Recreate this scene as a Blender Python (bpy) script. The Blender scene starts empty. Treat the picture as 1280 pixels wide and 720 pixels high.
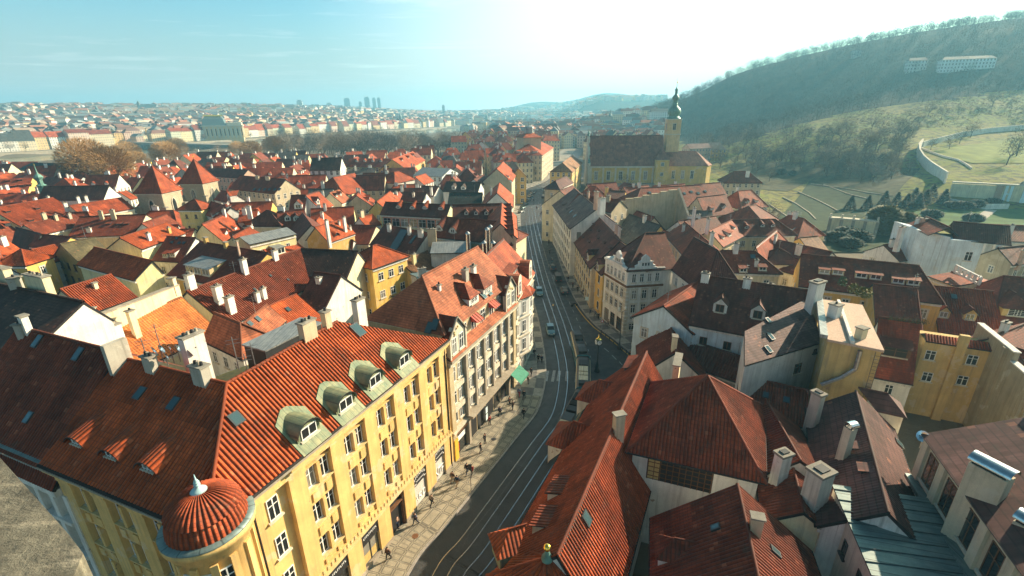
import bpy, math, random
import numpy as np
from mathutils import Vector, Matrix
random.seed(7); RS = np.random.RandomState(11)
SC = bpy.context.scene
COL = SC.collection
FL = 588.6; PITCH = math.atan(220/FL); ROLL = math.radians(0.6); H = 44.0
CP, SP, CR, SR = math.cos(PITCH), math.sin(PITCH), math.cos(ROLL), math.sin(ROLL)
def ray(px, py):
 u, v = px-640, py-360
 ur, vd = u*CR-v*SR, u*SR+v*CR
 return Vector((ur, FL*CP-vd*SP, -FL*SP-vd*CP))
CAM = Vector((0, 0, H))
def P(px, py, z=0.0):
 r = ray(px, py); return CAM + r*((z-H)/r.z)
def PY(px, py, y):
 r = ray(px, py); return CAM + r*(y/r.y)
def proj(p):
 d = Vector(p)-CAM
 fw = d.y*CP-d.z*SP; dn = -d.y*SP-d.z*CP
 if fw < 1: return (-9e3, -9e3)
 ur, vd = FL*d.x/fw, FL*dn/fw
 return (640+ur*CR+vd*SR, 360-ur*SR+vd*CR)
cam = bpy.data.cameras.new('camera'); camo = bpy.data.objects.new('camera', cam); COL.objects.link(camo)
X = Vector((CR, -SR*SP, -SR*CP)); D = Vector((-SR, -CR*SP, -CR*CP)); F = Vector((0, CP, -SP))
camo.matrix_world = Matrix(((X.x, -D.x, -F.x, 0), (X.y, -D.y, -F.y, 0), (X.z, -D.z, -F.z, H), (0, 0, 0, 1)))
cam.sensor_width = 36; cam.lens = FL/1280*36; cam.clip_start = .5; cam.clip_end = 30000
SC.camera = camo
MATS = {}
class NT:
 def __init__(s, name):
  s.m = bpy.data.materials.new(name); s.m.use_nodes = True
  s.t = s.m.node_tree; s.t.nodes.clear()
  s.out = s.n('ShaderNodeOutputMaterial'); s.b = s.n('ShaderNodeBsdfPrincipled')
  s.l(s.b.outputs[0], s.out.inputs[0]); MATS[name] = s.m
 def n(s, t, **k):
  x = s.t.nodes.new(t)
  for a, v in k.items(): setattr(x, a, v)
  return x
 def l(s, a, b): s.t.links.new(a, b)
 def put(s, v, sock):
  if isinstance(v, bpy.types.NodeSocket): s.l(v, sock)
  else: sock.default_value = v
 def math(s, op, a, b=0.0):
  x = s.n('ShaderNodeMath', operation=op); s.put(a, x.inputs[0]); s.put(b, x.inputs[1]); return x.outputs[0]
 def mix(s, f, a, b, blend='MIX'):
  x = s.n('ShaderNodeMix', data_type='RGBA', blend_type=blend)
  s.put(f, x.inputs[0]); s.put(a, x.inputs[6]); s.put(b, x.inputs[7]); return x.outputs[2]
 def ramp(s, f, *st):
  x = s.n('ShaderNodeValToRGB'); e = x.color_ramp.elements
  while len(e) < len(st): e.new(0.5)
  for el, (p, c) in zip(e, st): el.position = p; el.color = c if len(c) == 4 else (*c, 1)
  s.put(f, x.inputs[0]); return x.outputs[0]
 def noise(s, vec, scale, detail=4, rough=.55):
  x = s.n('ShaderNodeTexNoise'); x.inputs['Scale'].default_value = scale; x.inputs['Detail'].default_value = detail
  x.inputs['Roughness'].default_value = rough
  if vec is not None: s.l(vec, x.inputs['Vector'])
  return x.outputs['Fac']
 def remap(s, f, a, b, c, d):
  x = s.n('ShaderNodeMapRange'); s.put(f, x.inputs[0])
  for i, v in enumerate((a, b, c, d)): x.inputs[i+1].default_value = v
  return x.outputs[0]
 def uv(s): return s.n('ShaderNodeUVMap').outputs[0]
 def scaled(s, vec, sx, sy, sz=1):
  x = s.n('ShaderNodeMapping'); s.l(vec, x.inputs[0]); x.inputs['Scale'].default_value = (sx, sy, sz); return x.outputs[0]
 def sep(s, vec):
  x = s.n('ShaderNodeSeparateXYZ'); s.l(vec, x.inputs[0]); return x.outputs
 def bump(s, h, strength, dist):
  x = s.n('ShaderNodeBump'); x.inputs['Strength'].default_value = strength; x.inputs['Distance'].default_value = dist
  s.l(h, x.inputs['Height']); s.l(x.outputs[0], s.b.inputs['Normal'])
 def grey(s, f):
  x = s.n('ShaderNodeCombineColor'); [s.put(f, x.inputs[i]) for i in range(3)]; return x.outputs[0]
def rough(t, r, spec=.3, metal=0):
 t.b.inputs['Roughness'].default_value = r; t.b.inputs['Specular IOR Level'].default_value = spec; t.b.inputs['Metallic'].default_value = metal
TP, TR = .34, .40           # pan tile column width and row height in metres
def tile_mat(name, pan, pw, pr):
 t = NT(name); uv = t.uv(); u, v, _ = t.sep(uv)
 oi = t.n('ShaderNodeObjectInfo')
 cu, cv = t.math('DIVIDE', u, pw), t.math('DIVIDE', v, pr)
 if not pan:   # plain tiles: every other row shifted by half a tile
  half = t.math('MULTIPLY', t.math('MODULO', t.math('FLOOR', cv), 2.0), .5); cu = t.math('ADD', cu, half)
 c = t.n('ShaderNodeCombineXYZ'); t.l(t.math('FLOOR', cu), c.inputs[0]); t.l(t.math('FLOOR', cv), c.inputs[1])
 w = t.n('ShaderNodeTexWhiteNoise', noise_dimensions='3D'); t.l(c.outputs[0], w.inputs[0])
 t.l(t.math('MULTIPLY', oi.outputs['Random'], 9.0), c.inputs[2])
 pos = t.n('ShaderNodeNewGeometry').outputs['Position']
 big = t.noise(pos, .35, 5, .62); mid = t.noise(t.scaled(uv, .9, .25), 1.0, 3)
 k = t.math('MULTIPLY', t.remap(w.outputs[0], 0, 1, .82, 1.14), t.remap(big, .3, .7, .6, 1.25))
 k = t.math('MULTIPLY', k, t.remap(mid, .35, .65, .86, 1.1))
 c2 = t.n('ShaderNodeCombineXYZ'); t.l(t.math('FLOOR', t.math('DIVIDE', u, pw*7)), c2.inputs[0]); t.l(t.math('FLOOR', t.math('DIVIDE', v, pr*5)), c2.inputs[1]); t.l(oi.outputs['Random'], c2.inputs[2])
 w2_ = t.n('ShaderNodeTexWhiteNoise', noise_dimensions='3D'); t.l(c2.outputs[0], w2_.inputs[0])
 patch = t.math('SUBTRACT', t.math('MULTIPLY', t.math('GREATER_THAN', w2_.outputs[0], .92), .3), t.math('MULTIPLY', t.math('LESS_THAN', w2_.outputs[0], .1), .2))
 k = t.math('MULTIPLY', k, t.math('ADD', 1.0, patch))
 k = t.math('MULTIPLY', k, t.remap(t.noise(t.scaled(uv, 1.6, .16), 1.0, 5, .6), .35, .7, 1.08, .72))
 col = t.mix(1.0, oi.outputs['Color'], t.grey(k), 'MULTIPLY')
 sparse = t.math('GREATER_THAN', w.outputs[0], .98)
 col = t.mix(t.math('MULTIPLY', sparse, .3), col, (.5, .19, .1, 1))
 moss = t.remap(t.noise(pos, .8, 6, .7), .56, .7, 0, .6)
 col = t.mix(moss, col, (.075, .062, .045, 1))
 fu, fv = t.math('FRACT', cu), t.math('FRACT', cv)
 if pan:
  h = t.math('ADD', t.math('ABSOLUTE', t.math('SINE', t.math('MULTIPLY', cu, math.pi))), t.math('MULTIPLY', t.math('SUBTRACT', 1.0, fv), .35))
  gap = t.math('LESS_THAN', t.math('MINIMUM', fu, t.math('SUBTRACT', 1.0, fu)), .13)
  row = t.math('LESS_THAN', fv, .12)
  col = t.mix(t.math('MAXIMUM', t.math('MULTIPLY', gap, .45), t.math('MULTIPLY', row, .4)), col, (.03, .02, .018, 1))
  t.bump(h, .9, .10)
 else:
  h = t.math('SUBTRACT', 1.0, fv)
  row = t.math('LESS_THAN', fv, .17); gap = t.math('LESS_THAN', fu, .06)
  col = t.mix(t.math('MAXIMUM', t.math('MULTIPLY', row, .5), t.math('MULTIPLY', gap, .3)), col, (.04, .025, .02, 1))
  t.bump(h, .7, .05)
 t.l(col, t.b.inputs['Base Color']); rough(t, .75, .25)
tile_mat('pan_tile', True, TP, TR); tile_mat('plain_tile', False, .30, .34); tile_mat('big_tile', False, .5, .62)
def plaster(name, windows=False, fixed=None):
 t = NT(name); pos = t.n('ShaderNodeNewGeometry').outputs['Position']; uv = t.uv()
 base = fixed if fixed else t.n('ShaderNodeObjectInfo').outputs['Color']
 k = t.math('MULTIPLY', t.remap(t.noise(pos, .5, 6, .6), .3, .7, .82, 1.08), t.remap(t.noise(t.scaled(pos, 2.2, 2.2, .16), 1.0, 4), .35, .7, 1.05, .84))
 k = t.math('MULTIPLY', k, t.remap(t.noise(pos, 9, 3), .3, .7, .94, 1.05))
 col = t.mix(1.0, base, t.grey(k), 'MULTIPLY')
 stain = t.remap(t.noise(t.scaled(pos, .9, .9, .3), 1.0, 7, .65), .57, .75, 0, .4)
 col = t.mix(stain, col, (.24, .21, .17, 1))
 if not windows:
  pn = t.noise(pos, .42, 5, .6); col = t.mix(t.remap(pn, .585, .605, 0, .28), col, (.62, .56, .46, 1)); col = t.mix(t.remap(t.noise(pos, .7, 7, .68), .655, .68, 0, .75), col, (.30, .19, .13, 1))
  col = t.mix(t.remap(t.noise(t.scaled(pos, 3.5, 3.5, .12), 1.0, 5), .56, .72, 0, .4), col, (.17, .15, .12, 1))
 rough(t, .88, .2)
 if windows:
  u, v, _ = t.sep(uv); fu, fv = t.math('FRACT', u), t.math('FRACT', v)
  def band(f, a, b): return t.math('MULTIPLY', t.math('GREATER_THAN', f, a), t.math('LESS_THAN', f, b))
  frame = t.math('MULTIPLY', band(fu, .26, .74), band(fv, .24, .86))
  pane = t.math('MULTIPLY', band(fu, .33, .67), band(fv, .30, .80))
  mull = t.math('MULTIPLY', pane, t.math('SUBTRACT', 1.0, t.math('MAXIMUM', band(fu, .48, .52), band(fv, .58, .62))))
  col = t.mix(frame, col, (.62, .58, .5, 1)); col = t.mix(mull, col, (.035, .04, .045, 1))
  string = band(fv, .0, .06); col = t.mix(t.math('MULTIPLY', string, .5), col, (.6, .55, .45, 1))
  r = t.remap(mull, 0, 1, .88, .15); t.l(r, t.b.inputs['Roughness'])
 t.l(col, t.b.inputs['Base Color'])
 t.bump(t.noise(pos, 14, 3), .15, .03)
plaster('plaster'); plaster('plaster_far', True)
plaster('stone', fixed=(.36, .31, .24, 1)); plaster('trim', fixed=(.62, .56, .44, 1)); plaster('white_trim', fixed=(.74, .71, .65, 1))
plaster('cream_trim', fixed=(.66, .5, .24, 1)); plaster('grey_stone', fixed=(.27, .25, .21, 1))
def plain(name, col, r=.6, spec=.3, metal=0, var=.15, scale=3):
 t = NT(name); pos = t.n('ShaderNodeNewGeometry').outputs['Position']
 k = t.remap(t.noise(pos, scale, 5), .3, .7, 1-var, 1+var)
 t.l(t.mix(1.0, (*col, 1), t.grey(k), 'MULTIPLY'), t.b.inputs['Base Color']); rough(t, r, spec, metal); return t
plain('white_paint', (.74, .74, .72), .5); plain('dark', (.025, .025, .027), .5); plain('dark_metal', (.06, .063, .066), .45, .4, .4)
plain('wood', (.16, .075, .035), .7, var=.3); plain('gold', (.95, .62, .12), .2, .5, 1, .05); plain('gutter', (.035, .03, .028), .85, .1); plain('rubber', (.02, .02, .02), .8)
plain('red_paint', (.42, .05, .03), .5); plain('green_cloth', (.05, .22, .15), .8); plain('grey_metal', (.3, .31, .31), .4, .5, .7, .2)
plain('shiny_metal', (.55, .57, .58), .22, .5, 1, .15); plain('yellow_paint', (.7, .42, .05), .5); plain('brass_tile', (.5, .36, .13), .6)
plain('skin', (.5, .3, .21), .6); plain('finial_blue', (.34, .5, .52), .5); plain('blue_white', (.62, .78, .8), .5); plain('lamp_glass', (.7, .68, .6), .2, .5)
plain('copper_dark', (.13, .26, .22), .55, .4, .2, .35, 1.2); plain('bark', (.10, .078, .058), .9, var=.3)
plain('paint_line', (.3, .31, .31), .7, var=.45, scale=6); plain('kerb_stone', (.3, .28, .25), .8, var=.25); plain('rail_steel', (.42, .43, .44), .25, .5, 1, .2)
plain('tram_cream', (.6, .52, .34), .4); plain('tram_teal', (.06, .22, .27), .4); plain('letter_white', (.8, .8, .78), .6); plain('letter_dark', (.03, .03, .03), .6); plain('gravel_roof', (.5, .36, .27), .9, var=.2, scale=6)
def obj_plain(name, r=.5, spec=.4, metal=0, coat=0):
 t = NT(name); c = t.n('ShaderNodeObjectInfo').outputs['Color']; t.l(c, t.b.inputs['Base Color']); rough(t, r, spec, metal); t.b.inputs['Coat Weight'].default_value = coat
obj_plain('car_paint', .35, .5, .2, .6); obj_plain('cloth', .9, .2); obj_plain('hair', .8, .2)
def seam_mat(name, col, col2, per, r, metal):
 t = NT(name); u, v, _ = t.sep(t.uv()); pos = t.n('ShaderNodeNewGeometry').outputs['Position']
 f = t.math('FRACT', t.math('DIVIDE', u, per)); line = t.math('LESS_THAN', f, .07)
 c = t.mix(t.remap(t.noise(pos, .9, 6, .7), .38, .66, 0, 1), (*col, 1), (*col2, 1))
 strk = t.remap(t.noise(t.scaled(t.uv(), 5, .3), 1, 4), .3, .7, .75, 1.15)
 c = t.mix(1.0, c, t.grey(strk), 'MULTIPLY')
 t.l(t.mix(t.math('MULTIPLY', line, .6), c, (.04, .05, .05, 1)), t.b.inputs['Base Color']); rough(t, r, .4, metal)
 t.bump(line, .6, .04)
seam_mat('zinc', (.25, .27, .27), (.38, .39, .37), .6, .45, .4); seam_mat('copper', (.14, .19, .12), (.30, .29, .16), .55, .6, .15)
seam_mat('teal_roof', (.13, .19, .19), (.2, .25, .23), .9, .5, .3)
t = NT('glass'); oi = t.n('ShaderNodeObjectInfo')
cur = t.math('GREATER_THAN', oi.outputs['Random'], .72)
t.l(t.mix(cur, (.02, .024, .026, 1), (.22, .21, .18, 1)), t.b.inputs['Base Color']); rough(t, .07, .6)
t = NT('sky_glass'); t.b.inputs['Base Color'].default_value = (.05, .09, .1, 1); rough(t, .06, .8)
t = NT('stone_tower'); pos = t.n('ShaderNodeNewGeometry').outputs['Position']
u, v, _ = t.sep(t.uv()); br = t.n('ShaderNodeTexBrick'); t.l(t.scaled(t.uv(), 1, 1), br.inputs['Vector']); br.inputs['Scale'].default_value = 1.3
br.inputs['Color1'].default_value = (.5, .42, .28, 1); br.inputs['Color2'].default_value = (.36, .31, .22, 1); br.inputs['Mortar'].default_value = (.3, .26, .19, 1)
t.l(t.mix(t.remap(t.noise(pos, .6, 6), .4, .7, 0, .6), br.outputs[0], (.28, .24, .17, 1)), t.b.inputs['Base Color']); rough(t, .9)
t = NT('brick'); br = t.n('ShaderNodeTexBrick'); t.l(t.uv(), br.inputs['Vector']); br.inputs['Scale'].default_value = 4
br.inputs['Color1'].default_value = (.33, .15, .09, 1); br.inputs['Color2'].default_value = (.42, .26, .17, 1); br.inputs['Mortar'].default_value = (.38, .34, .28, 1)
t.l(br.outputs[0], t.b.inputs['Base Color']); rough(t, .9)
t = NT('ledge'); pos = t.n('ShaderNodeNewGeometry').outputs['Position']; c = t.mix(t.remap(t.noise(pos, 1.6, 9, .7), .35, .65, 0, 1), (.06, .058, .046, 1), (.21, .19, .14, 1)); c = t.mix(t.remap(t.noise(t.scaled(pos, 1, 6, 1), 1.5, 6), .55, .7, 0, .7), c, (.34, .3, .22, 1)); t.l(c, t.b.inputs['Base Color']); rough(t, .9); t.bump(t.noise(pos, 5, 8, .7), .9, .06)
UP = Vector((0, 0, 1))
class MB:
 def __init__(s): s.v = []; s.f = []; s.m = []; s.uv = []; s.sm = []; s.mats = []
 def mi(s, m):
  if m not in s.mats: s.mats.append(m)
  return s.mats.index(m)
 def face(s, pts, mat, uvs=None, smooth=False):
  pts = [Vector(p) for p in pts]; b = len(s.v); s.v += pts; s.f.append(tuple(range(b, b+len(pts))))
  s.m.append(s.mi(mat)); s.sm.append(smooth)
  if uvs is None:
   n = Vector((0, 0, 0))
   for i in range(len(pts)):
    a, c = pts[i], pts[(i+1) % len(pts)]; n += Vector(((a.y-c.y)*(a.z+c.z), (a.z-c.z)*(a.x+c.x), (a.x-c.x)*(a.y+c.y)))
   n = n.normalized() if n.length > 1e-9 else UP
   u = UP.cross(n)
   u = u.normalized() if u.length > .05 else Vector((1, 0, 0))
   w = n.cross(u); uvs = [(p.dot(u), p.dot(w)) for p in pts]
  s.uv.append(uvs)
 def idx(s, verts, faces, mat, smooth=True, uvs=None):
  b = len(s.v); s.v += [Vector(p) for p in verts]; k = s.mi(mat)
  for i, f in enumerate(faces):
   s.f.append(tuple(b+j for j in f)); s.m.append(k); s.sm.append(smooth)
   s.uv.append([(uvs[j] if uvs else (0, 0)) for j in f])
 def frame_box(s, o, ex, ey, ez, x0, x1, y0, y1, z0, z1, mat):
  c = [o+ex*x+ey*y+ez*z for z in (z0, z1) for y in (y0, y1) for x in (x0, x1)]
  for q in ((0, 2, 3, 1), (4, 5, 7, 6), (0, 1, 5, 4), (1, 3, 7, 5), (3, 2, 6, 7), (2, 0, 4, 6)): s.face([c[i] for i in q], mat)
 def box(s, c, sx, sy, sz, mat, rot=0.0):   # c = centre of the bottom face
  ex = Vector((math.cos(rot), math.sin(rot), 0)); ey = Vector((-ex.y, ex.x, 0))
  s.frame_box(Vector(c), ex, ey, UP, -sx/2, sx/2, -sy/2, sy/2, 0, sz, mat)
 def prism(s, pts, z0, z1, mat, cap=True):
  pts = ccw(pts); n = len(pts)
  for i in range(n):
   a, b = pts[i], pts[(i+1) % n]; s.face([(a[0], a[1], z0), (b[0], b[1], z0), (b[0], b[1], z1), (a[0], a[1], z1)], mat)
  if cap: s.face([(p[0], p[1], z1) for p in pts], mat); s.face([(p[0], p[1], z0) for p in reversed(pts)], mat)
 def tube(s, a, b, r0, r1, mat, n=6, smooth=True, caps=True):
  a, b = Vector(a), Vector(b); d = (b-a)
  if d.length < 1e-6: return
  d.normalize(); x = d.orthogonal().normalized(); y = d.cross(x)
  vs = [p+(x*math.cos(2*math.pi*i/n)+y*math.sin(2*math.pi*i/n))*r for p, r in ((a, r0), (b, r1)) for i in range(n)]
  fs = [(i, (i+1) % n, n+(i+1) % n, n+i) for i in range(n)]
  s.idx(vs, fs, mat, smooth)
  if caps: s.idx(vs, [tuple(range(n-1, -1, -1)), tuple(range(n, 2*n))], mat, False)
 def lathe(s, c, prof, mat, n=20, smooth=True, a0=0.0, a1=2*math.pi, uvp=None):
  c = Vector(c); full = abs(a1-a0-2*math.pi) < 1e-6; k = n if full else n+1
  vs = []; uvs = []
  ln = 0
  for j, (r, z) in enumerate(prof):
   if j: ln += math.hypot(r-prof[j-1][0], z-prof[j-1][1])
   for i in range(k):
    a = a0+(a1-a0)*i/n; vs.append(c+Vector((r*math.cos(a), r*math.sin(a), z))); uvs.append(((uvp or n)*i/n*TP, ln))
  fs = []
  for j in range(len(prof)-1):
   for i in range(n):
    i2 = (i+1) % k; fs.append((j*k+i, j*k+i2, (j+1)*k+i2, (j+1)*k+i))
  s.idx(vs, fs, mat, smooth, uvs)
 def build(s, name, parent=None, color=None, link=True):
  me = bpy.data.meshes.new(name)
  inv = pworld(parent).inverted() if parent is not None else None
  vs = [tuple(inv @ p) for p in s.v] if inv is not None else [tuple(p) for p in s.v]
  me.from_pydata(vs, [], s.f)
  for m in s.mats: me.materials.append(MATS[m])
  me.polygons.foreach_set('material_index', s.m); me.polygons.foreach_set('use_smooth', s.sm)
  uvl = me.uv_layers.new(name='UVMap'); uvl.data.foreach_set('uv', [c for f in s.uv for p in f for c in p])
  me.update()
  if not link: return me
  o = bpy.data.objects.new(name, me); COL.objects.link(o)
  if parent is not None: o.parent = parent
  if color is not None: o.color = (*color[:3], 1)
  return o
def ccw(pts):
 a = sum(pts[i][0]*pts[(i+1) % len(pts)][1]-pts[(i+1) % len(pts)][0]*pts[i][1] for i in range(len(pts)))
 return list(pts) if a > 0 else list(reversed(pts))
LABELS = {}
def tag(o, label, cat, group=None, kind=None):
 if kind: o['kind'] = kind
 if label:
  n = len(label.split())
  if not 4 <= n <= 16: print('LABEL LENGTH', n, label)
  if label in LABELS and not (group and LABELS[label] == group): print('DUP LABEL', label)
  LABELS[label] = group
  o['label'] = label
 if cat: o['category'] = cat
 if group: o['group'] = group
 return o
def thing(name, label, cat, loc, rot=0.0, group=None):
 o = bpy.data.objects.new(name, None); COL.objects.link(o); o.empty_display_size = .2
 o.matrix_world = Matrix.Translation(Vector(loc)) @ Matrix.Rotation(rot, 4, 'Z')
 o.location = loc; o.rotation_euler = (0, 0, rot)
 return tag(o, label, cat, group)
def put(me, name, parent, loc, rot=0.0, scale=None, color=None):   # place shared mesh data at a world position under a parent
 o = bpy.data.objects.new(name, me); COL.objects.link(o)
 M = Matrix.Translation(Vector(loc)) @ Matrix.Rotation(rot, 4, 'Z')
 if parent is not None: o.parent = parent; M = pworld(parent).inverted() @ M
 if scale: M = M @ Matrix.Diagonal((*scale, 1))
 o.matrix_basis = M
 if color is not None: o.color = (*color[:3], 1)
 return o
def pworld(o):
 return o.matrix_basis if o.parent is None else pworld(o.parent) @ o.matrix_parent_inverse @ o.matrix_basis
def copy_tree(o, parent=None):
 c = o.copy(); COL.objects.link(c)
 if parent is not None: c.parent = parent
 for ch in o.children: copy_tree(ch, c)
 return c
def plane_axes(pts):
 n = Vector((0, 0, 0))
 for i in range(len(pts)):
  a, c = pts[i], pts[(i+1) % len(pts)]; n += Vector(((a.y-c.y)*(a.z+c.z), (a.z-c.z)*(a.x+c.x), (a.x-c.x)*(a.y+c.y)))
 n.normalize()
 if n.z < 0: n = -n
 u = UP.cross(n); u = u.normalized() if u.length > .02 else Vector((1, 0, 0))
 return n, u, n.cross(u)
def slope(mb, pts, mat='pan_tile', corr=False, thick=.22, under='dark'):
 """one roof slope as a slab: tiled top (really corrugated when corr), edges and underside"""
 pts = [Vector(p) for p in pts]; n, u, w = plane_axes(pts)
 nn = Vector((0, 0, 0))
 for i in range(len(pts)):
  a, c = pts[i], pts[(i+1) % len(pts)]; nn += Vector(((a.y-c.y)*(a.z+c.z), (a.z-c.z)*(a.x+c.x), (a.x-c.x)*(a.y+c.y)))
 if nn.dot(n) < 0: pts = pts[::-1]
 lo = [p-n*thick for p in pts]; k = len(pts)
 for i in range(k):
  j = (i+1) % k; mb.face([lo[i], lo[j], pts[j], pts[i]], under)
 mb.face(lo[::-1], under)
 if not corr: mb.face(pts, mat); return
 mb.face([p-n*.02 for p in pts], under)
 q = [(p.dot(u), p.dot(w)) for p in pts]; d0 = pts[0].dot(n)
 umin, umax = min(a for a, _ in q), max(a for a, _ in q)
 st = TP/4; us = sorted(set([round(k0*st, 4) for k0 in range(math.ceil(umin/st), math.floor(umax/st)+1)]+[round(a, 4) for a, _ in q]))
 vs, uvs = [], []; rows = []
 for a in us:
  a_ = min(max(a, umin+1e-4), umax-1e-4); cr = []
  for i in range(k):
   (x0, y0), (x1, y1) = q[i], q[(i+1) % k]
   if (x0-a_)*(x1-a_) <= 0 and abs(x1-x0) > 1e-7: cr.append(y0+(y1-y0)*(a_-x0)/(x1-x0))
  if len(cr) < 2: continue
  lo_, hi_ = min(cr), max(cr); h = .085*abs(math.sin(math.pi*a/TP))
  b = len(vs); vs += [u*a+w*lo_+n*(d0+h), u*a+w*hi_+n*(d0+h)]; uvs += [(a, lo_), (a, hi_)]; rows.append(b)
 mb.idx(vs, [(rows[i], rows[i+1], rows[i+1]+1, rows[i]+1) for i in range(len(rows)-1)], mat, True, uvs)
def ridge(mb, a, b, mat='pan_tile', r=.17):
 a, b = Vector(a), Vector(b); L = (b-a).length; n = max(1, int(L/.45)); up = Vector((0, 0, .05))
 if L < .5: return
 n = min(n, 60); d = (b-a)/n
 for i in range(n): mb.tube(a+d*i+up, a+d*(i+1)+up*1.0, r, r*.8, mat, 6, True, False)
WIN = {}
def win_mesh(w, h, kind):
 key = (round(w, 2), round(h, 2), kind)
 if key in WIN: return WIN[key]
 mb = MB(); o = Vector((0, 0, 0)); ex, ey = Vector((1, 0, 0)), Vector((0, 1, 0))     # outward is -y
 def b(x0, x1, z0, z1, d, m, d0=.02): mb.frame_box(o, ex, ey, UP, x0, x1, -d, d0, z0, z1, m)
 fr = 'white_paint'
 if kind == 'brown': fr = 'wood'
 if kind == 'dark': fr = 'dark_metal'
 gy = -.075 if kind == 'flush' else -.015
 mb.face([(-w/2+.05, gy, .05), (w/2-.05, gy, .05), (w/2-.05, gy, h-.05), (-w/2+.05, gy, h-.05)], 'glass')
 t = .07
 for x0, x1, z0, z1 in ((-w/2, -w/2+t, 0, h), (w/2-t, w/2, 0, h), (-w/2+t, w/2-t, 0, t), (-w/2+t, w/2-t, h-t, h)): b(x0, x1, z0, z1, .06, fr)
 if w > .7: b(-.045, .045, t, h-t, .055, fr)
 if h > 1.3: b(-w/2+t, w/2-t, h*.64, h*.64+.06, .05, fr)
 if kind == 'grid':
  k = max(2, int(w/.8))
  for i in range(1, k): b(-w/2+w*i/k-.03, -w/2+w*i/k+.03, t, h-t, .05, fr)
  for i in range(1, 4): b(-w/2+t, w/2-t, h*i/4-.02, h*i/4+.02, .045, fr)
 if kind in ('trim', 'hood', 'orange'):
  tm = {'trim': 'trim', 'hood': 'trim', 'orange': 'plaster_orange'}[kind]; s = .2
  for x0, x1, z0, z1 in ((-w/2-s, -w/2, -.05, h+s), (w/2, w/2+s, -.05, h+s), (-w/2, w/2, h, h+s)): b(x0, x1, z0, z1, .1, tm)
  if kind == 'hood': b(-w/2-.3, w/2+.3, h+s, h+s+.14, .26, tm)
 b(-w/2-.18, w/2+.18, -.16, 0, .2, 'trim' if kind != 'dark' else 'dark_metal')
 WIN[key] = mb.build('window', link=False); return WIN[key]
plaster('plaster_orange', fixed=(.55, .2, .09, 1))
def facing(a, b):       # does the wall a->b (outward normal to the right of travel) look at the camera?
 n = Vector((b.y-a.y, -(b.x-a.x))); m = (a+b)/2
 return n.dot(Vector((-m.x, -m.y)))/max(n.length, 1e-6)/max(Vector((m.x, m.y)).length, 1) > -.12
def windows(par, a, b, z0, z1, floors=None, cols=None, w=1.0, h=1.6, kind='trim', margin=1.2, first=1.0, name='window', skip=()):
 """rows of windows on the wall a->b; outward normal to the right of travel"""
 a, b = Vector((a[0], a[1], 0)), Vector((b[0], b[1], 0)); L = (b-a).length
 if floors is None: floors = max(1, int(round((z1-z0)/3.6)))
 if cols is None: cols = max(1, int((L-margin)/2.7))
 if L < 2: return
 d = (b-a)/L; n = Vector((d.y, -d.x, 0)); rot = math.atan2(d.y, d.x); fh = (z1-z0)/floors; me = win_mesh(w, h, kind)
 for i in range(floors):
  for j in range(cols):
   if (i, j) in skip: continue
   p = a+d*(margin/2+(L-margin)*(j+.5)/cols)+n*.004; put(me, name, par, (p.x, p.y, z0+fh*i+(fh-h)*.45), rot)
RC = dict(orange=(.44, .082, .02), red=(.35, .066, .021), brown=(.23, .05, .022), dark=(.16, .048, .03), black=(.085, .046, .034), pink=(.42, .13, .06), plum=(.13, .058, .05),
          grey=(.12, .115, .105), slate=(.06, .075, .075), moss=(.15, .125, .065), green=(.05, .062, .055), tan=(.34, .17, .08))
WC = dict(white=(.76, .74, .68), cream=(.74, .64, .42), yellow=(.72, .47, .14), pale=(.74, .66, .36), ochre=(.58, .38, .13), grey=(.42, .39, .33), beige=(.56, .46, .31), stone=(.42, .36, .26), pinkish=(.6, .4, .3), blue=(.66, .76, .78), olive=(.3, .25, .1), sage=(.6, .62, .4))
BLD = []; FOOT = []
class B: pass
def on_plane(px, py, a, b_, c):   # where a photo ray meets the plane through three points
 n = (b_-a).cross(c-a); r = ray(px, py); return CAM+r*((a-CAM).dot(n)/r.dot(n))
def new_bld(name, label, cat, pts, group=None):
 b = B(); c = sum((Vector((p[0], p[1], 0)) for p in pts), Vector((0, 0, 0)))/len(pts)
 b.e = thing(name, label, cat, (c.x, c.y, getattr(b, 'z0', 0)), 0, group); b.slopes = []; b.c = c; b.dist = math.hypot(c.x, c.y); BLD.append(b); FOOT.append((c.x, c.y, max(2.5, max(math.hypot(p[0]-c.x, p[1]-c.y) for p in pts)*.7))); return b
def hit(b, px, py):
 r = ray(px, py); best = None
 for pts, dn, tan in b.slopes:
  n, u, w = plane_axes(pts); dd = r.dot(n)
  if abs(dd) < 1e-6: continue
  t = (pts[0]-CAM).dot(n)/dd; p = CAM+r*t
  q = [(x.dot(u), x.dot(w)) for x in pts]; a = (p.dot(u), p.dot(w)); ins = False; m = 0
  k = len(q)
  for i in range(k):
   (x0, y0), (x1, y1) = q[i], q[(i+1) % k]
   if (y0 > a[1]) != (y1 > a[1]) and a[0] < (x1-x0)*(a[1]-y0)/(y1-y0)+x0: ins = not ins
   L = math.hypot(x1-x0, y1-y0)
   tt = max(0, min(1, ((a[0]-x0)*(x1-x0)+(a[1]-y0)*(y1-y0))/max(L*L, 1e-9))); d = math.hypot(a[0]-x0-tt*(x1-x0), a[1]-y0-tt*(y1-y0)); m = d if i == 0 else min(m, d)
  out = 0 if ins else m
  if t > 0 and (best is None or out < best[0]-1e-6 or (abs(out-best[0]) < 1e-6 and t < best[3])): best = (out, p, (n, u, w, dn, tan), t)
 return best
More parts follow.
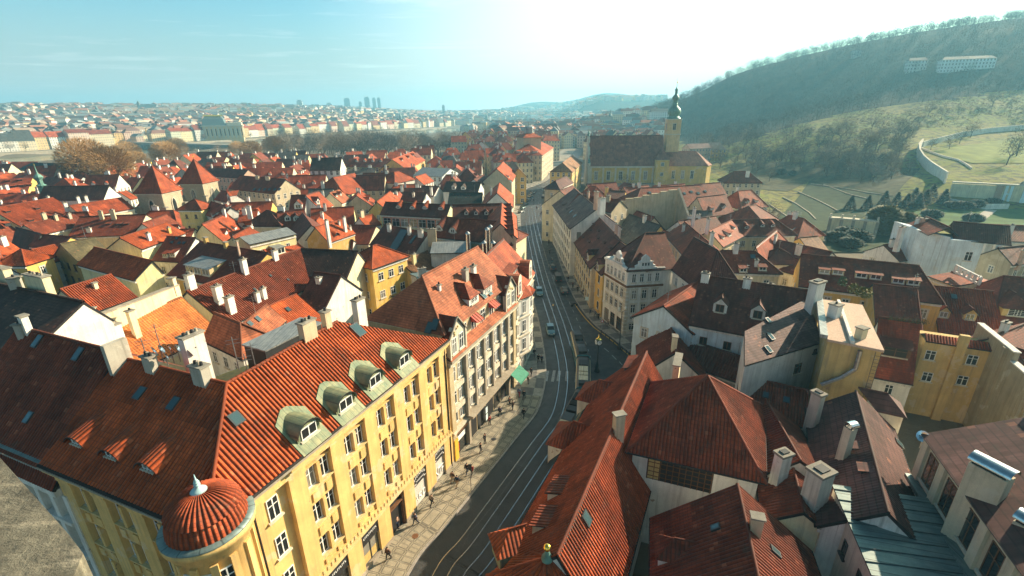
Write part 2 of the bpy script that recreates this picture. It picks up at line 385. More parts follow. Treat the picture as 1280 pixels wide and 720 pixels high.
def add_slope(b, mb, pts, tile, corr=False, col=None):
 pts = [Vector(p) for p in pts]; slope(mb, pts, tile, corr); n, u, w = plane_axes(pts)
 dn = Vector((n.x, n.y, 0)); tan = dn.length/max(n.z, 1e-6)
 dn = dn.normalized() if dn.length > 1e-4 else Vector((0, -1, 0))
 b.slopes.append((pts, dn, tan))
def wallring(mb, pts, z0, mat='plaster', far=False, closed=True, bay=2.9, fl=3.5):
 n = len(pts)
 for i in range(n if closed else n-1):
  a, c = Vector(pts[i]), Vector(pts[(i+1) % n]); L = math.hypot(a.x-c.x, a.y-c.y)
  if L < .05: continue
  if far:
   zt = max(a.z, c.z); nb, nf = max(1, round(L/bay)), max(1, round((min(a.z, c.z)-z0)/fl)); h = max(.1, min(a.z, c.z)-z0)
   U = lambda s, z: (s*nb, (z-z0)/h*nf)
   zm = min(a.z, c.z)
   mb.face([(a.x, a.y, z0), (c.x, c.y, z0), (c.x, c.y, zm), (a.x, a.y, zm)], mat, [U(0, z0), U(1, z0), U(1, zm), U(0, zm)])
   if zt > zm+.05: mb.face([(a.x, a.y, zm), (c.x, c.y, zm), (a.x, a.y, a.z) if a.z > c.z else (c.x, c.y, c.z)], mat, [(0, 0)]*3)
  else: mb.face([(a.x, a.y, z0), (c.x, c.y, z0), (c.x, c.y, c.z), (a.x, a.y, a.z)], mat)
CH_N = 0
def chimney(b, p, h=2.0, w=.9, d=.6, rot=0.0, col=WC['white'], cap=True, pots=2, mat='plaster'):
 w, d, h = w*.82, d*.82, h*.88; mb = MB(); p = Vector(p); base = p-UP*(.5+max(w, d)*.9); H_ = h+.5+max(w, d)*.9
 mb.box(base, w, d, H_, mat, rot); top = base+UP*H_
 if cap:
  mb.box(top+UP*.002, w+.22, d+.22, .14, 'grey_stone', rot); top = top+UP*.142
 ex = Vector((math.cos(rot), math.sin(rot), 0))
 for i in range(pots): mb.tube(top+ex*((i-(pots-1)/2)*w/max(pots, 1)*.8), top+ex*((i-(pots-1)/2)*w/max(pots, 1)*.8)+UP*.3, .14, .12, 'stone' if i % 2 else 'dark', 7)
 mb.build('chimney', b.e, col)
def dormer(b, px, py, kind='gable', w=1.4, h=1.2, wall='white_trim', win='plain', roofcol=None, tile=None, winside=True):
 r = hit(b, px, py)
 if r is None or r[0] > 2.5: print('dormer miss', px, py, r and round(r[0], 1), b.e['label']); return
 p, (n, u, wv, dn, tan) = r[1], r[2]; dormer_at(b, p, dn, tan, kind, w, h, wall, win, roofcol, tile)
def dormer_at(b, p, dn, tan, kind='gable', w=1.4, h=1.2, wall='white_trim', win='plain', roofcol=None, tile=None):
 ex = Vector((-dn.y, dn.x, 0)); ey = -dn; p = p-UP*.05; tile = tile or b.tile; tan = max(tan, .3)
 def Q(x, y, z): return p+ex*x+ey*y+UP*z
 mb = MB(); o = .22; hw = w/2
 if kind in ('gable', 'hip'):
  rise = hw*.95; zr = h+rise; yr = zr/tan; ye = h/tan
  mb.face([Q(-hw, 0, -.6), Q(hw, 0, -.6), Q(hw, 0, h)] + ([Q(0, 0, zr)] if kind == 'gable' else []) + [Q(-hw, 0, h)], wall)
  for s in (-1, 1):
   mb.face([Q(s*hw, 0, -.3), Q(s*hw, 0, h), Q(s*hw, ye, h)] if s > 0 else [Q(s*hw, 0, -.3), Q(s*hw, ye, h), Q(s*hw, 0, h)], wall)
   he = h-o*.95; fr = -.3 if kind == 'gable' else hw
   slope(mb, [Q(s*(hw+o), -.3, he), Q(0, fr, zr+.02), Q(0, yr, zr+.02), Q(s*(hw+o), he/tan, he)], tile, False, .1)
  if kind == 'hip': slope(mb, [Q(-hw-o, -.3, h-o*.95), Q(hw+o, -.3, h-o*.95), Q(0, hw, zr)], tile, False, .1)
  ridge(mb, Q(0, -.3 if kind == 'gable' else hw, zr+.02), Q(0, yr, zr+.02), tile, .09)
 elif kind == 'shed':
  t2 = tan*.3; yb = h/(tan-t2)
  mb.face([Q(-hw, 0, -.4), Q(hw, 0, -.4), Q(hw, 0, h), Q(-hw, 0, h)], wall)
  for s in (-1, 1): mb.face([Q(s*hw, 0, -.3), Q(s*hw, yb, yb*tan), Q(s*hw, 0, h)], wall)
  slope(mb, [Q(-hw-.12, -.3, h-.3*t2), Q(hw+.12, -.3, h-.3*t2), Q(hw+.12, yb+.1, h+(yb+.1)*t2+.03), Q(-hw-.12, yb+.1, h+(yb+.1)*t2+.03)], tile, False, .1)
 elif kind in ('barrel', 'eye'):
  N = 10; base = h*.45 if kind == 'barrel' else 0.0
  arc = [(-hw*math.cos(math.pi*i/N), base+(hw if kind == 'barrel' else h)*math.sin(math.pi*i/N)**(1 if kind == 'barrel' else 1.6)) for i in range(N+1)]
  mb.face([Q(-hw, 0, -.4), Q(hw, 0, -.4)]+[Q(x, 0, z) for x, z in reversed(arc)], wall)
  s2 = .0 if kind == 'barrel' else tan*.45
  vs = []
  for x, z in arc:
   z2 = z+.06; yb = max((z2)/(tan-s2), .05); vs += [Q(x*1.08, -.25, z2-.25*s2), Q(x*1.08, yb, z2+yb*s2+.02)]
  mb.idx(vs, [(2*i, 2*i+2, 2*i+3, 2*i+1) for i in range(N)], tile, True, [(v.dot(ex), v.dot(dn)*1.2) for v in vs])
  vs2 = [v-UP*.12 if i % 2 == 0 else v for i, v in enumerate(vs)]
  mb.idx(vs2[::2]+vs[::2], [(i, i+1, N+2+i, N+1+i) for i in range(N)], 'dark', False)
  if kind == 'barrel':
   for s in (-1, 1): mb.face([Q(s*hw, 0, -.3), Q(s*hw, base/tan, base), Q(s*hw, 0, base)], wall)
 dd = mb.build('dormer', b.e, roofcol or b.rcol)
 if win:
  ww, wh = (w*.62, h*.74) if kind != 'barrel' else (w*.66, h*.95)
  if kind == 'shed': ww = w*.8
  if kind == 'eye': ww, wh = w*.42, h*.5
  me = win_mesh(ww, wh, win); q = Q(0, -.012, h*.12 if kind != 'eye' else .06); put(me, 'dormer_window', dd, q, math.atan2(ex.y, ex.x) if False else math.atan2(-ex.y, -ex.x) if Vector((ex.y, -ex.x, 0)).dot(dn) < 0 else math.atan2(ex.y, ex.x))
 return dd
def skylight(b, px, py, w=.8, l=1.2):
 r = hit(b, px, py)
 if r is None or r[0] > 2: print('skylight miss', px, py, b.e['label']); return
 p, (n, u, wv, dn, tan) = r[1], r[2]; mb = MB(); p = p+n*.03
 mb.frame_box(p, u, wv, n, -w/2, w/2, -l/2, l/2, 0, .16, 'dark_metal')
 mb.face([p+u*x+wv*y+n*.165 for x, y in ((-w/2+.1, -l/2+.1), (w/2-.1, -l/2+.1), (w/2-.1, l/2-.1), (-w/2+.1, l/2-.1))], 'sky_glass')
 mb.build('skylight', b.e)
def chim(b, px, py, h=2.2, w=1.0, d=.65, col='white', rot=None, pots=2, mat='plaster', cap=True):
 r = hit(b, px, py)
 if r is None or r[0] > 3: print('chimney miss', px, py, b.e['label']); return
 p = r[1]; dn = r[2][3]
 chimney(b, p, h, w, d, math.atan2(dn.x, -dn.y) if rot is None else rot, WC.get(col, col), cap, pots, mat)
def feats(b, chims=(), dorms=(), skies=()):
 for c in chims: chim(b, *c[:2], **(c[2] if len(c) > 2 else {}))
 for c in dorms: dormer(b, *c[:2], **(c[2] if len(c) > 2 else {}))
 for c in skies: skylight(b, *c)
def rect_house(name, label, cat, mid, ex, L, wA, wB, z0, ze, zr, hip=(0, 0), wall='cream', roof='red', tile=None, group=None, win='trim', near=None, par=None, over=.45, cornice=True, floors=None, wins=(1., 1.6), wfaces='all', parapet=False, ridges=True):
 """gabled or hipped house: ridge centre mid (x,y), unit ridge direction ex, half depths wA (right of ex) and wB (left)"""
 ex = Vector((ex[0], ex[1], 0)).normalized(); ey = Vector((-ex.y, ex.x, 0)); m = Vector((mid[0], mid[1], 0))
 h1, h2 = hip; x1, x2 = -L/2, L/2
 Q = lambda x, y, z: m+ex*x+ey*y+UP*z
 X1, X2 = x1-h1, x2+h2
 foot = [Q(X1, -wA, ze), Q(X2, -wA, ze), Q(X2, wB, ze), Q(X1, wB, ze)]
 b = par or new_bld(name, label, cat, foot, group)
 dist = (m-Vector((0, 0, 0))).length
 near = dist < 105 if near is None else near; far = dist > 215
 b.tile = tile or ('pan_tile' if dist < 400 else 'pan_tile'); b.rcol = RC.get(roof, roof); b.ex, b.ey = ex, ey
 if b.tile in ('zinc', 'copper', 'teal_roof'): near = False
 wcol = WC.get(wall, wall)
 mb = MB(); ring = [foot[0], foot[1]]
 if not h2: ring.append(Q(x2, 0, zr-.12))
 ring += [foot[2], foot[3]]
 if not h1: ring.append(Q(x1, 0, zr-.12))
 for p in ring: p.z -= .1
 wallring(mb, ring, z0, 'plaster_far' if far and win else 'plaster', far and win)
 if cornice and not far:
  for s, w_ in ((-1, wA), (1, wB)): mb.frame_box(m, ex, ey, UP, X1+.01, X2-.01, s*w_ if s < 0 else s*w_+.002, s*w_+s*.25 if s > 0 else s*w_-.002, ze-.98, ze-.64, 'white_trim') if s > 0 else mb.frame_box(m, ex, ey, UP, X1+.01, X2-.01, -w_-.25, -w_-.002, ze-.98, ze-.64, 'white_trim')
 if wall != 'none': mb.build('wall', b.e, wcol)
 if win and not far and wfaces:
  fs = [(foot[0], foot[1]), (foot[1], foot[2]), (foot[2], foot[3]), (foot[3], foot[0])]
  for i, (a, c) in enumerate(fs):
   if wfaces != 'all' and str(i) not in wfaces: continue
   if facing(a, c) : windows(b.e, a, c, z0+.6, ze-.5, floors, None, wins[0], wins[1], win)
 rb = MB(); tA, tB = (zr-ze)/wA, (zr-ze)/wB; oA, oB = over, over
 o1 = .12 if not h1 else over; o2 = .12 if not h2 else over
 R1, R2 = Q(x1-(o1 if not h1 else 0), 0, zr), Q(x2+(o2 if not h2 else 0), 0, zr)
 t1 = (zr-ze)/h1 if h1 else 0; t2 = (zr-ze)/h2 if h2 else 0
 eA, eB = ze-over*min(tA, 1), ze-over*min(tB, 1)
 yA, yB = wA+over*min(tA, 1)/tA, wB+over*min(tB, 1)/tB
 xe1 = lambda e: X1-o1 if not h1 else x1-(zr-e)/t1
 xe2 = lambda e: X2+o2 if not h2 else x2+(zr-e)/t2
 add_slope(b, rb, [Q(xe1(eA), -yA, eA), Q(xe2(eA), -yA, eA), R2, R1], b.tile, near)
 add_slope(b, rb, [Q(xe2(eB), yB, eB), Q(xe1(eB), yB, eB), R1, R2], b.tile, near)
 if h1: add_slope(b, rb, [Q(xe1(eB), yB, eB), Q(xe1(eA), -yA, eA), R1], b.tile, near)
 if h2: add_slope(b, rb, [Q(xe2(eA), -yA, eA), Q(xe2(eB), yB, eB), R2], b.tile, near)
 if dist < 260 and ridges and b.tile not in ('zinc', 'teal_roof'):
  ridge(rb, R1, R2, b.tile)
  if h1: ridge(rb, R1, Q(xe1(eA), -yA, eA), b.tile); ridge(rb, R1, Q(xe1(eB), yB, eB), b.tile)
  if h2: ridge(rb, R2, Q(xe2(eA), -yA, eA), b.tile); ridge(rb, R2, Q(xe2(eB), yB, eB), b.tile)
  if not h1 and not parapet and dist < 160:
   pass
 if dist < 170:   # gutters
  for s, y_, e_ in ((-1, yA, eA), (1, yB, eB)): rb.tube(Q(xe1(e_), s*(y_+.06), e_-.05), Q(xe2(e_), s*(y_+.06), e_-.05), .09, .09, 'gutter', 6)
 b.roof = rb.build('roof', b.e, b.rcol); b.R1, b.R2 = R1, R2
 return b
def hp(label, R1, R2, zr, E, pitch=42, hip=(0, 0), wall='cream', roof='red', name='townhouse', cat='house', z0=0.0, w2=None, chims=(), dorms=(), skies=(), par=None, ze=None, **k):
 """house from photo pixels: ridge ends R1,R2 at height zr and one pixel E on the eave seen; the pitch fixes the eave height"""
 a, b_ = P(*R1, zr), P(*R2, zr); ex = Vector((b_.x-a.x, b_.y-a.y, 0)); L = ex.length; ex.normalize(); ey = Vector((-ex.y, ex.x, 0))
 m = (a+b_)/2; r = ray(*E); tan = math.tan(math.radians(pitch)); e0 = P(*E, zr-3 if ze is None else ze)
 s = 1 if (e0-m).dot(ey) > 0 else -1
 k1, k2 = r.dot(ey)*s, (CAM-m).dot(ey)*s
 t = (zr-H-k2*tan)/(r.z+k1*tan) if ze is None else (ze-H)/r.z
 p = CAM+r*t; w = (p-m).dot(ey)*s; zz = p.z
 if not (1.2 < w < 16) or zz < 3 or t < 0: print('HP?', label, 'w %.1f ze %.1f L %.1f d %.0f' % (w, zz, L, m.length)); w = min(max(w, 2), 12); zz = min(max(zz, 4), zr-1.5)
 wo = w if w2 is None else w2
 wA, wB = (w, wo) if s < 0 else (wo, w)
 b = rect_house(name, label, cat, (m.x, m.y), ex, L, wA, wB, z0, zz, zr, hip, wall, roof, par=par, **k)
 feats(b, chims, dorms, skies); b.w, b.L, b.zr, b.ze = w, L, zr, zz
 return b
SUN_AZ, SUN_EL = math.radians(60), math.radians(26.5)
sd = Vector((math.sin(SUN_AZ)*math.cos(SUN_EL), math.cos(SUN_AZ)*math.cos(SUN_EL), math.sin(SUN_EL)))
sl = bpy.data.lights.new('sun', 'SUN'); sl.energy = 5.0; sl.angle = math.radians(.55); sl.color = (1, .80, .56)
so = bpy.data.objects.new('sun', sl); COL.objects.link(so); so.rotation_euler = (-sd).to_track_quat('-Z', 'Y').to_euler(); so.location = (200, 100, 400)
w = bpy.data.worlds.new('World'); SC.world = w; w.use_nodes = True; nt = w.node_tree; nt.nodes.clear()
def wn(t, **k):
 x = nt.nodes.new(t)
 for a, v in k.items(): setattr(x, a, v)
 return x
sky = wn('ShaderNodeTexSky', sky_type='NISHITA', sun_disc=False, sun_elevation=SUN_EL, sun_rotation=SUN_AZ, air_density=1.0, dust_density=4.5, ozone_density=1.6, altitude=200)
bg = wn('ShaderNodeBackground'); bg.inputs[1].default_value = .054; wo = wn('ShaderNodeOutputWorld')
tc = wn('ShaderNodeTexCoord'); sepw = wn('ShaderNodeSeparateXYZ'); nt.links.new(tc.outputs['Generated'], sepw.inputs[0])
dv = wn('ShaderNodeMath', operation='MAXIMUM'); nt.links.new(sepw.outputs[2], dv.inputs[0]); dv.inputs[1].default_value = .03
def wdiv(i):
 x = wn('ShaderNodeMath', operation='DIVIDE'); nt.links.new(sepw.outputs[i], x.inputs[0]); nt.links.new(dv.outputs[0], x.inputs[1]); return x.outputs[0]
cb = wn('ShaderNodeCombineXYZ'); nt.links.new(wdiv(0), cb.inputs[0]); nt.links.new(wdiv(1), cb.inputs[1])
mp = wn('ShaderNodeMapping'); nt.links.new(cb.outputs[0], mp.inputs[0]); mp.inputs['Scale'].default_value = (.3, .62, 1); mp.inputs['Rotation'].default_value = (0, 0, .35)
nz = wn('ShaderNodeTexNoise'); nt.links.new(mp.outputs[0], nz.inputs['Vector']); nz.inputs['Scale'].default_value = 1.3; nz.inputs['Detail'].default_value = 8; nz.inputs['Roughness'].default_value = .62; nz.inputs['Distortion'].default_value = .4
rp = wn('ShaderNodeMapRange'); nt.links.new(nz.outputs['Fac'], rp.inputs[0]); rp.inputs[1].default_value = .53; rp.inputs[2].default_value = .78; rp.inputs[3].default_value = 0; rp.inputs[4].default_value = .55
tint = wn('ShaderNodeMix', data_type='RGBA', blend_type='MULTIPLY'); tint.inputs[0].default_value = 1; nt.links.new(sky.outputs[0], tint.inputs[6]); tint.inputs[7].default_value = (.76, 1.3, 1.28, 1)
mxw = wn('ShaderNodeMix', data_type='RGBA'); nt.links.new(rp.outputs[0], mxw.inputs[0]); nt.links.new(tint.outputs[2], mxw.inputs[6]); mxw.inputs[7].default_value = (7.5, 8, 8, 1)
def wmr(src, a0, a1, b0, b1, sm=True):
 x = wn('ShaderNodeMapRange', interpolation_type='SMOOTHSTEP' if sm else 'LINEAR'); nt.links.new(src, x.inputs[0])
 for i, v_ in enumerate((a0, a1, b0, b1)): x.inputs[i+1].default_value = v_
 return x.outputs[0]
def wmx(f, a, b_, blend='MIX'):
 x = wn('ShaderNodeMix', data_type='RGBA', blend_type=blend)
 for v_, i in ((f, 0), (a, 6), (b_, 7)):
  if isinstance(v_, bpy.types.NodeSocket): nt.links.new(v_, x.inputs[i])
  else: x.inputs[i].default_value = v_
 return x.outputs[2]
Z_ = sepw.outputs[2]
gain = wmr(Z_, .12, .5, 1.55, .62)                          # low sky brightened, overhead dimmed so that shade stays deep
gc = wn('ShaderNodeCombineColor'); [nt.links.new(gain, gc.inputs[i]) for i in range(3)]
base = wmx(1.0, mxw.outputs[2], gc.outputs[0], 'MULTIPLY')
base = wmx(wmr(Z_, 0, .2, .85, 0), base, (5.6, 6.3, 6.4, 1), 'LIGHTEN')
dt = wn('ShaderNodeVectorMath', operation='DOT_PRODUCT'); nt.links.new(tc.outputs['Generated'], dt.inputs[0]); dt.inputs[1].default_value = (math.sin(SUN_AZ), math.cos(SUN_AZ), .0)
mg = wn('ShaderNodeMath', operation='MULTIPLY'); nt.links.new(wmr(dt.outputs['Value'], .12, .72, 0, .97), mg.inputs[0]); nt.links.new(wmr(Z_, .22, .6, 1, 0), mg.inputs[1])
lt_ = wmx(mg.outputs[0], base, (10.5, 10.6, 10.2, 1), 'LIGHTEN')
nt.links.new(lt_, bg.inputs[0]); nt.links.new(bg.outputs[0], wo.inputs[0])
SC.view_settings.view_transform = 'Standard'; SC.view_settings.look = 'None'; SC.view_settings.exposure = 1.25; SC.view_settings.gamma = 1
SC.cycles.max_bounces = 5; SC.cycles.diffuse_bounces = 3; SC.cycles.glossy_bounces = 2; SC.cycles.transmission_bounces = 2; SC.cycles.volume_bounces = 1; SC.cycles.transparent_max_bounces = 4
SC.cycles.use_denoising = True; SC.cycles.caustics_reflective = False; SC.cycles.caustics_refractive = False; SC.cycles.use_adaptive_sampling = True; SC.cycles.adaptive_threshold = .02
SC.cycles.sample_clamp_indirect = 6
HAZE = True
if HAZE:
 t = bpy.data.materials.new('haze'); t.use_nodes = True; t.node_tree.nodes.clear()
 v = t.node_tree.nodes.new('ShaderNodeVolumePrincipled'); v.inputs['Color'].default_value = (.30, .74, 1, 1); v.inputs['Density'].default_value = .00025; v.inputs['Anisotropy'].default_value = .3
 o_ = t.node_tree.nodes.new('ShaderNodeOutputMaterial'); t.node_tree.links.new(v.outputs[0], o_.inputs['Volume']); MATS['haze'] = t
 mb = MB(); mb.box((0, 1750, -30), 9100, 5500, 240, 'haze'); hz = mb.build('haze'); hz['kind'] = 'stuff'
CT = [(1340, 26, 610), (1280, 33, 640), (1209, 39, 665), (1167, 46, 680), (1108, 56, 710), (1034, 71, 760), (980, 83, 800), (940, 89, 840), (915, 95, 870), (877, 114, 920), (840, 129, 980), (815, 139, 1020), (780, 151, 1100),
      (1330, 118, 470), (1280, 122, 470), (1180, 128, 460), (1080, 142, 450), (960, 168, 440), (880, 190, 450), (820, 176, 700), (900, 160, 650), (1000, 140, 590), (1100, 110, 570), (1200, 90, 550), (1290, 75, 540),
      (1145, 203, 300), (1185, 226, 248), (1220, 188, 320), (1290, 200, 290), (1200, 168, 375), (1290, 160, 390), (1190, 246, 232), (1290, 250, 222), (1180, 272, 204), (1270, 278, 198),
      (960, 238, 285), (1000, 262, 236), (1060, 240, 262), (1100, 222, 292), (1040, 205, 330), (980, 205, 350), (1060, 292, 190), (920, 222, 330)]
XY = [tuple(PY(*c)) for c in CT]
XY += [(x, y, 0) for x in (-2600, -1500, -800, -400, -150, 0, 60, 110) for y in (-100, 100, 300, 500, 800, 1200)]
XY += [(x, y, 0) for x in (150, 220, 300) for y in (-150, 20, 110)]+[(115, 200, 0), (125, 260, 0), (130, 330, 0), (150, 420, 2), (180, 520, 4), (170, 800, 0), (180, 1200, 0), (420, 60, 14), (480, 150, 40)]
XY += [(x, y, 0) for x in (-2600, -1200, 0) for y in (1800, 2600)]+[(700, 1900, 10), (1400, 2600, 40), (900, 300, 165), (1000, 600, 190), (900, 1000, 150), (600, 1300, 60), (800, -200, 100)]
XY = np.array(XY); NK = len(XY)
def _U(d2): return .5*d2*np.log(d2+1e-9)
def _solve():
 p = XY[:, :2]/500; d2 = ((p[:, None]-p[None])**2).sum(2)
 A = np.zeros((NK+3, NK+3)); A[:NK, :NK] = _U(d2)+np.eye(NK)*2e-4; A[:NK, NK] = A[NK, :NK] = 1; A[:NK, NK+1:] = p; A[NK+1:, :NK] = p.T
 return np.linalg.solve(A, np.r_[XY[:, 2], 0, 0, 0])
WT = _solve()
def sstep(a, b, x): t = np.clip((x-a)/(b-a), 0, 1); return t*t*(3-2*t)
RIVER_A = np.array([(-1000, -200), (-800, 150), (-680, 400), (-574, 603), (-444, 873), (-340, 1100), (-180, 1450), (80, 2000)], float)   # centre line of the river
def river_d(x, y):
 x, y = np.asarray(x, float), np.asarray(y, float); best = np.full(x.shape, 1e9)
 for a, b in zip(RIVER_A[:-1], RIVER_A[1:]):
  d = b-a; t = np.clip(((x-a[0])*d[0]+(y-a[1])*d[1])/(d@d), 0, 1); best = np.minimum(best, np.hypot(x-a[0]-t*d[0], y-a[1]-t*d[1]))
 return best
def ter_np(x, y):
 x, y = np.asarray(x, float), np.asarray(y, float); p = np.stack([x.ravel(), y.ravel()], 1)/500; out = np.zeros(len(p))
 for i in range(0, len(p), 4000):
  q = p[i:i+4000]; d2 = ((q[:, None]-XY[None, :, :2]/500)**2).sum(2); out[i:i+4000] = _U(d2)@WT[:NK]+WT[NK]+q@WT[NK+1:]
 z = out.reshape(x.shape)
 flat = sstep(95, 150, x-.0*y); flat = np.where(y < 120, sstep(200, 320, x), flat)
 far = 1-sstep(1500, 2000, y)
 z = np.maximum(z, -2)*flat*far
 d = np.hypot(x, y)
 az = np.degrees(np.arctan2(x, y))
 z = z+70*sstep(1000, 2600, d)*(1-sstep(-30, -6, az))+34*sstep(1500, 3400, d)*sstep(-30, -14, az)*(1-sstep(4, 14, az))
 z = z+(70+22*np.sin(x*.0031)+14*np.sin(x*.0083))*sstep(3000, 4600, y)*sstep(-9, 5, az)
 z = z+95*sstep(1700, 2600, d)*sstep(4.5, 11, az)*(1-sstep(24, 34, az))
 rd = river_d(x, y)
 z = np.where(rd < 85, -9.0, np.where(rd < 95, -9+(z+9)*(rd-85)/10, z))
 return z
def ter(x, y): return float(ter_np(np.array([x]), np.array([y]))[0])
def G(px, py):      # where the photo's ray meets the terrain
 r = ray(px, py); r.normalize(); ts = np.arange(30, 4000, 2.0); xs = CAM.x+r.x*ts; ys = CAM.y+r.y*ts; zs = CAM.z+r.z*ts; tz = ter_np(xs, ys)
 k = np.argmax(zs < tz); return Vector((xs[k], ys[k], tz[k])) if zs[k] < tz[k] else None
def np_mesh(name, v, f, mat, color=None, smooth=False, uv=None, vcol=None, kind=None):
 me = bpy.data.meshes.new(name); v = np.asarray(v, np.float32); f = np.asarray(f, np.int32); k = f.shape[1]
 me.vertices.add(len(v)); me.vertices.foreach_set('co', v.ravel()); me.loops.add(f.size); me.loops.foreach_set('vertex_index', f.ravel())
 me.polygons.add(len(f)); me.polygons.foreach_set('loop_start', np.arange(0, f.size, k, dtype=np.int32)); me.polygons.foreach_set('use_smooth', np.full(len(f), smooth))
 if uv is not None: me.uv_layers.new(name='UVMap').data.foreach_set('uv', np.asarray(uv, np.float32).ravel())
 if vcol is not None:
  a = me.color_attributes.new('tint', 'FLOAT_COLOR', 'CORNER'); a.data.foreach_set('color', np.asarray(vcol, np.float32).ravel())
 me.update(calc_edges=True); me.validate(); me.materials.append(MATS[mat])
 o = bpy.data.objects.new(name, me); COL.objects.link(o)
 if kind: o['kind'] = kind
 return o
xs = np.concatenate([np.arange(-4500, -900, 160), np.arange(-900, 60, 40), np.arange(60, 760, 10), np.arange(760, 1400, 20), np.arange(1400, 4500, 160)]); ys = np.concatenate([np.arange(-900, 0, 60), np.arange(0, 760, 10), np.arange(760, 1400, 20), np.arange(1400, 1800, 40), np.arange(1800, 4480, 140)])
GX, GY = np.meshgrid(xs, ys); GZ = ter_np(GX, GY); nx, ny = len(xs), len(ys)
ii = (np.arange(ny-1)[:, None]*nx+np.arange(nx-1)).ravel()
t = NT('ground_mat'); pos = t.n('ShaderNodeNewGeometry').outputs['Position']; px_, py_, pz_ = t.sep(pos)
gr = t.mix(t.remap(t.noise(pos, .035, 7, .65), .44, .56, 0, 1), (.17, .185, .03, 1), (.22, .185, .055, 1))
gr = t.mix(t.remap(t.noise(pos, .3, 6), .47, .6, 0, .9), gr, (.055, .055, .033, 1))
gr = t.mix(t.remap(t.noise(t.scaled(pos, .5, .12, .5), .6, 5), .5, .7, 0, .6), gr, (.22, .2, .075, 1))
soil = t.mix(t.noise(pos, .2, 5), (.13, .11, .085, 1), (.2, .17, .12, 1))
town = t.remap(t.math('ADD', px_, t.math('MULTIPLY', t.noise(pos, .02), 40)), 135, 150, 0, 1)
colg = t.mix(town, soil, gr); t.l(colg, t.b.inputs['Base Color']); rough(t, .95, .1); t.bump(t.noise(pos, .8, 6, .7), .5, .6)
gro = np_mesh('ground', np.stack([GX.ravel(), GY.ravel(), GZ.ravel()-.02], 1), np.stack([ii, ii+1, ii+nx+1, ii+nx], 1), 'ground_mat', smooth=True, kind='structure')
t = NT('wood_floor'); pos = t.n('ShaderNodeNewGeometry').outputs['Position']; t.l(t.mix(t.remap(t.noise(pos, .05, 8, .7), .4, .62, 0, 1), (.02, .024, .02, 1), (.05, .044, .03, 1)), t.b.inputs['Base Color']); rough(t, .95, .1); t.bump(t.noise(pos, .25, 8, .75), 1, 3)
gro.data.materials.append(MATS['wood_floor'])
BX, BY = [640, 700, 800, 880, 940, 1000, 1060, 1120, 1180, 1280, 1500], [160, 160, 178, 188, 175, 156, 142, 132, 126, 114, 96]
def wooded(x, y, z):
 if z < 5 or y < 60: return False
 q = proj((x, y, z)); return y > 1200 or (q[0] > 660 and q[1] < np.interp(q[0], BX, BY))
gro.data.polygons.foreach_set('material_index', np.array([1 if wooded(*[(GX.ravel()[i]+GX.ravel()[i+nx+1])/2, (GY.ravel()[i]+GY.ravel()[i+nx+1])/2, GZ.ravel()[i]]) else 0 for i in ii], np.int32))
t = NT('river_mat'); pos = t.n('ShaderNodeNewGeometry').outputs['Position']; t.b.inputs['Base Color'].default_value = (.13, .13, .06, 1); rough(t, .16, .5); t.bump(t.noise(t.scaled(pos, .3, .6, 1), 1, 4), .25, .3)
mb = MB(); mb.face([(-2500, -400, -5.2), (600, -400, -5.2), (600, 2200, -5.2), (-2500, 2200, -5.2)], 'river_mat'); mb.build('river_water')['kind'] = 'structure'
def curve(pts, n=8):
 pts = [Vector((p[0], p[1], 0)) for p in pts]; q = [pts[0]*2-pts[1]]+pts+[pts[-1]*2-pts[-2]]; out = []
 for i in range(1, len(q)-2):
  for k in range(n):
   s = k/n; a, b, c, d = q[i-1:i+3]
   out.append(.5*((2*b)+(c-a)*s+(2*a-5*b+4*c-d)*s*s+(3*b-a-3*c+d)*s**3))
 return out+[pts[-1]]
def offset(pl, d):
 out = []
 for i, p in enumerate(pl):
  a, b = pl[max(i-1, 0)], pl[min(i+1, len(pl)-1)]; t_ = (b-a).normalized(); out.append(p+Vector((t_.y, -t_.x, 0))*d)
 return out
KERB = curve([(-14.5, 16)]+[tuple(P(*q)[:2]) for q in ((511, 720), (560, 657), (610, 594), (648, 546), (671, 517), (680, 490), (683, 465), (681, 440), (674, 402), (664, 362), (657, 325), (652, 290), (651, 262), (657, 238))]+[(15, 302), (25.5, 330), (39, 395), (58, 490), (95, 680)])
def strip(name, l0, l1, z, mat, kind='structure', parent=None, dz=0):
 n = len(l0); v = [(p.x, p.y, z) for p in l0]+[(p.x, p.y, z) for p in l1]; mb = MB()
 ln = [0.0]
 for i in range(1, n): ln.append(ln[-1]+(l0[i]-l0[i-1]).length)
 wd = (l1[0]-l0[0]).length
 mb.idx(v, [(i, n+i, n+i+1, i+1) for i in range(n-1)], mat, True, [(x, 0) for x in ln]+[(x, wd) for x in ln])
 return mb
t = NT('asphalt'); pos = t.n('ShaderNodeNewGeometry').outputs['Position']
vr = t.n('ShaderNodeTexVoronoi'); t.l(pos, vr.inputs['Vector']); vr.inputs['Scale'].default_value = 5.5
c = t.mix(t.remap(t.noise(pos, .4, 6, .65), .35, .65, 0, 1), (.032, .036, .039, 1), (.06, .062, .063, 1))
t.l(t.mix(t.remap(vr.outputs['Distance'], .05, .5, 0, .6), c, (.06, .062, .063, 1)), t.b.inputs['Base Color']); t.l(t.remap(t.noise(pos, .7, 4), .3, .7, .38, .75), t.b.inputs['Roughness']); t.b.inputs['Specular IOR Level'].default_value = .4
t.bump(vr.outputs['Distance'], .5, .03)
t = NT('mosaic'); u, v, _ = t.sep(t.uv()); pos = t.n('ShaderNodeNewGeometry').outputs['Position']
def cell(x, per): return t.math('ABSOLUTE', t.math('SUBTRACT', t.math('FRACT', t.math('DIVIDE', x, per)), .5))
a_, b_ = t.math('ADD', u, v), t.math('SUBTRACT', u, v); per = 1.3
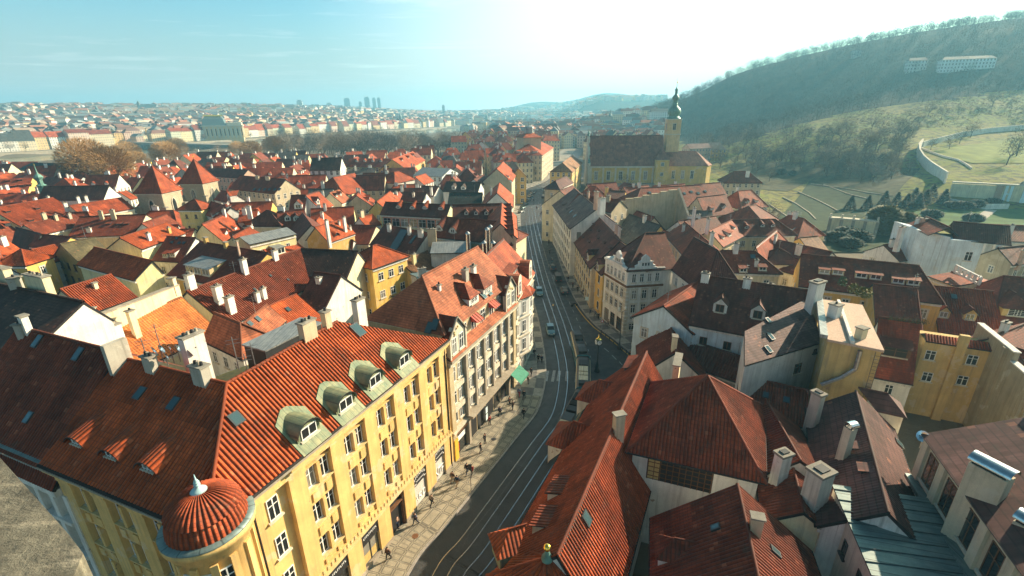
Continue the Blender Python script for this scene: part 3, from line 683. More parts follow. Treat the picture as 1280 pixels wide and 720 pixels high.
ca, cb_ = cell(u, per), cell(v, per); mx = t.math('MAXIMUM', ca, cb_); mn = t.math('MINIMUM', ca, cb_)
rim = t.math('MULTIPLY', t.math('GREATER_THAN', mx, .36), t.math('LESS_THAN', mx, .455)); rim = t.math('MULTIPLY', rim, t.math('LESS_THAN', mn, .38))
corner = t.math('GREATER_THAN', mn, .42)
dark = t.math('MAXIMUM', rim, corner)
c = t.mix(t.math('MULTIPLY', dark, .8), (.40, .36, .27, 1), (.15, .14, .12, 1))
vr = t.n('ShaderNodeTexVoronoi'); t.l(pos, vr.inputs['Vector']); vr.inputs['Scale'].default_value = 14
k = t.math('MULTIPLY', t.remap(t.noise(pos, .9, 5), .3, .7, .75, 1.15), t.remap(vr.outputs['Distance'], 0, .6, 1.1, .75))
t.l(t.mix(1.0, c, t.grey(k), 'MULTIPLY'), t.b.inputs['Base Color']); rough(t, .8, .2)
t = NT('checker_paving'); u, v, _ = t.sep(t.uv()); pos = t.n('ShaderNodeNewGeometry').outputs['Position']; ck = t.n('ShaderNodeTexChecker'); t.l(t.uv(), ck.inputs[0]); ck.inputs['Scale'].default_value = .42
ck.inputs[1].default_value = (.34, .32, .27, 1); ck.inputs[2].default_value = (.17, .165, .155, 1)
t.l(t.mix(1.0, ck.outputs[0], t.grey(t.remap(t.noise(pos, 1.5, 5), .3, .7, .75, 1.15)), 'MULTIPLY'), t.b.inputs['Base Color']); rough(t, .8, .2)
K0 = KERB; R1e = offset(KERB, 10.5)
strip('road', offset(KERB, -.02), R1e, .004, 'asphalt').build('road')['kind'] = 'structure'
mb = MB(); J = [P(*q, 0) for q in ((700, 520), (790, 520), (850, 470), (800, 425), (745, 395), (715, 365), (690, 350), (686, 430))]
mb.face([(p.x, p.y, .002) for p in J][::-1], 'asphalt'); mb.build('side_road')['kind'] = 'structure'
mb = strip('', offset(KERB, -16), offset(KERB, -.28), .125, 'mosaic'); n_ = len(KERB)
o0, o1 = offset(KERB, -.28), KERB
mb.idx([(p.x, p.y, .13) for p in o0]+[(p.x, p.y, .13) for p in o1]+[(p.x, p.y, -.05) for p in o1], [(i, n_+i, n_+i+1, i+1) for i in range(n_-1)]+[(n_+i, 2*n_+i, 2*n_+i+1, n_+i+1) for i in range(n_-1)], 'kerb_stone', False)
mb.mi('checker_paving')
for fi, f in enumerate(mb.f):
 if mb.mats[mb.m[fi]] == 'mosaic' and mb.v[f[0]].y > 69: mb.m[fi] = mb.mi('checker_paving')
mb.build('pavement')['kind'] = 'structure'
RK = curve([tuple(P(*q)[:2]) for q in ((800, 452), (768, 425), (742, 405), (722, 380), (708, 352), (697, 320), (689, 290), (683, 265), (684, 240))]+[(26, 302), (36, 330), (50, 395), (69, 490)])
mb = strip('', RK, offset(RK, 14), .12, 'checker_paving'); n_ = len(RK)
mb.idx([(p.x, p.y, .125) for p in offset(RK, .28)]+[(p.x, p.y, .125) for p in RK]+[(p.x, p.y, -.05) for p in RK], [(i, i+1, n_+i+1, n_+i) for i in range(n_-1)]+[(n_+i, n_+i+1, 2*n_+i+1, 2*n_+i) for i in range(n_-1)], 'kerb_stone', False)
mb.build('pavement')['kind'] = 'structure'
mb = MB()
for d in (2.3, 3.75, 5.3, 6.75):
 a, b = offset(KERB, d-.05), offset(KERB, d+.05); n_ = len(a)
 mb.idx([(p.x, p.y, .009) for p in a]+[(p.x, p.y, .009) for p in b], [(i, n_+i, n_+i+1, i+1) for i in range(n_-1)], 'rail_steel', False)
mb.build('tram_rails')['kind'] = 'structure'
mb = MB(); zc = offset(KERB, 0)
def mark(p0, p1, w_):
 d = (p1-p0).normalized(); n = Vector((d.y, -d.x, 0))*w_/2; mb.face([(q.x, q.y, .008) for q in (p0-n, p0+n, p1+n, p1-n)][::1], 'paint_line')
for q0, q1, w_ in (((684.5, 463.5), (682.5, 476.5), .55), ((699.5, 463.5), (697.5, 476.5), .55), ((709, 464), (708, 476.5), .55), ((735, 466), (734, 478), .55), ((693, 463), (690.5, 477), .5), ((721, 465), (720, 478), .5)): mark(P(*q0), P(*q1), w_)
for q0, q1 in (((755, 435), (761, 440)), ((765, 444), (770.5, 449.5)), ((774, 452), (778, 456.5))): mark(P(*q0), P(*q1), .2)
dl = offset(KERB, 8.6)
for i in range(30, len(dl)-40, 2):
 if dl[i].y > 78: mark(dl[i], dl[i]+(dl[i+1]-dl[i])*.7, .14)
mb.build('road_marking')['kind'] = 'structure'
mb = strip('', offset(RK, -.75), offset(RK, -.55), .010, 'yellow_paint');
mb.f = mb.f[:24]; mb.m = mb.m[:24]; mb.uv = mb.uv[:24]; mb.sm = mb.sm[:24]; mb.build('kerb_line')['kind'] = 'structure'
# ================================================================== HERO: yellow corner building
def V2(x, y, z=0.0): return Vector((x, y, z))
YEL = (.72, .47, .18)
A0, d1, n1 = V2(-8.2, 50.3), V2(.41, .912).normalized(), V2(.912, -.41).normalized()
C0 = V2(-20.2, 23.6); dL = V2(.93, -.367).normalized(); nL = V2(-.367, -.93).normalized(); B0 = C0-dL*17.6
b = new_bld('corner_building', 'yellow corner building with orange pantile roof, green barrel dormers and round corner turret', 'building', [A0, C0, B0])
b.tile = 'pan_tile'; b.rcol = RC['orange']; YB = b
mb = MB(); ins = .5
foot = [A0-n1*ins, C0-n1*ins-nL*ins, B0-nL*ins, B0-nL*13, A0-n1*13]
mb.prism(foot[::-1], 0, 18.4, 'plaster')
def facade(mb, o, d, n, ts, t_end, ttop=17.3):
 """pilasters at distances ts along d from o; bays between them get spandrels, piers, cornices"""
 F = lambda x0, x1, y0, y1, z0, z1, m='plaster': mb.frame_box(o, d, n, UP, x0, x1, y0, y1, z0, z1, m)
 for t_ in ts: F(t_-.8, t_+.8, -.499, 0, 6.05, ttop); F(t_-.85, t_+.85, -.497, .08, ttop-.5, ttop-.05)
 for t0, t1 in zip(ts[:-1], ts[1:]):
  x0, x1 = t0+.803, t1-.803; m_ = (x0+x1)/2
  for k, zb in enumerate((7.0, 10.75, 14.5)):
   F(m_-.17, m_+.17, -.498, -.08, zb, zb+2.05)                      # pier between the two windows
   F(x0, x1, -.496, -.18, zb-1.55, zb-.12)                          # spandrel
   F(x0, x1, -.496, -.02, zb-.118, zb-.004, 'cream_trim')           # sill course
   for q in (-.75, .75): F(m_+q-.32, m_+q+.32, -.178, -.06, zb-1.3, zb-.45)
   F(x0, x1, -.495, -.22, zb+2.07, zb+2.2)
 x0, x1 = ts[0]-.8, t_end
 F(x0, x1, -.5, .06, 5.45, 6.04); F(x0, x1, -.5, .3, 5.2, 5.448, 'cream_trim')
 q = x0+.3
 while q < x1: F(q, q+.22, .0601, .13, 5.5, 5.95, 'cream_trim'); q += .5
 F(x0, x1, -.5, .12, ttop+.003, 17.75); F(x0, x1, -.5, .35, 17.753, 18.1, 'cream_trim'); F(x0, x1, -.5, .62, 18.103, 18.5, 'plaster'); F(x0, x1, -.5, .8, 18.503, 18.68, 'stone')
tsR = [-29.3+2.6, -22.25, -17.85, -13.45, -9.05, -4.65, -.55]
facade(mb, A0, d1, n1, tsR[1:], .25)
mb.frame_box(A0, d1, n1, UP, -26.9, -23.06, -.5, .8, 18.503, 18.68, 'stone'); mb.frame_box(A0, d1, n1, UP, -26.9, -23.06, -.5, .12, 17.303, 18.5, 'plaster')
mb.frame_box(A0, d1, n1, UP, -26.4, -23.06, -.499, 0, 0, 5.2, 'plaster')
tsL = [.8, 5.2, 9.6, 14.0]
facade(mb, B0, dL, nL, tsL, 15.4)
for t_ in tsR[1:]: mb.frame_box(A0, d1, n1, UP, t_-.95, t_+.95, -.499, .04, 0.02, 5.19, 'plaster'); mb.frame_box(A0, d1, n1, UP, t_-1.0, t_+1.0, -.498, .1, .02, .6, 'stone')
for t_ in tsL: mb.frame_box(B0, dL, nL, UP, t_-.95, t_+.95, -.499, .04, 0.02, 5.19, 'plaster')
wallY = mb.build('wall', b.e, YEL)
def pairs(o, d, n, ts, rows=(7.0, 10.75, 14.5)):
 rot = math.atan2(d.y, d.x)
 for t0, t1 in zip(ts[:-1], ts[1:]):
  m_ = (t0+t1)/2
  for zb in rows:
   for q in (-.76, .76):
    p = o+d*(m_+q)-n*.494; put(win_mesh(1.02, 2.0, 'plain'), 'window', b.e, (p.x, p.y, zb+.01), rot)
pairs(A0, d1, n1, tsR[1:]); pairs(B0, dL, nL, tsL)
for zb in (7, 10.75, 14.5):
 p = A0+d1*-24.4-n1*.494; put(win_mesh(1.0, 2.0, 'plain'), 'window', b.e, (p.x, p.y, zb), math.atan2(d1.y, d1.x))
eR1, eC, eL = A0+d1*.25+n1*.65+UP*18.72, C0+n1*.6+nL*.6+UP*18.72, B0+nL*.65+UP*18.72
rC = P(283, 480, 24); rT, rL = on_plane(422, 402, eC, eR1, rC), on_plane(150, 447, eL, eC, rC)
rb = MB(); add_slope(b, rb, [eC, eR1, rT, rC], 'pan_tile', True); add_slope(b, rb, [eL, eC, rC, rL], 'pan_tile', True)
back = rC-n1*6+V2(0, 0, -5); rb.face([rT, rC, back-d1*-2, rT-n1*6-UP*5], 'pan_tile'); rb.face([rC, rL, rL-nL*5-UP*5, back], 'pan_tile')
ridge(rb, rC, rT); ridge(rb, rL, rC); ridge(rb, rC, eC)
for a, c_ in ((eC, eR1), (eL, eC)):   # walkway gutter along the eaves
 rb.tube(a+UP*.02, c_+UP*.02, .13, .13, 'gutter', 6)
b.roof = rb.build('roof', b.e, b.rcol)
tc = C0-n1*.25-nL*.25
mb = MB(); mb.lathe(tc, [(2.15, 0), (2.15, 17.2), (2.25, 17.25), (2.3, 17.6), (2.5, 17.7), (2.55, 18.2), (2.78, 18.3), (2.78, 18.75), (2.1, 18.8)], 'plaster', 36)
for k in range(9):
 a = math.radians(150+k*30); p = tc+V2(math.cos(a), math.sin(a))*2.18; mb.box((p.x, p.y, 6.2), .45, .3, 10.9, 'plaster', a+math.pi/2)
mb.lathe(tc+UP*18.76, [(2.8, 0), (2.8, .12), (2.3, .14)], 'teal_roof', 36)
mb.lathe(tc, [(2.2, 5.2), (2.4, 5.25), (2.4, 5.6), (2.2, 5.65)], 'cream_trim', 36)
tw = mb.build('turret', b.e, YEL)
for k in (1, 2, 3, 4, 5):
 for zb in (7, 10.75, 14.5):
  a = math.radians(165+k*30); p = tc+V2(math.cos(a), math.sin(a))*2.16; put(win_mesh(1.0, 1.95, 'plain'), 'window', tw, (p.x, p.y, zb), a+math.pi/2)
mb = MB()
def ribbed(c, prof, n=44, mat='pan_tile', amp=.07):
 vs, uvs, fs = [], [], []; k = n*4
 for j, (r, z) in enumerate(prof):
  for i in range(k):
   a = 2*math.pi*i/k; h = amp*abs(math.sin(math.pi*i/4)); vs.append(c+V2(math.cos(a)*(r+h*.5), math.sin(a)*(r+h*.5), z+h*.7)); uvs.append((i/4*TP, j*.8))
 for j in range(len(prof)-1):
  for i in range(k): fs.append((j*k+i, j*k+(i+1) % k, (j+1)*k+(i+1) % k, (j+1)*k+i))
 mb.idx(vs, fs, mat, True, uvs)
ribbed(tc, [(2.36, 18.85), (2.3, 19.4), (2.12, 20.0), (2.05, 20.12)]); ribbed(tc, [(2.22, 20.1), (1.95, 20.5), (1.48, 20.9), (.9, 21.2), (.4, 21.35)], 38)
dome = mb.build('dome', tw, RC['red'])
mb = MB(); mb.lathe(tc+UP*21.28, [(r_*.66, (z_-22.25)*.62) for r_, z_ in ((.75, 22.25), (.78, 22.35), (.6, 22.55), (.22, 22.8), (.12, 22.95), (.14, 23.0), (.3, 23.05), (.3, 23.15), (.14, 23.2), (.14, 23.3), (.27, 23.35), (.27, 23.45), (.12, 23.5), (.2, 23.65), (.1, 23.8), (.03, 24.4), (0, 24.5))], 'finial_blue', 16)
mb.build('finial', tw)
b.tile = 'copper'; b.rcol = RC['orange']
for px, py in ((386.5, 546), (432.5, 511.5), (469, 482), (505, 456.5)):
 r = hit(b, px, py); p, (n, u, w_, dn, tan) = r[1], r[2]; mb = MB()
 q = p+n*.1; mb.frame_box(q, u, w_, n, -1.5, 1.5, -1.05, 2.3, 0, .05, 'copper'); q3 = q+w_*2.3; mb.face([q3-u*1.5+n*.05, q3+u*1.5+n*.05, q3+u*.3+w_*.9+n*.05, q3-u*.3+w_*.9+n*.05], 'copper'); mb.build('copper_apron', b.e)
 dormer_at(b, p+n*.1, dn, tan, 'barrel', 2.35, 1.05, 'copper', 'plain', (.3, .4, .3), 'copper')
b.tile = 'pan_tile'
for px, py in ((97, 555), (140, 571), (186, 587)): dormer(b, px, py, 'eye', 2.6, .85, 'dark', 'plain', RC['orange'])
for q in ((176, 492, .8, 1.1), (218, 505, .8, 1.1), (295, 524, .9, 1.1), (447, 413, 1.1, 1.6)): skylight(b, *q)
chim(b, 191, 463, 1.5, 1.25, .8, 'grey', pots=3); chim(b, 254, 478, 1.7, 1.6, .9, 'grey', pots=3)
chimney(b, P(247, 452, 23.4), 3.0, 2.2, 1.0, math.atan2(d1.y, d1.x), WC['white'], True, 4)
chim(b, 386, 421, 1.8, 1.9, .9, 'beige', pots=3, rot=math.atan2(d1.y, d1.x)); chim(b, 409, 407, 1.7, .9, .8, 'beige', pots=1)
chimney(b, P(451, 402, 21), 3.2, 1.7, 1.0, math.atan2(d1.y, d1.x), WC['white'], True, 3)
mb = MB(); a = P(330, 440, 22.5); q = P(402, 404, 22.5); dd = (q-a).normalized(); nn = V2(dd.y, -dd.x)
mb.frame_box(a, dd, nn, UP, 0, (q-a).length, -3.2, .2, 0, .15, 'zinc'); mb.frame_box(a, dd, nn, UP, .1, (q-a).length-.1, -3.0, 0, -4, -.002, 'dark_metal'); mb.build('metal_canopy', b.e)
def dish(par, p, aim, r=.45):
 mb = MB(); p = Vector(p); mb.tube(p, p+UP*1.2, .04, .04, 'grey_metal', 6); f = Vector((math.cos(aim)*.9, math.sin(aim)*.9, .42)).normalized(); c = p+UP*1.25+f*.12; x = f.orthogonal().normalized(); y = f.cross(x)
 vs = [c-f*.14]+[c-f*.14*(1-k/3)**2+ (x*math.cos(2*math.pi*i/12)+y*math.sin(2*math.pi*i/12))*r*k/3 for k in (1, 2, 3) for i in range(12)]
 fs = [(0, 1+i, 1+(i+1) % 12) for i in range(12)]+[(1+12*k+i, 13+12*k+i, 13+12*k+(i+1) % 12, 1+12*k+(i+1) % 12) for k in (0, 1) for i in range(12)]
 mb.idx(vs, fs, 'shiny_metal', True); mb.tube(c-y*r*.5, c+f*.5, .02, .02, 'dark', 4); mb.tube(c+f*.5, c+f*.62, .05, .05, 'dark', 6); mb.build('satellite_dish', par)
for px, py, z in ((196, 447, 23.6), (205, 445, 23.6), (218, 446, 23.6), (226, 444, 23.4), (240, 449, 23.4), (212, 455, 23.8)): dish(b.e, P(px, py+8, z), math.radians(random.uniform(20, 75)))
def mast(par, p, h, arms=2):
 mb = MB(); p = Vector(p); mb.tube(p, p+UP*h, .05, .035, 'grey_metal', 6)
 for i in range(arms): z = p+UP*(h-.3-.35*i); mb.tube(z-V2(.5, .2), z+V2(.5, .2), .02, .02, 'grey_metal', 4)
 mb.build('aerial_mast', par)
for px, py, z, h in ((299, 462, 23, 3.2), (311, 470, 22.5, 2.2), (321, 466, 22.5, 3), (203, 442, 23, 3), (186, 455, 23, 2.6)): mast(b.e, P(px, py, z), h)
mb = MB()
for t_ in (-26.3, -.1): mb.tube(A0+d1*t_+n1*.08+UP*.2, A0+d1*t_+n1*.08+UP*17.6, .08, .08, 'gutter', 6)
mb.build('downpipe', b.e)
def bay_front(t0, t1, kind, sign=None):
 m_ = (t0+t1)/2; w_ = t1-t0-1.95; mb = MB()
 F = lambda x0, x1, y0, y1, z0, z1, m: mb.frame_box(A0, d1, n1, UP, m_+x0, m_+x1, y0, y1, z0, z1, m)
 if kind == 'glass':
  F(-w_/2, w_/2, -.49, -.3, .15, 4.9, 'dark_metal'); F(-w_/2+.12, w_/2-.12, -.298, -.28, .7, 3.6, 'glass'); F(-w_/2+.2, w_/2-.2, -.278, -.27, .8, 1.9, 'brass_tile'); F(-.05, .05, -.297, -.22, .7, 3.6, 'dark_metal'); F(-w_/2, w_/2, -.3, .02, .15, .6, 'stone')
 elif kind == 'shutter':
  F(-w_/2, w_/2, -.49, -.25, .15, 3.2, 'grey_metal')
  for k in range(14): F(-w_/2, w_/2, -.249, -.22, .3+k*.2, .4+k*.2, 'white_trim')
 else:
  F(-w_/2, w_/2, -.49, -.45, .1, 4.9, 'dark'); F(-w_/2, -w_/2+.2, -.45, -.1, .1, 4.9, 'wood'); F(w_/2-.2, w_/2, -.45, -.1, .1, 4.9, 'wood'); F(-w_/2, w_/2, -.45, -.1, 3.6, 3.8, 'wood')
 s = mb.build('shop_front' if kind != 'door' else 'entrance_door', b.e)
 if sign:
  mb = MB(); z0, z1 = 3.35, 4.95
  mb.frame_box(A0, d1, n1, UP, m_-w_/2, m_+w_/2, -.29, -.06, z0, z1, 'dark')
  L_ = lambda x0, x1, za, zb: mb.frame_box(A0, d1, n1, UP, m_+x0, m_+x1, -.058, -.04, za, zb, 'letter_white')
  if sign == 'arc':   # a word set on an arch over a short line of text
   for k in range(9):
    x = -1.0+k*.25; z = 4.15+.42*math.cos(x*1.35); L_(x-.085, x-.02, z-.16, z+.16); L_(x-.02, x+.07, z+(.1 if k % 2 else -.16), z+(.16 if k % 2 else -.1))
   for k in range(7): x = -.7+k*.22; L_(x, x+.13, 3.75, 3.86)
   L_(-1.1, -.75, 3.5, 3.6); L_(.75, 1.1, 3.5, 3.6)
  else:
   for k in range(10): x = -.95+k*.2; L_(x, x+.05, 4.1, 4.35); L_(x+.05, x+.13, 4.3 if k % 3 else 4.1, 4.35 if k % 3 else 4.15)
  mb.build('shop_sign', s)
 return m_, w_
fr = []
for (t0, t1), sp in zip(zip(tsR[1:-1], tsR[2:]), ['glass:line', 'glass:line', 'door', 'shutter:arc', 'shutter:arc']):
 k, _, s = sp.partition(':'); fr.append(bay_front(t0, t1, k, s or None))
def glyph(ch, mb, o, d, up, n, s, mat='letter_white'):
 """block capitals from bars on a 0..1 grid"""
 G_ = {'N': [((0, 0), (0, 1)), ((0, 1), (.7, 0)), ((.7, 0), (.7, 1))], 'T': [((0, 1), (.7, 1)), ((.35, 0), (.35, 1))], 'P': [((0, 0), (0, 1)), ((0, 1), (.7, 1)), ((.7, 1), (.7, .5)), ((.7, .5), (0, .5))],
          'H': [((0, 0), (0, 1)), ((.7, 0), (.7, 1)), ((0, .5), (.7, .5))], 'A': [((0, 0), (.35, 1)), ((.35, 1), (.7, 0)), ((.15, .4), (.55, .4))], 'R': [((0, 0), (0, 1)), ((0, 1), (.7, 1)), ((.7, 1), (.7, .5)), ((.7, .5), (0, .5)), ((.2, .5), (.7, 0))],
          'O': [((0, 0), (0, 1)), ((0, 1), (.7, 1)), ((.7, 1), (.7, 0)), ((.7, 0), (0, 0))], 'Y': [((0, 1), (.35, .5)), ((.7, 1), (.35, .5)), ((.35, .5), (.35, 0))], 'C': [((.7, 1), (0, 1)), ((0, 1), (0, 0)), ((0, 0), (.7, 0))], 'I': [((.35, 0), (.35, 1))]}
 for (x0, z0), (x1, z1) in G_[ch]:
  a = o+d*x0*s+up*z0*s; c = o+d*x1*s+up*z1*s; mb.tube(a, c, .085*s, .085*s, mat, 4, False)
for (m_, w_), word in ((fr[4], 'NTP'), (fr[3], 'ARO')):
 mb = MB()
 for i, ch in enumerate(word): glyph(ch, mb, A0+d1*(m_-1.05+i*.75)-n1*.2+UP*.9, d1, UP, n1, 1.05 if word == 'NTP' else .7)
 mb.build('graffiti_letters', b.e)
# ================================================================== neighbours along the square, left of the corner building
def pslope(b, mb, pix, corr=True, tile=None): add_slope(b, mb, [P(*q) for q in pix], tile or b.tile, corr)
def poly_house(name, label, cat, ring, slopes, wall, roof, tile='pan_tile', corr=True, z0=0, group=None, win=None, ridges=()):
 """building from photo pixels with heights: ring = wall top points, slopes = roof polygons"""
 pts = [P(*q) for q in ring]; b = new_bld(name, label, cat, pts, group); b.tile, b.rcol = tile, RC.get(roof, roof)
 mb = MB(); cc = ccw([(p.x, p.y, p.z) for p in pts]); wallring(mb, [Vector(p) for p in cc], z0); mb.build('wall', b.e, WC.get(wall, wall))
 rb = MB()
 for s in slopes: pslope(b, rb, s, corr)
 for a, c_ in ridges: ridge(rb, P(*a), P(*c_), tile)
 b.roof = rb.build('roof', b.e, b.rcol)
 if win:
  cc = [Vector(p) for p in cc]
  for a, c_ in zip(cc, cc[1:]+cc[:1]):
   if facing(V2(a.x, a.y), V2(c_.x, c_.y)): windows(b.e, a, c_, z0+.6, min(a.z, c_.z)-.5, kind=win)
 FOOT.append((b.c.x, b.c.y, 7)); return b
nLu = nL
B1 = B0-dL*15.5
b = new_bld('town_building', 'dark tiled grey-fronted building joined to the left of the yellow corner building', 'building', [B0, B1]); b.tile, b.rcol = 'pan_tile', RC['brown']
e1, e2 = B0-dL*.05+nL*.2+UP*17.6, B1+nL*.2+UP*17.6; r1, r2 = P(153, 438, 24.2), P(52, 409, 24.2)
r1 = rL+UP*.5; r2 = r1-dL*15.6
mb = MB(); mb.prism([(p.x, p.y) for p in (B0-dL*.02-nL*.5, B1-nL*.5, B1-nL*13, B0-nL*13)], 0, 16.2, 'plaster')
F = lambda x0, x1, y0, y1, z0, z1, m='plaster': mb.frame_box(B1, dL, nL, UP, x0, x1, y0, y1, z0, z1, m)
for k in range(8): F(.3+k*2.15, .9+k*2.15, -.498, .1, 4.5, 15.2, 'white_trim')
for z in (4.3, 8.2, 12.0): F(0, 15.4, -.497, .25, z, z+.35, 'white_trim')
F(0, 15.4, -.5, .45, 15.3, 15.9, 'white_trim'); F(0, 15.4, -.5, -.1, 15.9, 16.9, 'plaster')
mb.build('wall', b.e, (.4, .39, .35))
for k in range(7):
 for z in (5.3, 9.1, 12.9):
  p = B1+dL*(1.75+k*2.15)-nL*.494; put(win_mesh(1.05, 2.0, 'plain'), 'window', b.e, (p.x, p.y, z), math.atan2(dL.y, dL.x))
rb = MB(); add_slope(b, rb, [e2, e1, r1, r2], 'pan_tile', True)
s0, s1 = B1+nL*.5+UP*15.95, B0-dL*.05+nL*.5+UP*15.95; add_slope(b, rb, [s0, s1, s1-nL*.75+UP*.95, s0-nL*.75+UP*.95], 'pan_tile', True)
rb.face([r1, r1-nL*6-UP*5, r2-nL*6-UP*5, r2], 'pan_tile'); ridge(rb, r2, r1)
rb.frame_box(e2, dL, nL, UP, 0, (e1-e2).length, -.8, -.1, .35, .42, 'teal_roof')
rb.build('roof', b.e, b.rcol)
for q in ((48, 427, .8, 1.3), (99, 443, .8, 1.3), (37, 522, .7, 1.0)): skylight(b, *q)
chim(b, 150, 452, 2.2, .6, 2.2, 'grey', pots=0, cap=False)
chim(b, 36, 416, 2.0, .8, .7, 'white', pots=0); chimney(b, P(31, 424, 23.6), 1.8, .8, .8, 0, WC['grey'], True, 1)
B2 = B1-dL*22
b = new_bld('town_building', 'almost black tiled roof with white sunlit gable, cut by the left frame edge', 'building', [B1, B2]); b.tile, b.rcol = 'plain_tile', RC['black']
r1 = P(84, 373, 25.2); t_ = (r1-B1).dot(dL);
r1 = P(84, 373, 25.2); g1 = P(52, 409, 22.5); g1 = B1+dL*((g1-B1).dot(dL))
off = (r1-B1).dot(nL)
mb = MB(); ring = [V2(*(B1-dL*.03)[:2], 17.5), V2(*B2[:2], 17.5), V2(*(B2+nL*(off-2))[:2], 22.2), V2(*(B1-dL*.03+nL*(off-2))[:2], 22.2)]
q0 = V2(*(B1-dL*.03+nL*off)[:2], 25.0); ring = ring+[q0]; cc = ccw([(p.x, p.y, p.z) for p in ring]); wallring(mb, [Vector(p) for p in cc], 0); mb.build('wall', b.e, WC['white'])
rb = MB(); ra, rz = V2(*(B1+nL*off)[:2], 25.2), V2(*(B2+nL*off)[:2], 25.2); ea, ez = B1+nL*.7+UP*17.2, B2+nL*.7+UP*17.2
add_slope(b, rb, [ez, ea, ra, rz], 'plain_tile', False); add_slope(b, rb, [B1+nL*(off-2.2)+UP*22.1, B2+nL*(off-2.2)+UP*22.1, rz, ra], 'plain_tile', False); ridge(rb, rz, ra, 'plain_tile'); rb.build('roof', b.e, b.rcol)
chimney(b, P(52, 362, 25), 2.0, 4.6, 1.0, math.atan2(dL.y, dL.x), WC['cream'], True, 4); chimney(b, P(24, 366, 24.5), 2.1, 1.2, 1.0, 0, WC['grey'], True, 1)
chimney(b, P(8, 352, 25), 2.0, 3, 1.0, math.atan2(dL.y, dL.x), WC['cream'], True, 0)
t = MB(); a = P(0, 575, 39.5); q = [P(0, 572, 40.2), P(86, 668, 40.2), P(104, 692, 40.2), P(92, 720, 40.2), P(60, 770, 40.2), P(-60, 770, 40.2)]
pl = [(p.x, p.y) for p in q]; t.prism(pl, 39.7, 40.2, 'ledge'); cx = sum(p[0] for p in pl)/6; cy = sum(p[1] for p in pl)/6
t.prism([(cx+(x-cx)*.88, cy+(y-cy)*.88) for x, y in pl], 36, 39.698, 'stone'); t.prism([(cx+(x-cx)*.6, cy+(y-cy)*.6) for x, y in pl], 0, 35.998, 'stone')
tag(t.build('stone_pillar'), 'weathered grey stone ledge of the lookout tower at the lower left', 'stone ledge')
# ================================================================== HERO: ornate brown-and-cream building next along the street
F0, F1 = V2(-7.9, 51.0), V2(.6, 69.9); d2 = (F1-F0).normalized(); n2 = V2(d2.y, -d2.x); L2 = (F1-F0).length
b = new_bld('ornate_building', 'tan facade with two carved gables, red awnings and pinkish roof with two big hipped dormers', 'building', [F0, F1, F0-n2*10, F1-n2*10]); b.tile, b.rcol = 'plain_tile', RC['pink']; OB = b
mb = MB(); o = F0; F = lambda x0, x1, y0, y1, z0, z1, m='plaster': mb.frame_box(o, d2, n2, UP, x0, x1, y0, y1, z0, z1, m)
mb.prism([(p.x, p.y) for p in (F0-n2*.4+d2*.02, F1-n2*.4, F1-n2*13, F0-n2*13+d2*.02)], 0, 15.2, 'plaster'); mb.prism([(p.x, p.y) for p in (F0-n2*.9+d2*.03, F1-n2*.9, F1-n2*12.9, F0-n2*12.9+d2*.03)], 15.2, 18.7, 'plaster')
bays = [0.3, 4.3, 6.9, 9.6, 12.3, 15.0, 17.6, L2-.4]
for t_ in bays[1:-1]: F(t_-.22, t_+.22, -.398, .05, 4.6, 14.6, 'stone')
F(0.05, 1.0, -.398, 0, .02, 14.8); F(L2-1.0, L2, -.398, 0, .02, 14.8); F(4.0, 4.5, -.398, .15, .02, 14.8, 'stone'); F(17.3, 17.9, -.398, .15, .02, 14.8, 'stone')
F(.05, L2, -.4, .5, 15.0, 15.35, 'stone'); F(.05, L2, -.4, .25, 14.5, 14.998, 'trim'); F(3.9, 18.2, -.4, .9, 4.6, 4.95, 'stone'); F(.05, L2, -.4, .2, 4.3, 4.598, 'trim')
for t0, t1 in zip(bays[:-1], bays[1:]):
 for z in (8.0, 11.2): F(t0+.25, t1-.25, -.397, -.1, z-.9, z-.15, 'trim')
mb.build('wall', b.e, (.5, .40, .24))
rot = math.atan2(d2.y, d2.x)
for t0, t1 in zip(bays[:-1], bays[1:]):
 m_ = (t0+t1)/2; wide = t1-t0 > 3
 for z in (5.4, 8.2, 11.5):
  for q in ((-.8, .8) if wide else (-.45, .45) if t1-t0 > 2.3 else (0,)):
   p = o+d2*(m_+q)-n2*.39; put(win_mesh(1.0 if wide else .85, 2.2, 'plain'), 'window', b.e, (p.x, p.y, z), rot)
 if not wide:
  p = o+d2*m_-n2*.89; put(win_mesh(1.3, 2.0, 'plain'), 'window', b.e, (p.x, p.y, 16.0), rot)
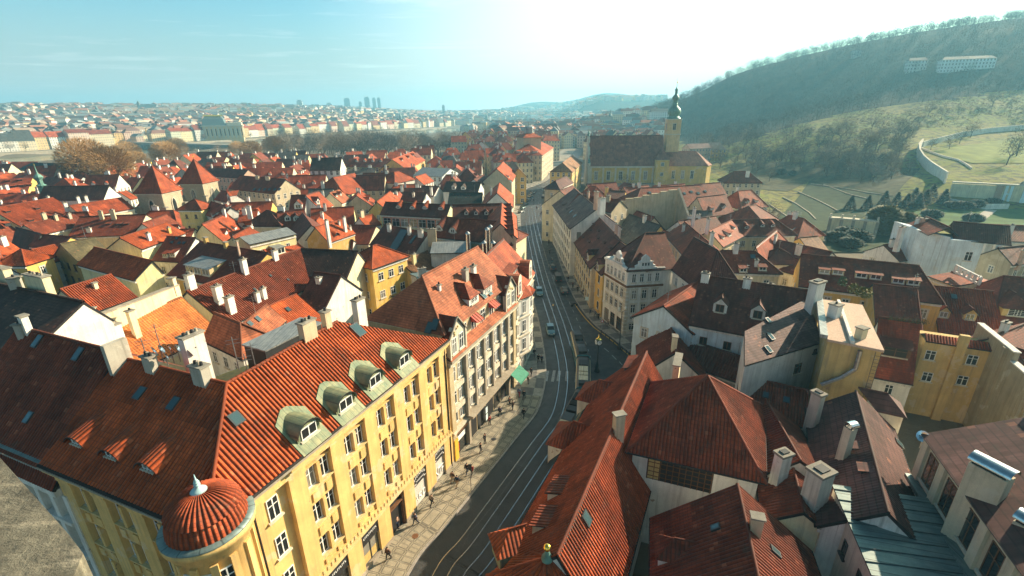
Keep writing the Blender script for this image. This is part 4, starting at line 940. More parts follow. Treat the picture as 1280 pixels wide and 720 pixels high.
for m_ in (2.2, L2-2.3):   # two carved gables
 mb = MB(); G_ = lambda x, z, y=0.0: o+d2*(m_+x)+n2*y+UP*z
 for y0, y1 in ((.12, -1.2),):
  pr = [(-1.9, 15.36), (1.9, 15.36), (1.9, 18.3), (1.1, 19.3), (0, 20.3), (-1.1, 19.3), (-1.9, 18.3)]
  mb.face([G_(x, z, y0) for x, z in pr], 'trim'); mb.face([G_(x, z, -.3) for x, z in pr[::-1]], 'trim')
  for (xa, za), (xb, zb) in zip(pr, pr[1:]+pr[:1]): mb.face([G_(xa, za, y0), G_(xa, za, -.3), G_(xb, zb, -.3), G_(xb, zb, y0)], 'trim')
 for s in (-1, 1):
  mb.frame_box(o, d2, n2, UP, m_+s*1.9-.12, m_+s*1.9+.12, .13, .3, 15.4, 18.4, 'trim')
  slope(mb, [G_(s*2.15, 18.1, .3), G_(0, 20.5, .3), G_(0, 20.5, -4.2), G_(s*2.15, 18.1, -2.2)], 'plain_tile', False, .12)
  mb.tube(G_(s*2.1, 18.2, .25), G_(0, 20.55, .25), .13, .13, 'stone', 5)
 for k in range(6): q = G_(random.uniform(-.8, .8), random.uniform(18.2, 19.2), .14); mb.tube(q, q+n2*.1, .2, .1, 'cream_trim', 6)
 g = mb.build('gable', b.e, RC['brown'])
 for q in (-.85, .85): p = G_(q, 15.9, .13); put(win_mesh(1.0, 2.1, 'plain'), 'gable_window', g, tuple(p), rot)
for t_ in (8.25, 13.6):   # striped awnings over the top windows
 mb = MB(); q = lambda x, y, z: o+d2*(t_+x)+n2*y+UP*z
 for k in range(6): x0 = -.9+k*.3; mb.face([q(x0, -.8, 18.3), q(x0, .35, 17.5), q(x0+.3, .35, 17.5), q(x0+.3, -.8, 18.3)], 'red_paint' if k % 2 == 0 else 'pan_tile')
 for s in (-.9, .9): mb.face([q(s, -.8, 18.3), q(s, -.8, 17.5), q(s, .35, 17.5)], 'red_paint')
 mb.build('awning', b.e, RC['red'])
mb = MB(); q = lambda x, y, z: o+d2*x+n2*y+UP*z   # green cloth awning over the street
mb.face([q(16.4, .9, 4.7), q(19.9, .9, 4.7), q(19.9, 2.6, 3.5), q(16.4, 2.6, 3.5)], 'green_cloth'); mb.face([q(16.4, 2.6, 3.5), q(19.9, 2.6, 3.5), q(19.9, 2.62, 3.2), q(16.4, 2.62, 3.2)], 'green_cloth')
for x in (16.4, 19.9): mb.tube(q(x, .1, 3.5), q(x, 2.6, 3.5), .03, .03, 'dark_metal', 5)
mb.build('green_awning', b.e)
mb = MB()
for t0, t1, m in ((1.1, 3.8, 'glass'), (4.7, 7, 'dark'), (7.3, 9.8, 'dark_metal'), (10.1, 12.4, 'dark'), (12.7, 15, 'glass'), (15.3, 17.1, 'dark_metal'), (18, 20.0, 'glass')): F(t0, t1, -.39, -.34, .15, 3.7, m); F(t0, t1, -.34, .02, 3.7, 3.9, 'wood')
mb.build('shop_front', b.e)
mb = MB(); F(-.1+.2, 1.0, .02, .12, .1, 3.4, 'yellow_paint'); F(1.1, 3.6, -.3, -.28, 2.2, 3.0, 'letter_white'); F(1.2, 1.8, -.28, -.27, .6, 1.9, 'red_paint'); mb.build('shop_sign', b.e)
mb = MB(); F(8.9, 9.7, .05, .12, .4, 3.2, 'dark_metal'); F(9.0, 9.6, .121, .13, .7, 1.7, 'blue_white'); F(9.0, 9.6, .121, .13, 1.9, 2.9, 'blue_white'); mb.build('poster_case', b.e)
rb = MB(); e0, e1 = F0-n2*.4+UP*18.75+d2*.05, F1-n2*.4+UP*18.75; zr = 24.0
off = 6.5; r0, r1 = F0-n2*off+UP*zr+d2*5.0, F1-n2*off+UP*zr
add_slope(b, rb, [e0, e1, r1, r0], 'plain_tile', False); bk0, bk1 = F0-n2*13+UP*18.6+d2*.1, F1-n2*13+UP*18.6
add_slope(b, rb, [bk1, bk0, r0, r1], 'plain_tile', False); add_slope(b, rb, [bk0, e0, r0], 'plain_tile', False); ridge(rb, r0, r1, 'plain_tile'); ridge(rb, r0, e0, 'plain_tile')
c0, c1 = F0+n2*.45+UP*15.37+d2*.1, F1+n2*.45+UP*15.37; add_slope(b, rb, [c0, c1, c1-n2*1.35+UP*.75, c0-n2*1.35+UP*.75], 'plain_tile', False)
b.roof = rb.build('roof', b.e, b.rcol)
for t_ in (9.2, 13.4):
 dormer_at(b, F0+d2*t_-n2*1.2+UP*19.45, n2, (zr-18.75)/6.1, 'hip', 2.7, 1.35, 'white_trim', 'grid', RC['brown'])
for q in ((537, 410, .9, 1.5), (544, 406, .9, 1.5), (603, 369, .9, 1.4), (610, 365, .9, 1.4)): skylight(b, *q)
chim(b, 582, 349, 1.6, 1.1, .8, 'grey', pots=2); chim(b, 592, 345, 1.7, 1.0, .7, 'white', pots=2); chim(b, 549, 362, .7, .5, .5, 'white', pots=1)
K1 = V2(6.2, 79.0);
b = new_bld('bay_window_building', 'cream corner house with stacked bay windows and orange tiled skirts at the street bend', 'building', [F1, K1]); b.tile, b.rcol = 'plain_tile', RC['red']
d3 = (V2(3.1, 79.5)-F1).normalized(); n3 = V2(d3.y, -d3.x); L3 = 13.0; o = F1+d3*.05
mb = MB(); F = lambda x0, x1, y0, y1, z0, z1, m='plaster': mb.frame_box(o, d3, n3, UP, x0, x1, y0, y1, z0, z1, m)
mb.prism([(p.x, p.y) for p in (o-n3*.02, o+d3*L3, o+d3*L3-n3*11, o-n3*11)], 0, 16.2, 'plaster'); F(0, L3, -.1, .35, 15.6, 16.1, 'trim'); F(0, L3, 0, .15, 4.3, 4.7, 'trim')
bay = [o+d3*1.6, o+d3*4.2+n3*1.3, o+d3*6.8+n3*1.3, o+d3*9.0]; mb.prism([(p.x, p.y) for p in bay], 4.7, 15.0, 'white_trim')
for z in (4.7, 8.2, 11.6, 15.0): mb.prism([(p.x+(n3*.15).x, p.y+(n3*.15).y) for p in bay], z-.15, z+.15, 'trim')
mb.build('wall', b.e, (.7, .63, .48)); rot = math.atan2(d3.y, d3.x)
for z in (5.6, 9.0, 12.4):
 for x in (.8, 9.9, 11.2, 12.4): p = o+d3*x+n3*.004; put(win_mesh(.95, 2.0, 'hood'), 'window', b.e, (p.x, p.y, z), rot)
 p = o+d3*5.5+n3*1.304; put(win_mesh(1.5, 2.1, 'plain'), 'window', b.e, (p.x, p.y, z), rot)
 p = (bay[0]+bay[1])/2+V2((bay[1]-bay[0]).y, -(bay[1]-bay[0]).x).normalized()*.005; put(win_mesh(.9, 2.1, 'plain'), 'window', b.e, (p.x, p.y, z), math.atan2((bay[1]-bay[0]).y, (bay[1]-bay[0]).x))
windows(b.e, o, o+d3*L3, .2, 4.2, 1, 5, 1.6, 2.8, 'plain')
rb = MB(); e0, e1 = o+n3*.5+UP*16.15, o+d3*L3+n3*.5+UP*16.15; r0, r1 = o-n3*5.5+UP*22.3, o+d3*L3-n3*5.5+UP*22.3
add_slope(b, rb, [e0, e1, r1, r0], 'plain_tile', False); add_slope(b, rb, [o+d3*L3-n3*11.3+UP*16, o-n3*11.3+UP*16, r0, r1], 'plain_tile', False); ridge(rb, r0, r1, 'plain_tile')
add_slope(b, rb, [bay[0]+n3*.2+UP*15.2, bay[1]+n3*.5+UP*15.2, bay[2]+n3*.5+UP*15.2, bay[3]+n3*.2+UP*15.2, o+d3*5.3+UP*17.0-n3*.3], 'plain_tile', False)
rb.build('roof', b.e, b.rcol)
for x in (1.6, 9.6):   # round-topped attic gables
 mb = MB(); pr = [(-1.2, 16.12), (1.2, 16.12)]+[(1.2*math.cos(a), 18.4+1.2*math.sin(a)) for a in [math.pi*i/8 for i in range(9)]]
 q = lambda u, z, y: o+d3*(x+u)+n3*y+UP*z
 mb.face([q(u, z, .3) for u, z in pr], 'trim'); mb.face([q(u, z, -1.5) for u, z in pr[::-1]], 'trim')
 for (xa, za), (xb, zb) in zip(pr, pr[1:]+pr[:1]): mb.face([q(xa, za, .3), q(xa, za, -1.5), q(xb, zb, -1.5), q(xb, zb, .3)], 'trim' if za < 18.3 else 'plain_tile')
 g = mb.build('gable', b.e, RC['pink']); p = q(0, 16.5, .305); put(win_mesh(1.1, 2.0, 'plain'), 'gable_window', g, tuple(p), rot)
for x in (3.2, 6.0): dormer_at(b, o+d3*x-n3*1.6+UP*18.0, n3, 1.02, 'shed', 2.6, 1.3, 'trim', 'plain', RC['brown'])
chim(b, 608, 345, 2.0, 1.0, .7, 'white', pots=2)
for q in ((625, 322, .7, 1.3), (628, 326, .7, 1.3)): pass
# ================================================================== right side of the street, from the viewer outwards
SA = math.radians
pc = [P(785, 562, 12), P(956, 601, 12), P(954, 507, 12), P(815, 478, 12)]; ap = P(883, 470.5, 18)
b = new_bld('pyramid_roof_house', 'white walled house under a big red pyramid roof with wide gridded attic window', 'house', pc); b.tile, b.rcol = 'pan_tile', (.31, .062, .024)
ce = sum(pc, V2(0, 0))/4; PYR = b
mb = MB(); inn = [ce+(p-ce)*.93 for p in pc]; mb.prism([(p.x, p.y) for p in inn], 0, 11.9, 'plaster'); mb.build('wall', b.e, WC['white'])
rb = MB(); pe = [ce+(p-ce)*1.03 for p in pc]
for p in pe: p.z = 11.75
ap = V2(ce.x, ce.y, 18.1)
for i in range(4): add_slope(b, rb, [pe[i], pe[(i+1) % 4], ap], 'pan_tile', True); ridge(rb, pe[i], ap)
for i in range(4): rb.tube(pe[i], pe[(i+1) % 4], .1, .1, 'gutter', 6)
b.roof = rb.build('roof', b.e, b.rcol)
GW = MB(); GW.face([(-3.1, -.02, 0), (3.1, -.02, 0), (3.1, -.02, 2.6), (-3.1, -.02, 2.6)], 'dark'); GW.face([(-3.0, -.03, .1), (-1.9, -.03, .1), (-1.9, -.03, 2.5), (-3.0, -.03, 2.5)], 'brass_tile')
fd = (inn[1]-inn[0]).normalized(); fn = V2(fd.y, -fd.x); q = inn[0]+fd*((inn[1]-inn[0]).length*.40)+fn*.006
put(GW.build('w', link=False), 'gridded_window', b.e, (q.x, q.y, 8.7), math.atan2(fd.y, fd.x))
mb = MB(); q.z = 0
for i in range(11): mb.frame_box(q, fd, fn, UP, -3.0+i*.6-.04, -3.0+i*.6+.04, .03, .1, 8.72, 11.28, 'wood')
for i in range(4): mb.frame_box(q, fd, fn, UP, -3.05, 3.05, .03, .09, 9.15+i*.55, 9.21+i*.55, 'wood')
mb.build('window_grille', b.e)
b = hp('long dark red roof running along the street with two hipped dormers and three slits', (808, 440), (697, 693), 13.6, (667, 634), pitch=47, w2=4.0, wall='white', roof='red', name='street_house', win=None, near=True)
RH = b; b.rcol = RC['brown']
ed = (b.R2-b.R1).normalized(); ey_ = V2(-ed.y, ed.x); sgn = 1 if (P(667, 634, 7)-b.R1).dot(ey_) > 0 else -1; dnL = ey_*sgn; tanL = (b.zr-b.ze)/b.w
def on_left(px, py):
 r = hit(b, px, py); return r[1]
for (px, py, w_, h_) in ((727, 505, 4.4, 2.4), (693, 560, 4.5, 2.5)):
 p = on_left(px, py); dormer_at(b, p, dnL, tanL, 'hip', w_, h_, 'white_trim', None, RC['red'])
for px, py in ((778, 466), (752, 478)): pass
for (px, py) in ((690, 616), (672, 655)): p = on_left(px, py); dormer_at(b, p, dnL, tanL, 'shed', 2.4, 1.15, 'white_trim', None, RC['brown'])
p = on_left(784, 457); dormer_at(b, p, dnL, tanL, 'shed', 3.6, .7, 'dark', None, RC['brown'])
skylight(b, 732, 648, .9, 1.2)
chim(b, 772, 545, 3.0, 1.3, .8, 'beige', pots=0, rot=.3)
chimney(b, P(845, 468, 12.2), 2.4, 4.2, .9, 1.15, WC['cream'], True, 0)
tc2 = P(684, 694, 13.2); tc2.z = 0
b = new_bld('corner_turret_house', 'orange ridged turret roof topped by a golden ball at the bottom edge', 'turret', [tc2]); b.tile, b.rcol = 'pan_tile', RC['orange']
rad, nseg = 5.2, 8; zt = 12.9; rb = MB(); az0 = .35
pe = [tc2+V2(math.cos(az0+k*2*math.pi/nseg)*rad, math.sin(az0+k*2*math.pi/nseg)*rad*.9, 8.6) for k in range(nseg)]; ap = tc2+UP*zt
for i in range(nseg): add_slope(b, rb, [pe[i], pe[(i+1) % nseg], ap], 'pan_tile', True); ridge(rb, pe[i], ap, r=.16)
b.roof = rb.build('roof', b.e, b.rcol)
mb = MB(); mb.prism([(tc2.x+(p.x-tc2.x)*.92, tc2.y+(p.y-tc2.y)*.92) for p in pe], 0, 8.75, 'plaster'); mb.build('wall', b.e, WC['cream'])
mb = MB(); mb.lathe(tc2+UP*(zt-.15), [(.42, 0), (.44, .25), (.25, .45), (.2, .8), (.1, .95)], 'copper_dark', 12); mb.lathe(tc2+UP*(zt+1.05), [(0, -.3)]+[(.3*math.sin(a), -.3*math.cos(a)) for a in [math.pi*i/8 for i in range(1, 8)]]+[(0, .3)], 'gold', 14); mb.build('finial', b.e)
dd = V2(-.6, -.8).normalized(); dormer_at(b, P(620, 695, 9.6), V2(-.94, -.33).normalized(), .9, 'hip', 2.3, 1.4, 'copper', None, RC['orange'])
b = hp('dark red gabled roof in the bottom foreground, its ridge pointing away from the pyramid house', (922, 607), (965, 800), 14.2, (1010, 690), pitch=40, wall='white', roof='brown', name='street_house', win=None, near=True)
FG = b
chim(b, 943, 665, 1.7, .75, 1.0, 'beige', pots=0); skylight(b, 895, 660, .6, .8); skylight(b, 968, 690, .6, 1.0)
r = hit(b, 822, 694)
if r: dormer_at(b, r[1], r[2][3], r[2][4], 'hip', 2.2, 1.2, 'white_trim', None, RC['brown'])
def stack(name, label, px, py, z, h, w_, d_, rot, col, cat='chimney', cap='slab', group=None, ladder=False):
 """free-standing tall chimney with its own base on a roof at height z"""
 p = P(px, py, z); e = thing(name, label, cat, p, rot, group); mb = MB(); ex = V2(math.cos(rot), math.sin(rot)); ey = V2(-ex.y, ex.x)
 mb.box(p-UP*3, w_, d_, h+3, 'plaster', rot); mb.build('shaft', e, WC.get(col, col)); mb = MB(); t_ = p+UP*h
 if cap == 'slab': mb.box(t_+UP*.002, w_+.25, d_+.25, .25, 'grey_stone', rot); mb.box(t_+UP*.254, w_*.6, d_*.6, .12, 'dark', rot)
 else:   # half-round sheet metal hood on little legs
  for sx in (-1, 1):
   for sy in (-1, 1): mb.box(t_+ex*sx*w_*.42+ey*sy*d_*.42, .08, .08, .3, 'dark_metal', rot)
  n_ = 10; R_ = d_*.62 if w_ >= d_ else w_*.62; ax, ay = (ex, ey) if w_ >= d_ else (ey, ex); Lh = max(w_, d_)*.56; vs = []
  for i in range(n_+1):
   a = math.pi*i/n_
   for s in (-1, 1): vs.append(t_+UP*(.28+R_*.75*math.sin(a))+ay*(R_*math.cos(a))+ax*(s*Lh))
  mb.idx(vs, [(2*i, 2*i+2, 2*i+3, 2*i+1) for i in range(n_)], 'shiny_metal', True)
  mb.idx([v-UP*.02 for v in vs], [(2*i+1, 2*i+3, 2*i+2, 2*i) for i in range(n_)], 'dark_metal', True)
  mb.box(t_+UP*.002, w_*.8, d_*.8, .05, 'dark', rot)
 mb.build('cap', e)
 if ladder:
  mb = MB()
  for sx in (-.2, .2): mb.tube(p+ex*sx-ey*(d_/2+.1), t_+ex*sx-ey*(d_/2+.1), .025, .025, 'dark_metal', 5)
  k = 0.2
  while k < h: mb.tube(p+ex*-.2-ey*(d_/2+.1)+UP*k, p+ex*.2-ey*(d_/2+.1)+UP*k, .018, .018, 'dark_metal', 4); k += .33
  mb.build('ladder', e)
 return e
stack('chimney', 'tall plain white chimney standing right at the pyramid roof corner', 967, 622, 8.5, 5.2, 1.25, .9, .35, 'white')
stack('chimney', 'thick stained white chimney between pyramid house and green metal roof', 1010, 650, 9.0, 5.5, 1.7, 1.4, .4, (.6, .55, .47))
stack('chimney', 'slim round-hooded chimney leaning over the plum coloured roof', 1048, 588, 11.0, 5.0, .8, .75, .3, (.62, .54, .42), cap='hood')
stack('chimney', 'broad beige chimney with half-round metal hood and iron ladder', 1205, 668, 13.2, 6.2, 2.2, 1.1, 1.95, (.66, .55, .38), cap='hood', ladder=True)
stack('chimney', 'second hooded chimney with ladder cut by the lower right corner', 1262, 718, 13.2, 4.4, 1.6, 1.1, 1.95, (.58, .5, .36), cap='hood', ladder=True)
stack('chimney', 'grey weathered chimney slab with dark cap beside the plum roof', 1010, 545, 9.5, 5.5, .8, 1.1, .4, (.5, .45, .38))
hp('narrow red roof with tiny dormers squeezed behind the pyramid roof', (960, 505), (1000, 575), 12.6, (1003, 545), pitch=35, wall='white', roof='brown', name='back_house', win=None)
hp('low red roof with cream end wall beside the tall white chimneys', (985, 560), (1005, 640), 11.5, (1020, 600), pitch=35, wall='cream', roof='brown', name='back_house', win=None)
Z = 12.2; q4 = [P(1040, 605, Z+.6), P(1162, 623, Z+.6), P(1222, 722, Z), P(1087, 713, Z)]
b = new_bld('metal_roof_house', 'white walled house under a flat green-grey standing seam metal roof', 'house', q4); b.tile, b.rcol = 'teal_roof', (1, 1, 1)
q4 = [P(1040, 605, Z+.6), P(1162, 623, Z+.6)]; q4 += [on_plane(1225, 726, q4[0], q4[1], P(1087, 713, Z)), P(1087, 713, Z)]; ext = (q4[3]-q4[0])*.6; q4 = [q4[0], q4[1], q4[2]+ext, q4[3]+ext]
cq = sum(q4, V2(0, 0))/4; inn = [cq+(p-cq)*.97-UP*.25 for p in q4]
mb = MB(); wallring(mb, [Vector(p) for p in ccw([tuple(p) for p in inn])], 0); mb.build('wall', b.e, (.66, .6, .48))
rb = MB(); n_, u_, w_ = plane_axes(q4); qq = [p for p in q4]; rb.face([p-n_*.15 for p in qq][::-1], 'dark_metal')
dirv = (q4[1]-q4[0]).normalized(); acr = (q4[3]-q4[0]).normalized();
if n_.dot((qq[1]-qq[0]).cross(qq[2]-qq[0])) < 0: qq = qq[::-1]
rb.face(qq, 'teal_roof', [((p-q4[0]).dot(acr), (p-q4[0]).dot(dirv)) for p in qq])
for i in range(4): rb.face([q4[i], q4[(i+1) % 4], q4[(i+1) % 4]-n_*.15, q4[i]-n_*.15], 'dark_metal')
k = .6
while k < (q4[3]-q4[0]).length: rb.tube(q4[0]+acr*k+n_*.04, q4[1]+acr*k+(q4[2]-q4[1]-(q4[3]-q4[0]))*(k/(q4[3]-q4[0]).length)+n_*.04, .045, .045, 'teal_roof', 5); k += 1.15
b.roof = rb.build('roof', b.e)
a, c_ = inn[0], inn[3]
wd = V2(c_.x-a.x, c_.y-a.y); L_ = wd.length; wd.normalize(); wnn = V2(wd.y, -wd.x)
if wnn.dot(V2(-a.x, -a.y)) < 0: wnn = -wnn
for s in (.13, .33, .55, .8):
 p = a+wd*(L_*s)+wnn*.01; put(win_mesh(.7, 1.5, 'dark'), 'window', b.e, (p.x, p.y, 9.3 if s > .2 else 10.3), math.atan2(wnn.x, -wnn.y))
Z0 = 16.8
a, c_ = P(1160, 545, Z0), P(1300, 735, Z0); hd = (c_-a); hd.z = 0; Lh = hd.length; hd.normalize(); hn = V2(hd.y, -hd.x); hn = hn if hn.dot(V2(-a.x, -a.y)) > 0 else -hn; a3 = a.copy(); a = V2(a.x, a.y)
b = new_bld('attic_house', 'purple-brown tiled roof above a beige attic wall with dark casement windows', 'house', [a, c_, a-hn*8, c_-hn*8]); b.tile, b.rcol = 'big_tile', RC['plum']
mb = MB(); mb.prism([(p.x, p.y) for p in (a, a+hd*(Lh+6), a+hd*(Lh+6)-hn*12, a-hn*12)], 0, Z0-.1, 'plaster')
for s in (0, 3.1, 6.2, 9.3, 12.4): mb.frame_box(a, hd, hn, UP, s+.02, s+.9, .001, .25, Z0-4.2, Z0-.12, 'plaster')
mb.frame_box(a, hd, hn, UP, 0.02, Lh+5, .001, .7, Z0-4.6, Z0-4.25, 'teal_roof'); mb.build('wall', b.e, (.66, .55, .38))
for s in (1.95, 5.1, 8.3, 11.4): p = a+hd*s+hn*.01; put(win_mesh(1.5, 2.9, 'brown'), 'window', b.e, (p.x, p.y, Z0-3.7), math.atan2(hn.x, -hn.y))
rb = MB(); a = a3; add_slope(b, rb, [a+hn*.4-hd*.3+UP*-.1, a+hd*(Lh+6)+hn*.4+UP*-.1, a+hd*(Lh+6)-hn*6+UP*3.2, a-hd*.3-hn*6+UP*3.2], 'big_tile', False); add_slope(b, rb, [a+hd*(Lh+6)-hn*12.3, a-hd*.3-hn*12.3, a-hd*.3-hn*6+UP*3.2, a+hd*(Lh+6)-hn*6+UP*3.2], 'big_tile', False); ridge(rb, a-hd*.3-hn*6+UP*3.2, a+hd*(Lh+6)-hn*6+UP*3.2, 'plain_tile'); b.roof = rb.build('roof', b.e, b.rcol)
dish(b.e, a-hd*.2+hn*.2+UP*-1.5, math.radians(200), .5)
b = hp('plum brown tiled roof with zigzag lit ridge and a hipped side dormer', (1070, 490), (1110, 640), 14.2, (1022, 590), pitch=40, wall='white', roof='plum', name='back_house', win=None, tile='big_tile'); PL = b
for q in ((1123, 555, .9, 1.0), ): skylight(b, *q)
r = hit(b, 1120, 530)
if r: dormer_at(b, r[1], r[2][3], r[2][4], 'hip', 3.0, 2.2, 'white_trim', None, RC['plum'], 'big_tile')
for px, py in ((1062, 560), (1075, 588)): dormer(b, px, py, 'shed', 1.1, .5, 'dark', None)
b = hp('red hipped roof gable over a pale blue wall, beside the white corner house', (829.6, 382), (874, 351), 15.4, (797, 392), pitch=33, wall='blue', roof='red', name='blue_house', wfaces='03', tile='plain_tile')
hp('low dark red gable with small white chimney in front of the blue house', (838, 405), (845, 440), 12.0, (800, 440), pitch=42, wall='white', roof='brown', name='back_house', win=None, chims=[(842, 437, dict(h=2.4, w=1.2, d=.8, col='cream', pots=0))])
b = hp('dark brown roof with two steep gabled dormers above white wall', (876, 344), (1010, 363), 19.5, (897, 408), pitch=43, wall='blue', roof='dark', name='town_house', tile='plain_tile', win='brown', wins=(1.1, 1.3), floors=3,
       chims=[(881, 351, dict(h=1.4, w=1.4, d=.9, pots=3)), (933, 358, dict(h=1.4, w=1.3, d=.9, pots=2))], dorms=[(899, 391, dict(kind='gable', w=1.9, h=1.6, win='brown')), (946, 399, dict(kind='gable', w=1.9, h=1.6, win='brown'))])
a4 = [P(931, 457, 15.0), P(1028, 428, 15.0)]; t4 = [P(931, 414, 17.2), P(1008, 370, 17.2)]
q4 = [a4[0], a4[1], on_plane(1010, 372, a4[0], a4[1], t4[0]), t4[0]]
b = new_bld('lean_to_house', 'plain white end wall under a purple-grey lean-to roof with skylights', 'house', q4); b.tile, b.rcol = 'plain_tile', RC['plum']
mb = MB(); inn = [p-UP*.2 for p in q4]; wallring(mb, [Vector(p) for p in ccw([tuple(p) for p in inn])], 0); mb.build('wall', b.e, (.66, .62, .56)); rb = MB(); add_slope(b, rb, q4, 'plain_tile', False); b.roof = rb.build('roof', b.e, (.17, .1, .09))
wd = (q4[1]-q4[0]); wd.z = 0; L_ = wd.length; wd.normalize(); wnn = V2(wd.y, -wd.x)
for s, z, w_, h_ in ((.72, 11.3, 1.3, 1.5), (.92, 13.7, .6, .6)): p = q4[0]+wd*(L_*s)+wnn*.01; put(win_mesh(w_, h_, 'brown' if w_ > 1 else 'dark'), 'window', b.e, (p.x, p.y, z), math.atan2(wd.y, wd.x))
for q in ((960, 437, .7, 1.1), (963, 421, .7, 1.1), (960, 401, .6, .9)): skylight(b, *q)
stack('chimney', 'big white chimney rising between lean-to roof and gravel flat roof', 1012, 398, 16.2, 5.4, 2.0, 1.1, .5, 'white')
hp('sunken courtyard wing with wooden balcony in shade behind the long street roof', (860, 425), (940, 450), 10.5, (880, 452), ze=8, pitch=30, wall='grey', roof='dark', name='courtyard_wing', win='brown', hip=(0, 0))
hp('small brown roof with two blue skylights below the white end wall', (925, 470), (1010, 488), 11.5, (945, 515), pitch=35, wall='white', roof='brown', name='back_house', win=None, skies=[(957, 494, .7, .8), (983, 500, .7, .8)])
q4 = [P(1027.5, 374, 18.6), P(1078, 381, 18.6), P(1105.6, 438, 18.6), P(1034.5, 424, 18.6)]
b = new_bld('flat_roof_house', 'yellow stained house with pinkish gravel flat roof, rooftop plants and curved pipe', 'house', q4); b.tile = 'gravel_roof'; b.rcol = (1, 1, 1)
mb = MB(); cq = sum(q4, V2(0, 0))/4; inn = [cq+(p-cq)*.96 for p in q4]; mb.prism([(p.x, p.y) for p in inn], 0, 18.3, 'plaster'); mb.build('wall', b.e, (.6, .42, .17))
rb = MB(); rb.prism([(p.x, p.y) for p in q4], 18.302, 18.6, 'gravel_roof'); m0, m1 = (q4[0]*.6+q4[1]*.4), (q4[3]*.55+q4[2]*.45); dv_ = (m1-m0).normalized(); rb.frame_box(m0, dv_, V2(-dv_.y, dv_.x), UP, .1, (m1-m0).length-.1, -.18, .18, .002, .35, 'white_trim')
e01 = (q4[3]-q4[0]).normalized(); rb.frame_box(q4[0], e01, V2(-e01.y, e01.x), UP, 0.05, (q4[3]-q4[0]).length-.1, -.8, -.02, .003, .45, 'zinc'); b.roof = rb.build('roof', b.e)
b.slopes = [([Vector(p) for p in q4], V2(0, -1), .3)]
chimney(b, P(1041, 398, 18.4), 2.2, 1.4, 1.4, .5, WC['white'], True, 1); chimney(b, P(1072, 432, 17.6), 2.6, 1.2, 1.0, .4, WC['cream'], True, 0)
pl_ = [inn[3]+V2(.3, -.16)+UP*z for z in (17, 14.5)]; mb = MB()
pp = [P(1063, 440, 17.0), P(1058, 460, 15.2), P(1045, 470, 13.0), P(1028, 480, 11.0)]
fdir = (inn[2]-inn[3]).normalized(); fno = V2(fdir.y, -fdir.x)
def onw(s, z): p = inn[3]+fdir*s+fno*.3; return V2(p.x, p.y, z)
for u_, v_ in zip([onw(3.2, 18), onw(3.2, 15.6), onw(2.2, 14.2), onw(.4, 12.6)][:-1], [onw(3.2, 15.6), onw(2.2, 14.2), onw(.4, 12.6)]): mb.tube(u_, v_, .24, .24, 'grey_metal', 10)
mb.build('vent_pipe', b.e)
mb = MB(); [mb.tube(onw(4.6+s, 11), onw(4.6+s, 18.2), .03, .03, 'dark_metal', 5) for s in (0, .5)]; [mb.tube(onw(4.6, 11+k*.45), onw(5.1, 11+k*.45), .025, .025, 'dark_metal', 4) for k in range(16)]; mb.build('ladder', b.e)
# ================================================================== right of the street, further on
fr = P(785, 336, 14.6); fl = P(757, 321, 14.6); f2 = P(831, 333.5, 14.6); f3 = P(853, 343, 14.6)
for p in (fr, fl, f2, f3): p.z = 0
dB0 = (f2-fr).normalized(); wm = (fr+f2)/2+V2(-dB0.y, dB0.x)*7.3+dB0*4.4
b = rect_house('corner_house', 'white corner house with two scrolled baroque gables on its dark red hipped roof', 'house', (wm.x, wm.y), dB0, (f2-fr).length+2.5-6, 7.2, 2.0, 0, 14.7, 19.8, (6, 0), 'white', 'dark', tile='plain_tile', near=False, win=None, over=.7)
mb = MB()
def corner_walls(pts, z1, out=.0):
 for a, c_ in zip(pts[:-1], pts[1:]):
  d_ = (c_-a); L_ = d_.length; d_.normalize(); n_ = V2(d_.y, -d_.x)
  yield a, d_, n_, L_
bk = fl+(f2-fr)*1.0; mb.prism([(p.x, p.y) for p in (fl, fr, f2, f2+(fl-fr))], 0, 14.7, 'plaster')
for a, d_, n_, L_ in corner_walls([fl, fr, f2], 14.6):
 mb.frame_box(a, d_, n_, UP, -.05, L_+.05, .002, .3, 14.15, 14.6, 'white_trim'); mb.frame_box(a, d_, n_, UP, -.02, L_+.02, .002, .22, 10.6, 11.0, 'wood'); mb.frame_box(a, d_, n_, UP, 0, L_, .002, .14, 4.2, 4.5, 'white_trim')
 for k in range(12): mb.frame_box(a, d_, n_, UP, (L_-.7 if a is fl else 0.01), (L_-.01 if a is fl else .7), .002, .1, .3+k*.86, .9+k*.86, 'trim')
mb.build('wall', b.e, WC['white'])
windows(b.e, fl, fr, 11.0, 14.2, 1, 5, .85, 1.8, 'plain'); windows(b.e, fl, fr, 4.4, 10.6, 2, 4, 1.0, 1.9, 'trim'); windows(b.e, fr, f2, 11.0, 14.2, 1, 4, .85, 1.8, 'plain'); windows(b.e, fr, f2, 4.4, 10.6, 2, 3, 1.0, 1.9, 'hood'); windows(b.e, fl, fr, .0, 3.8, 1, 3, 1.7, 2.9, 'brown', first=0)
windows(b.e, fr, f2, .0, 3.9, 1, 3, 1.1, 1.5, 'trim')
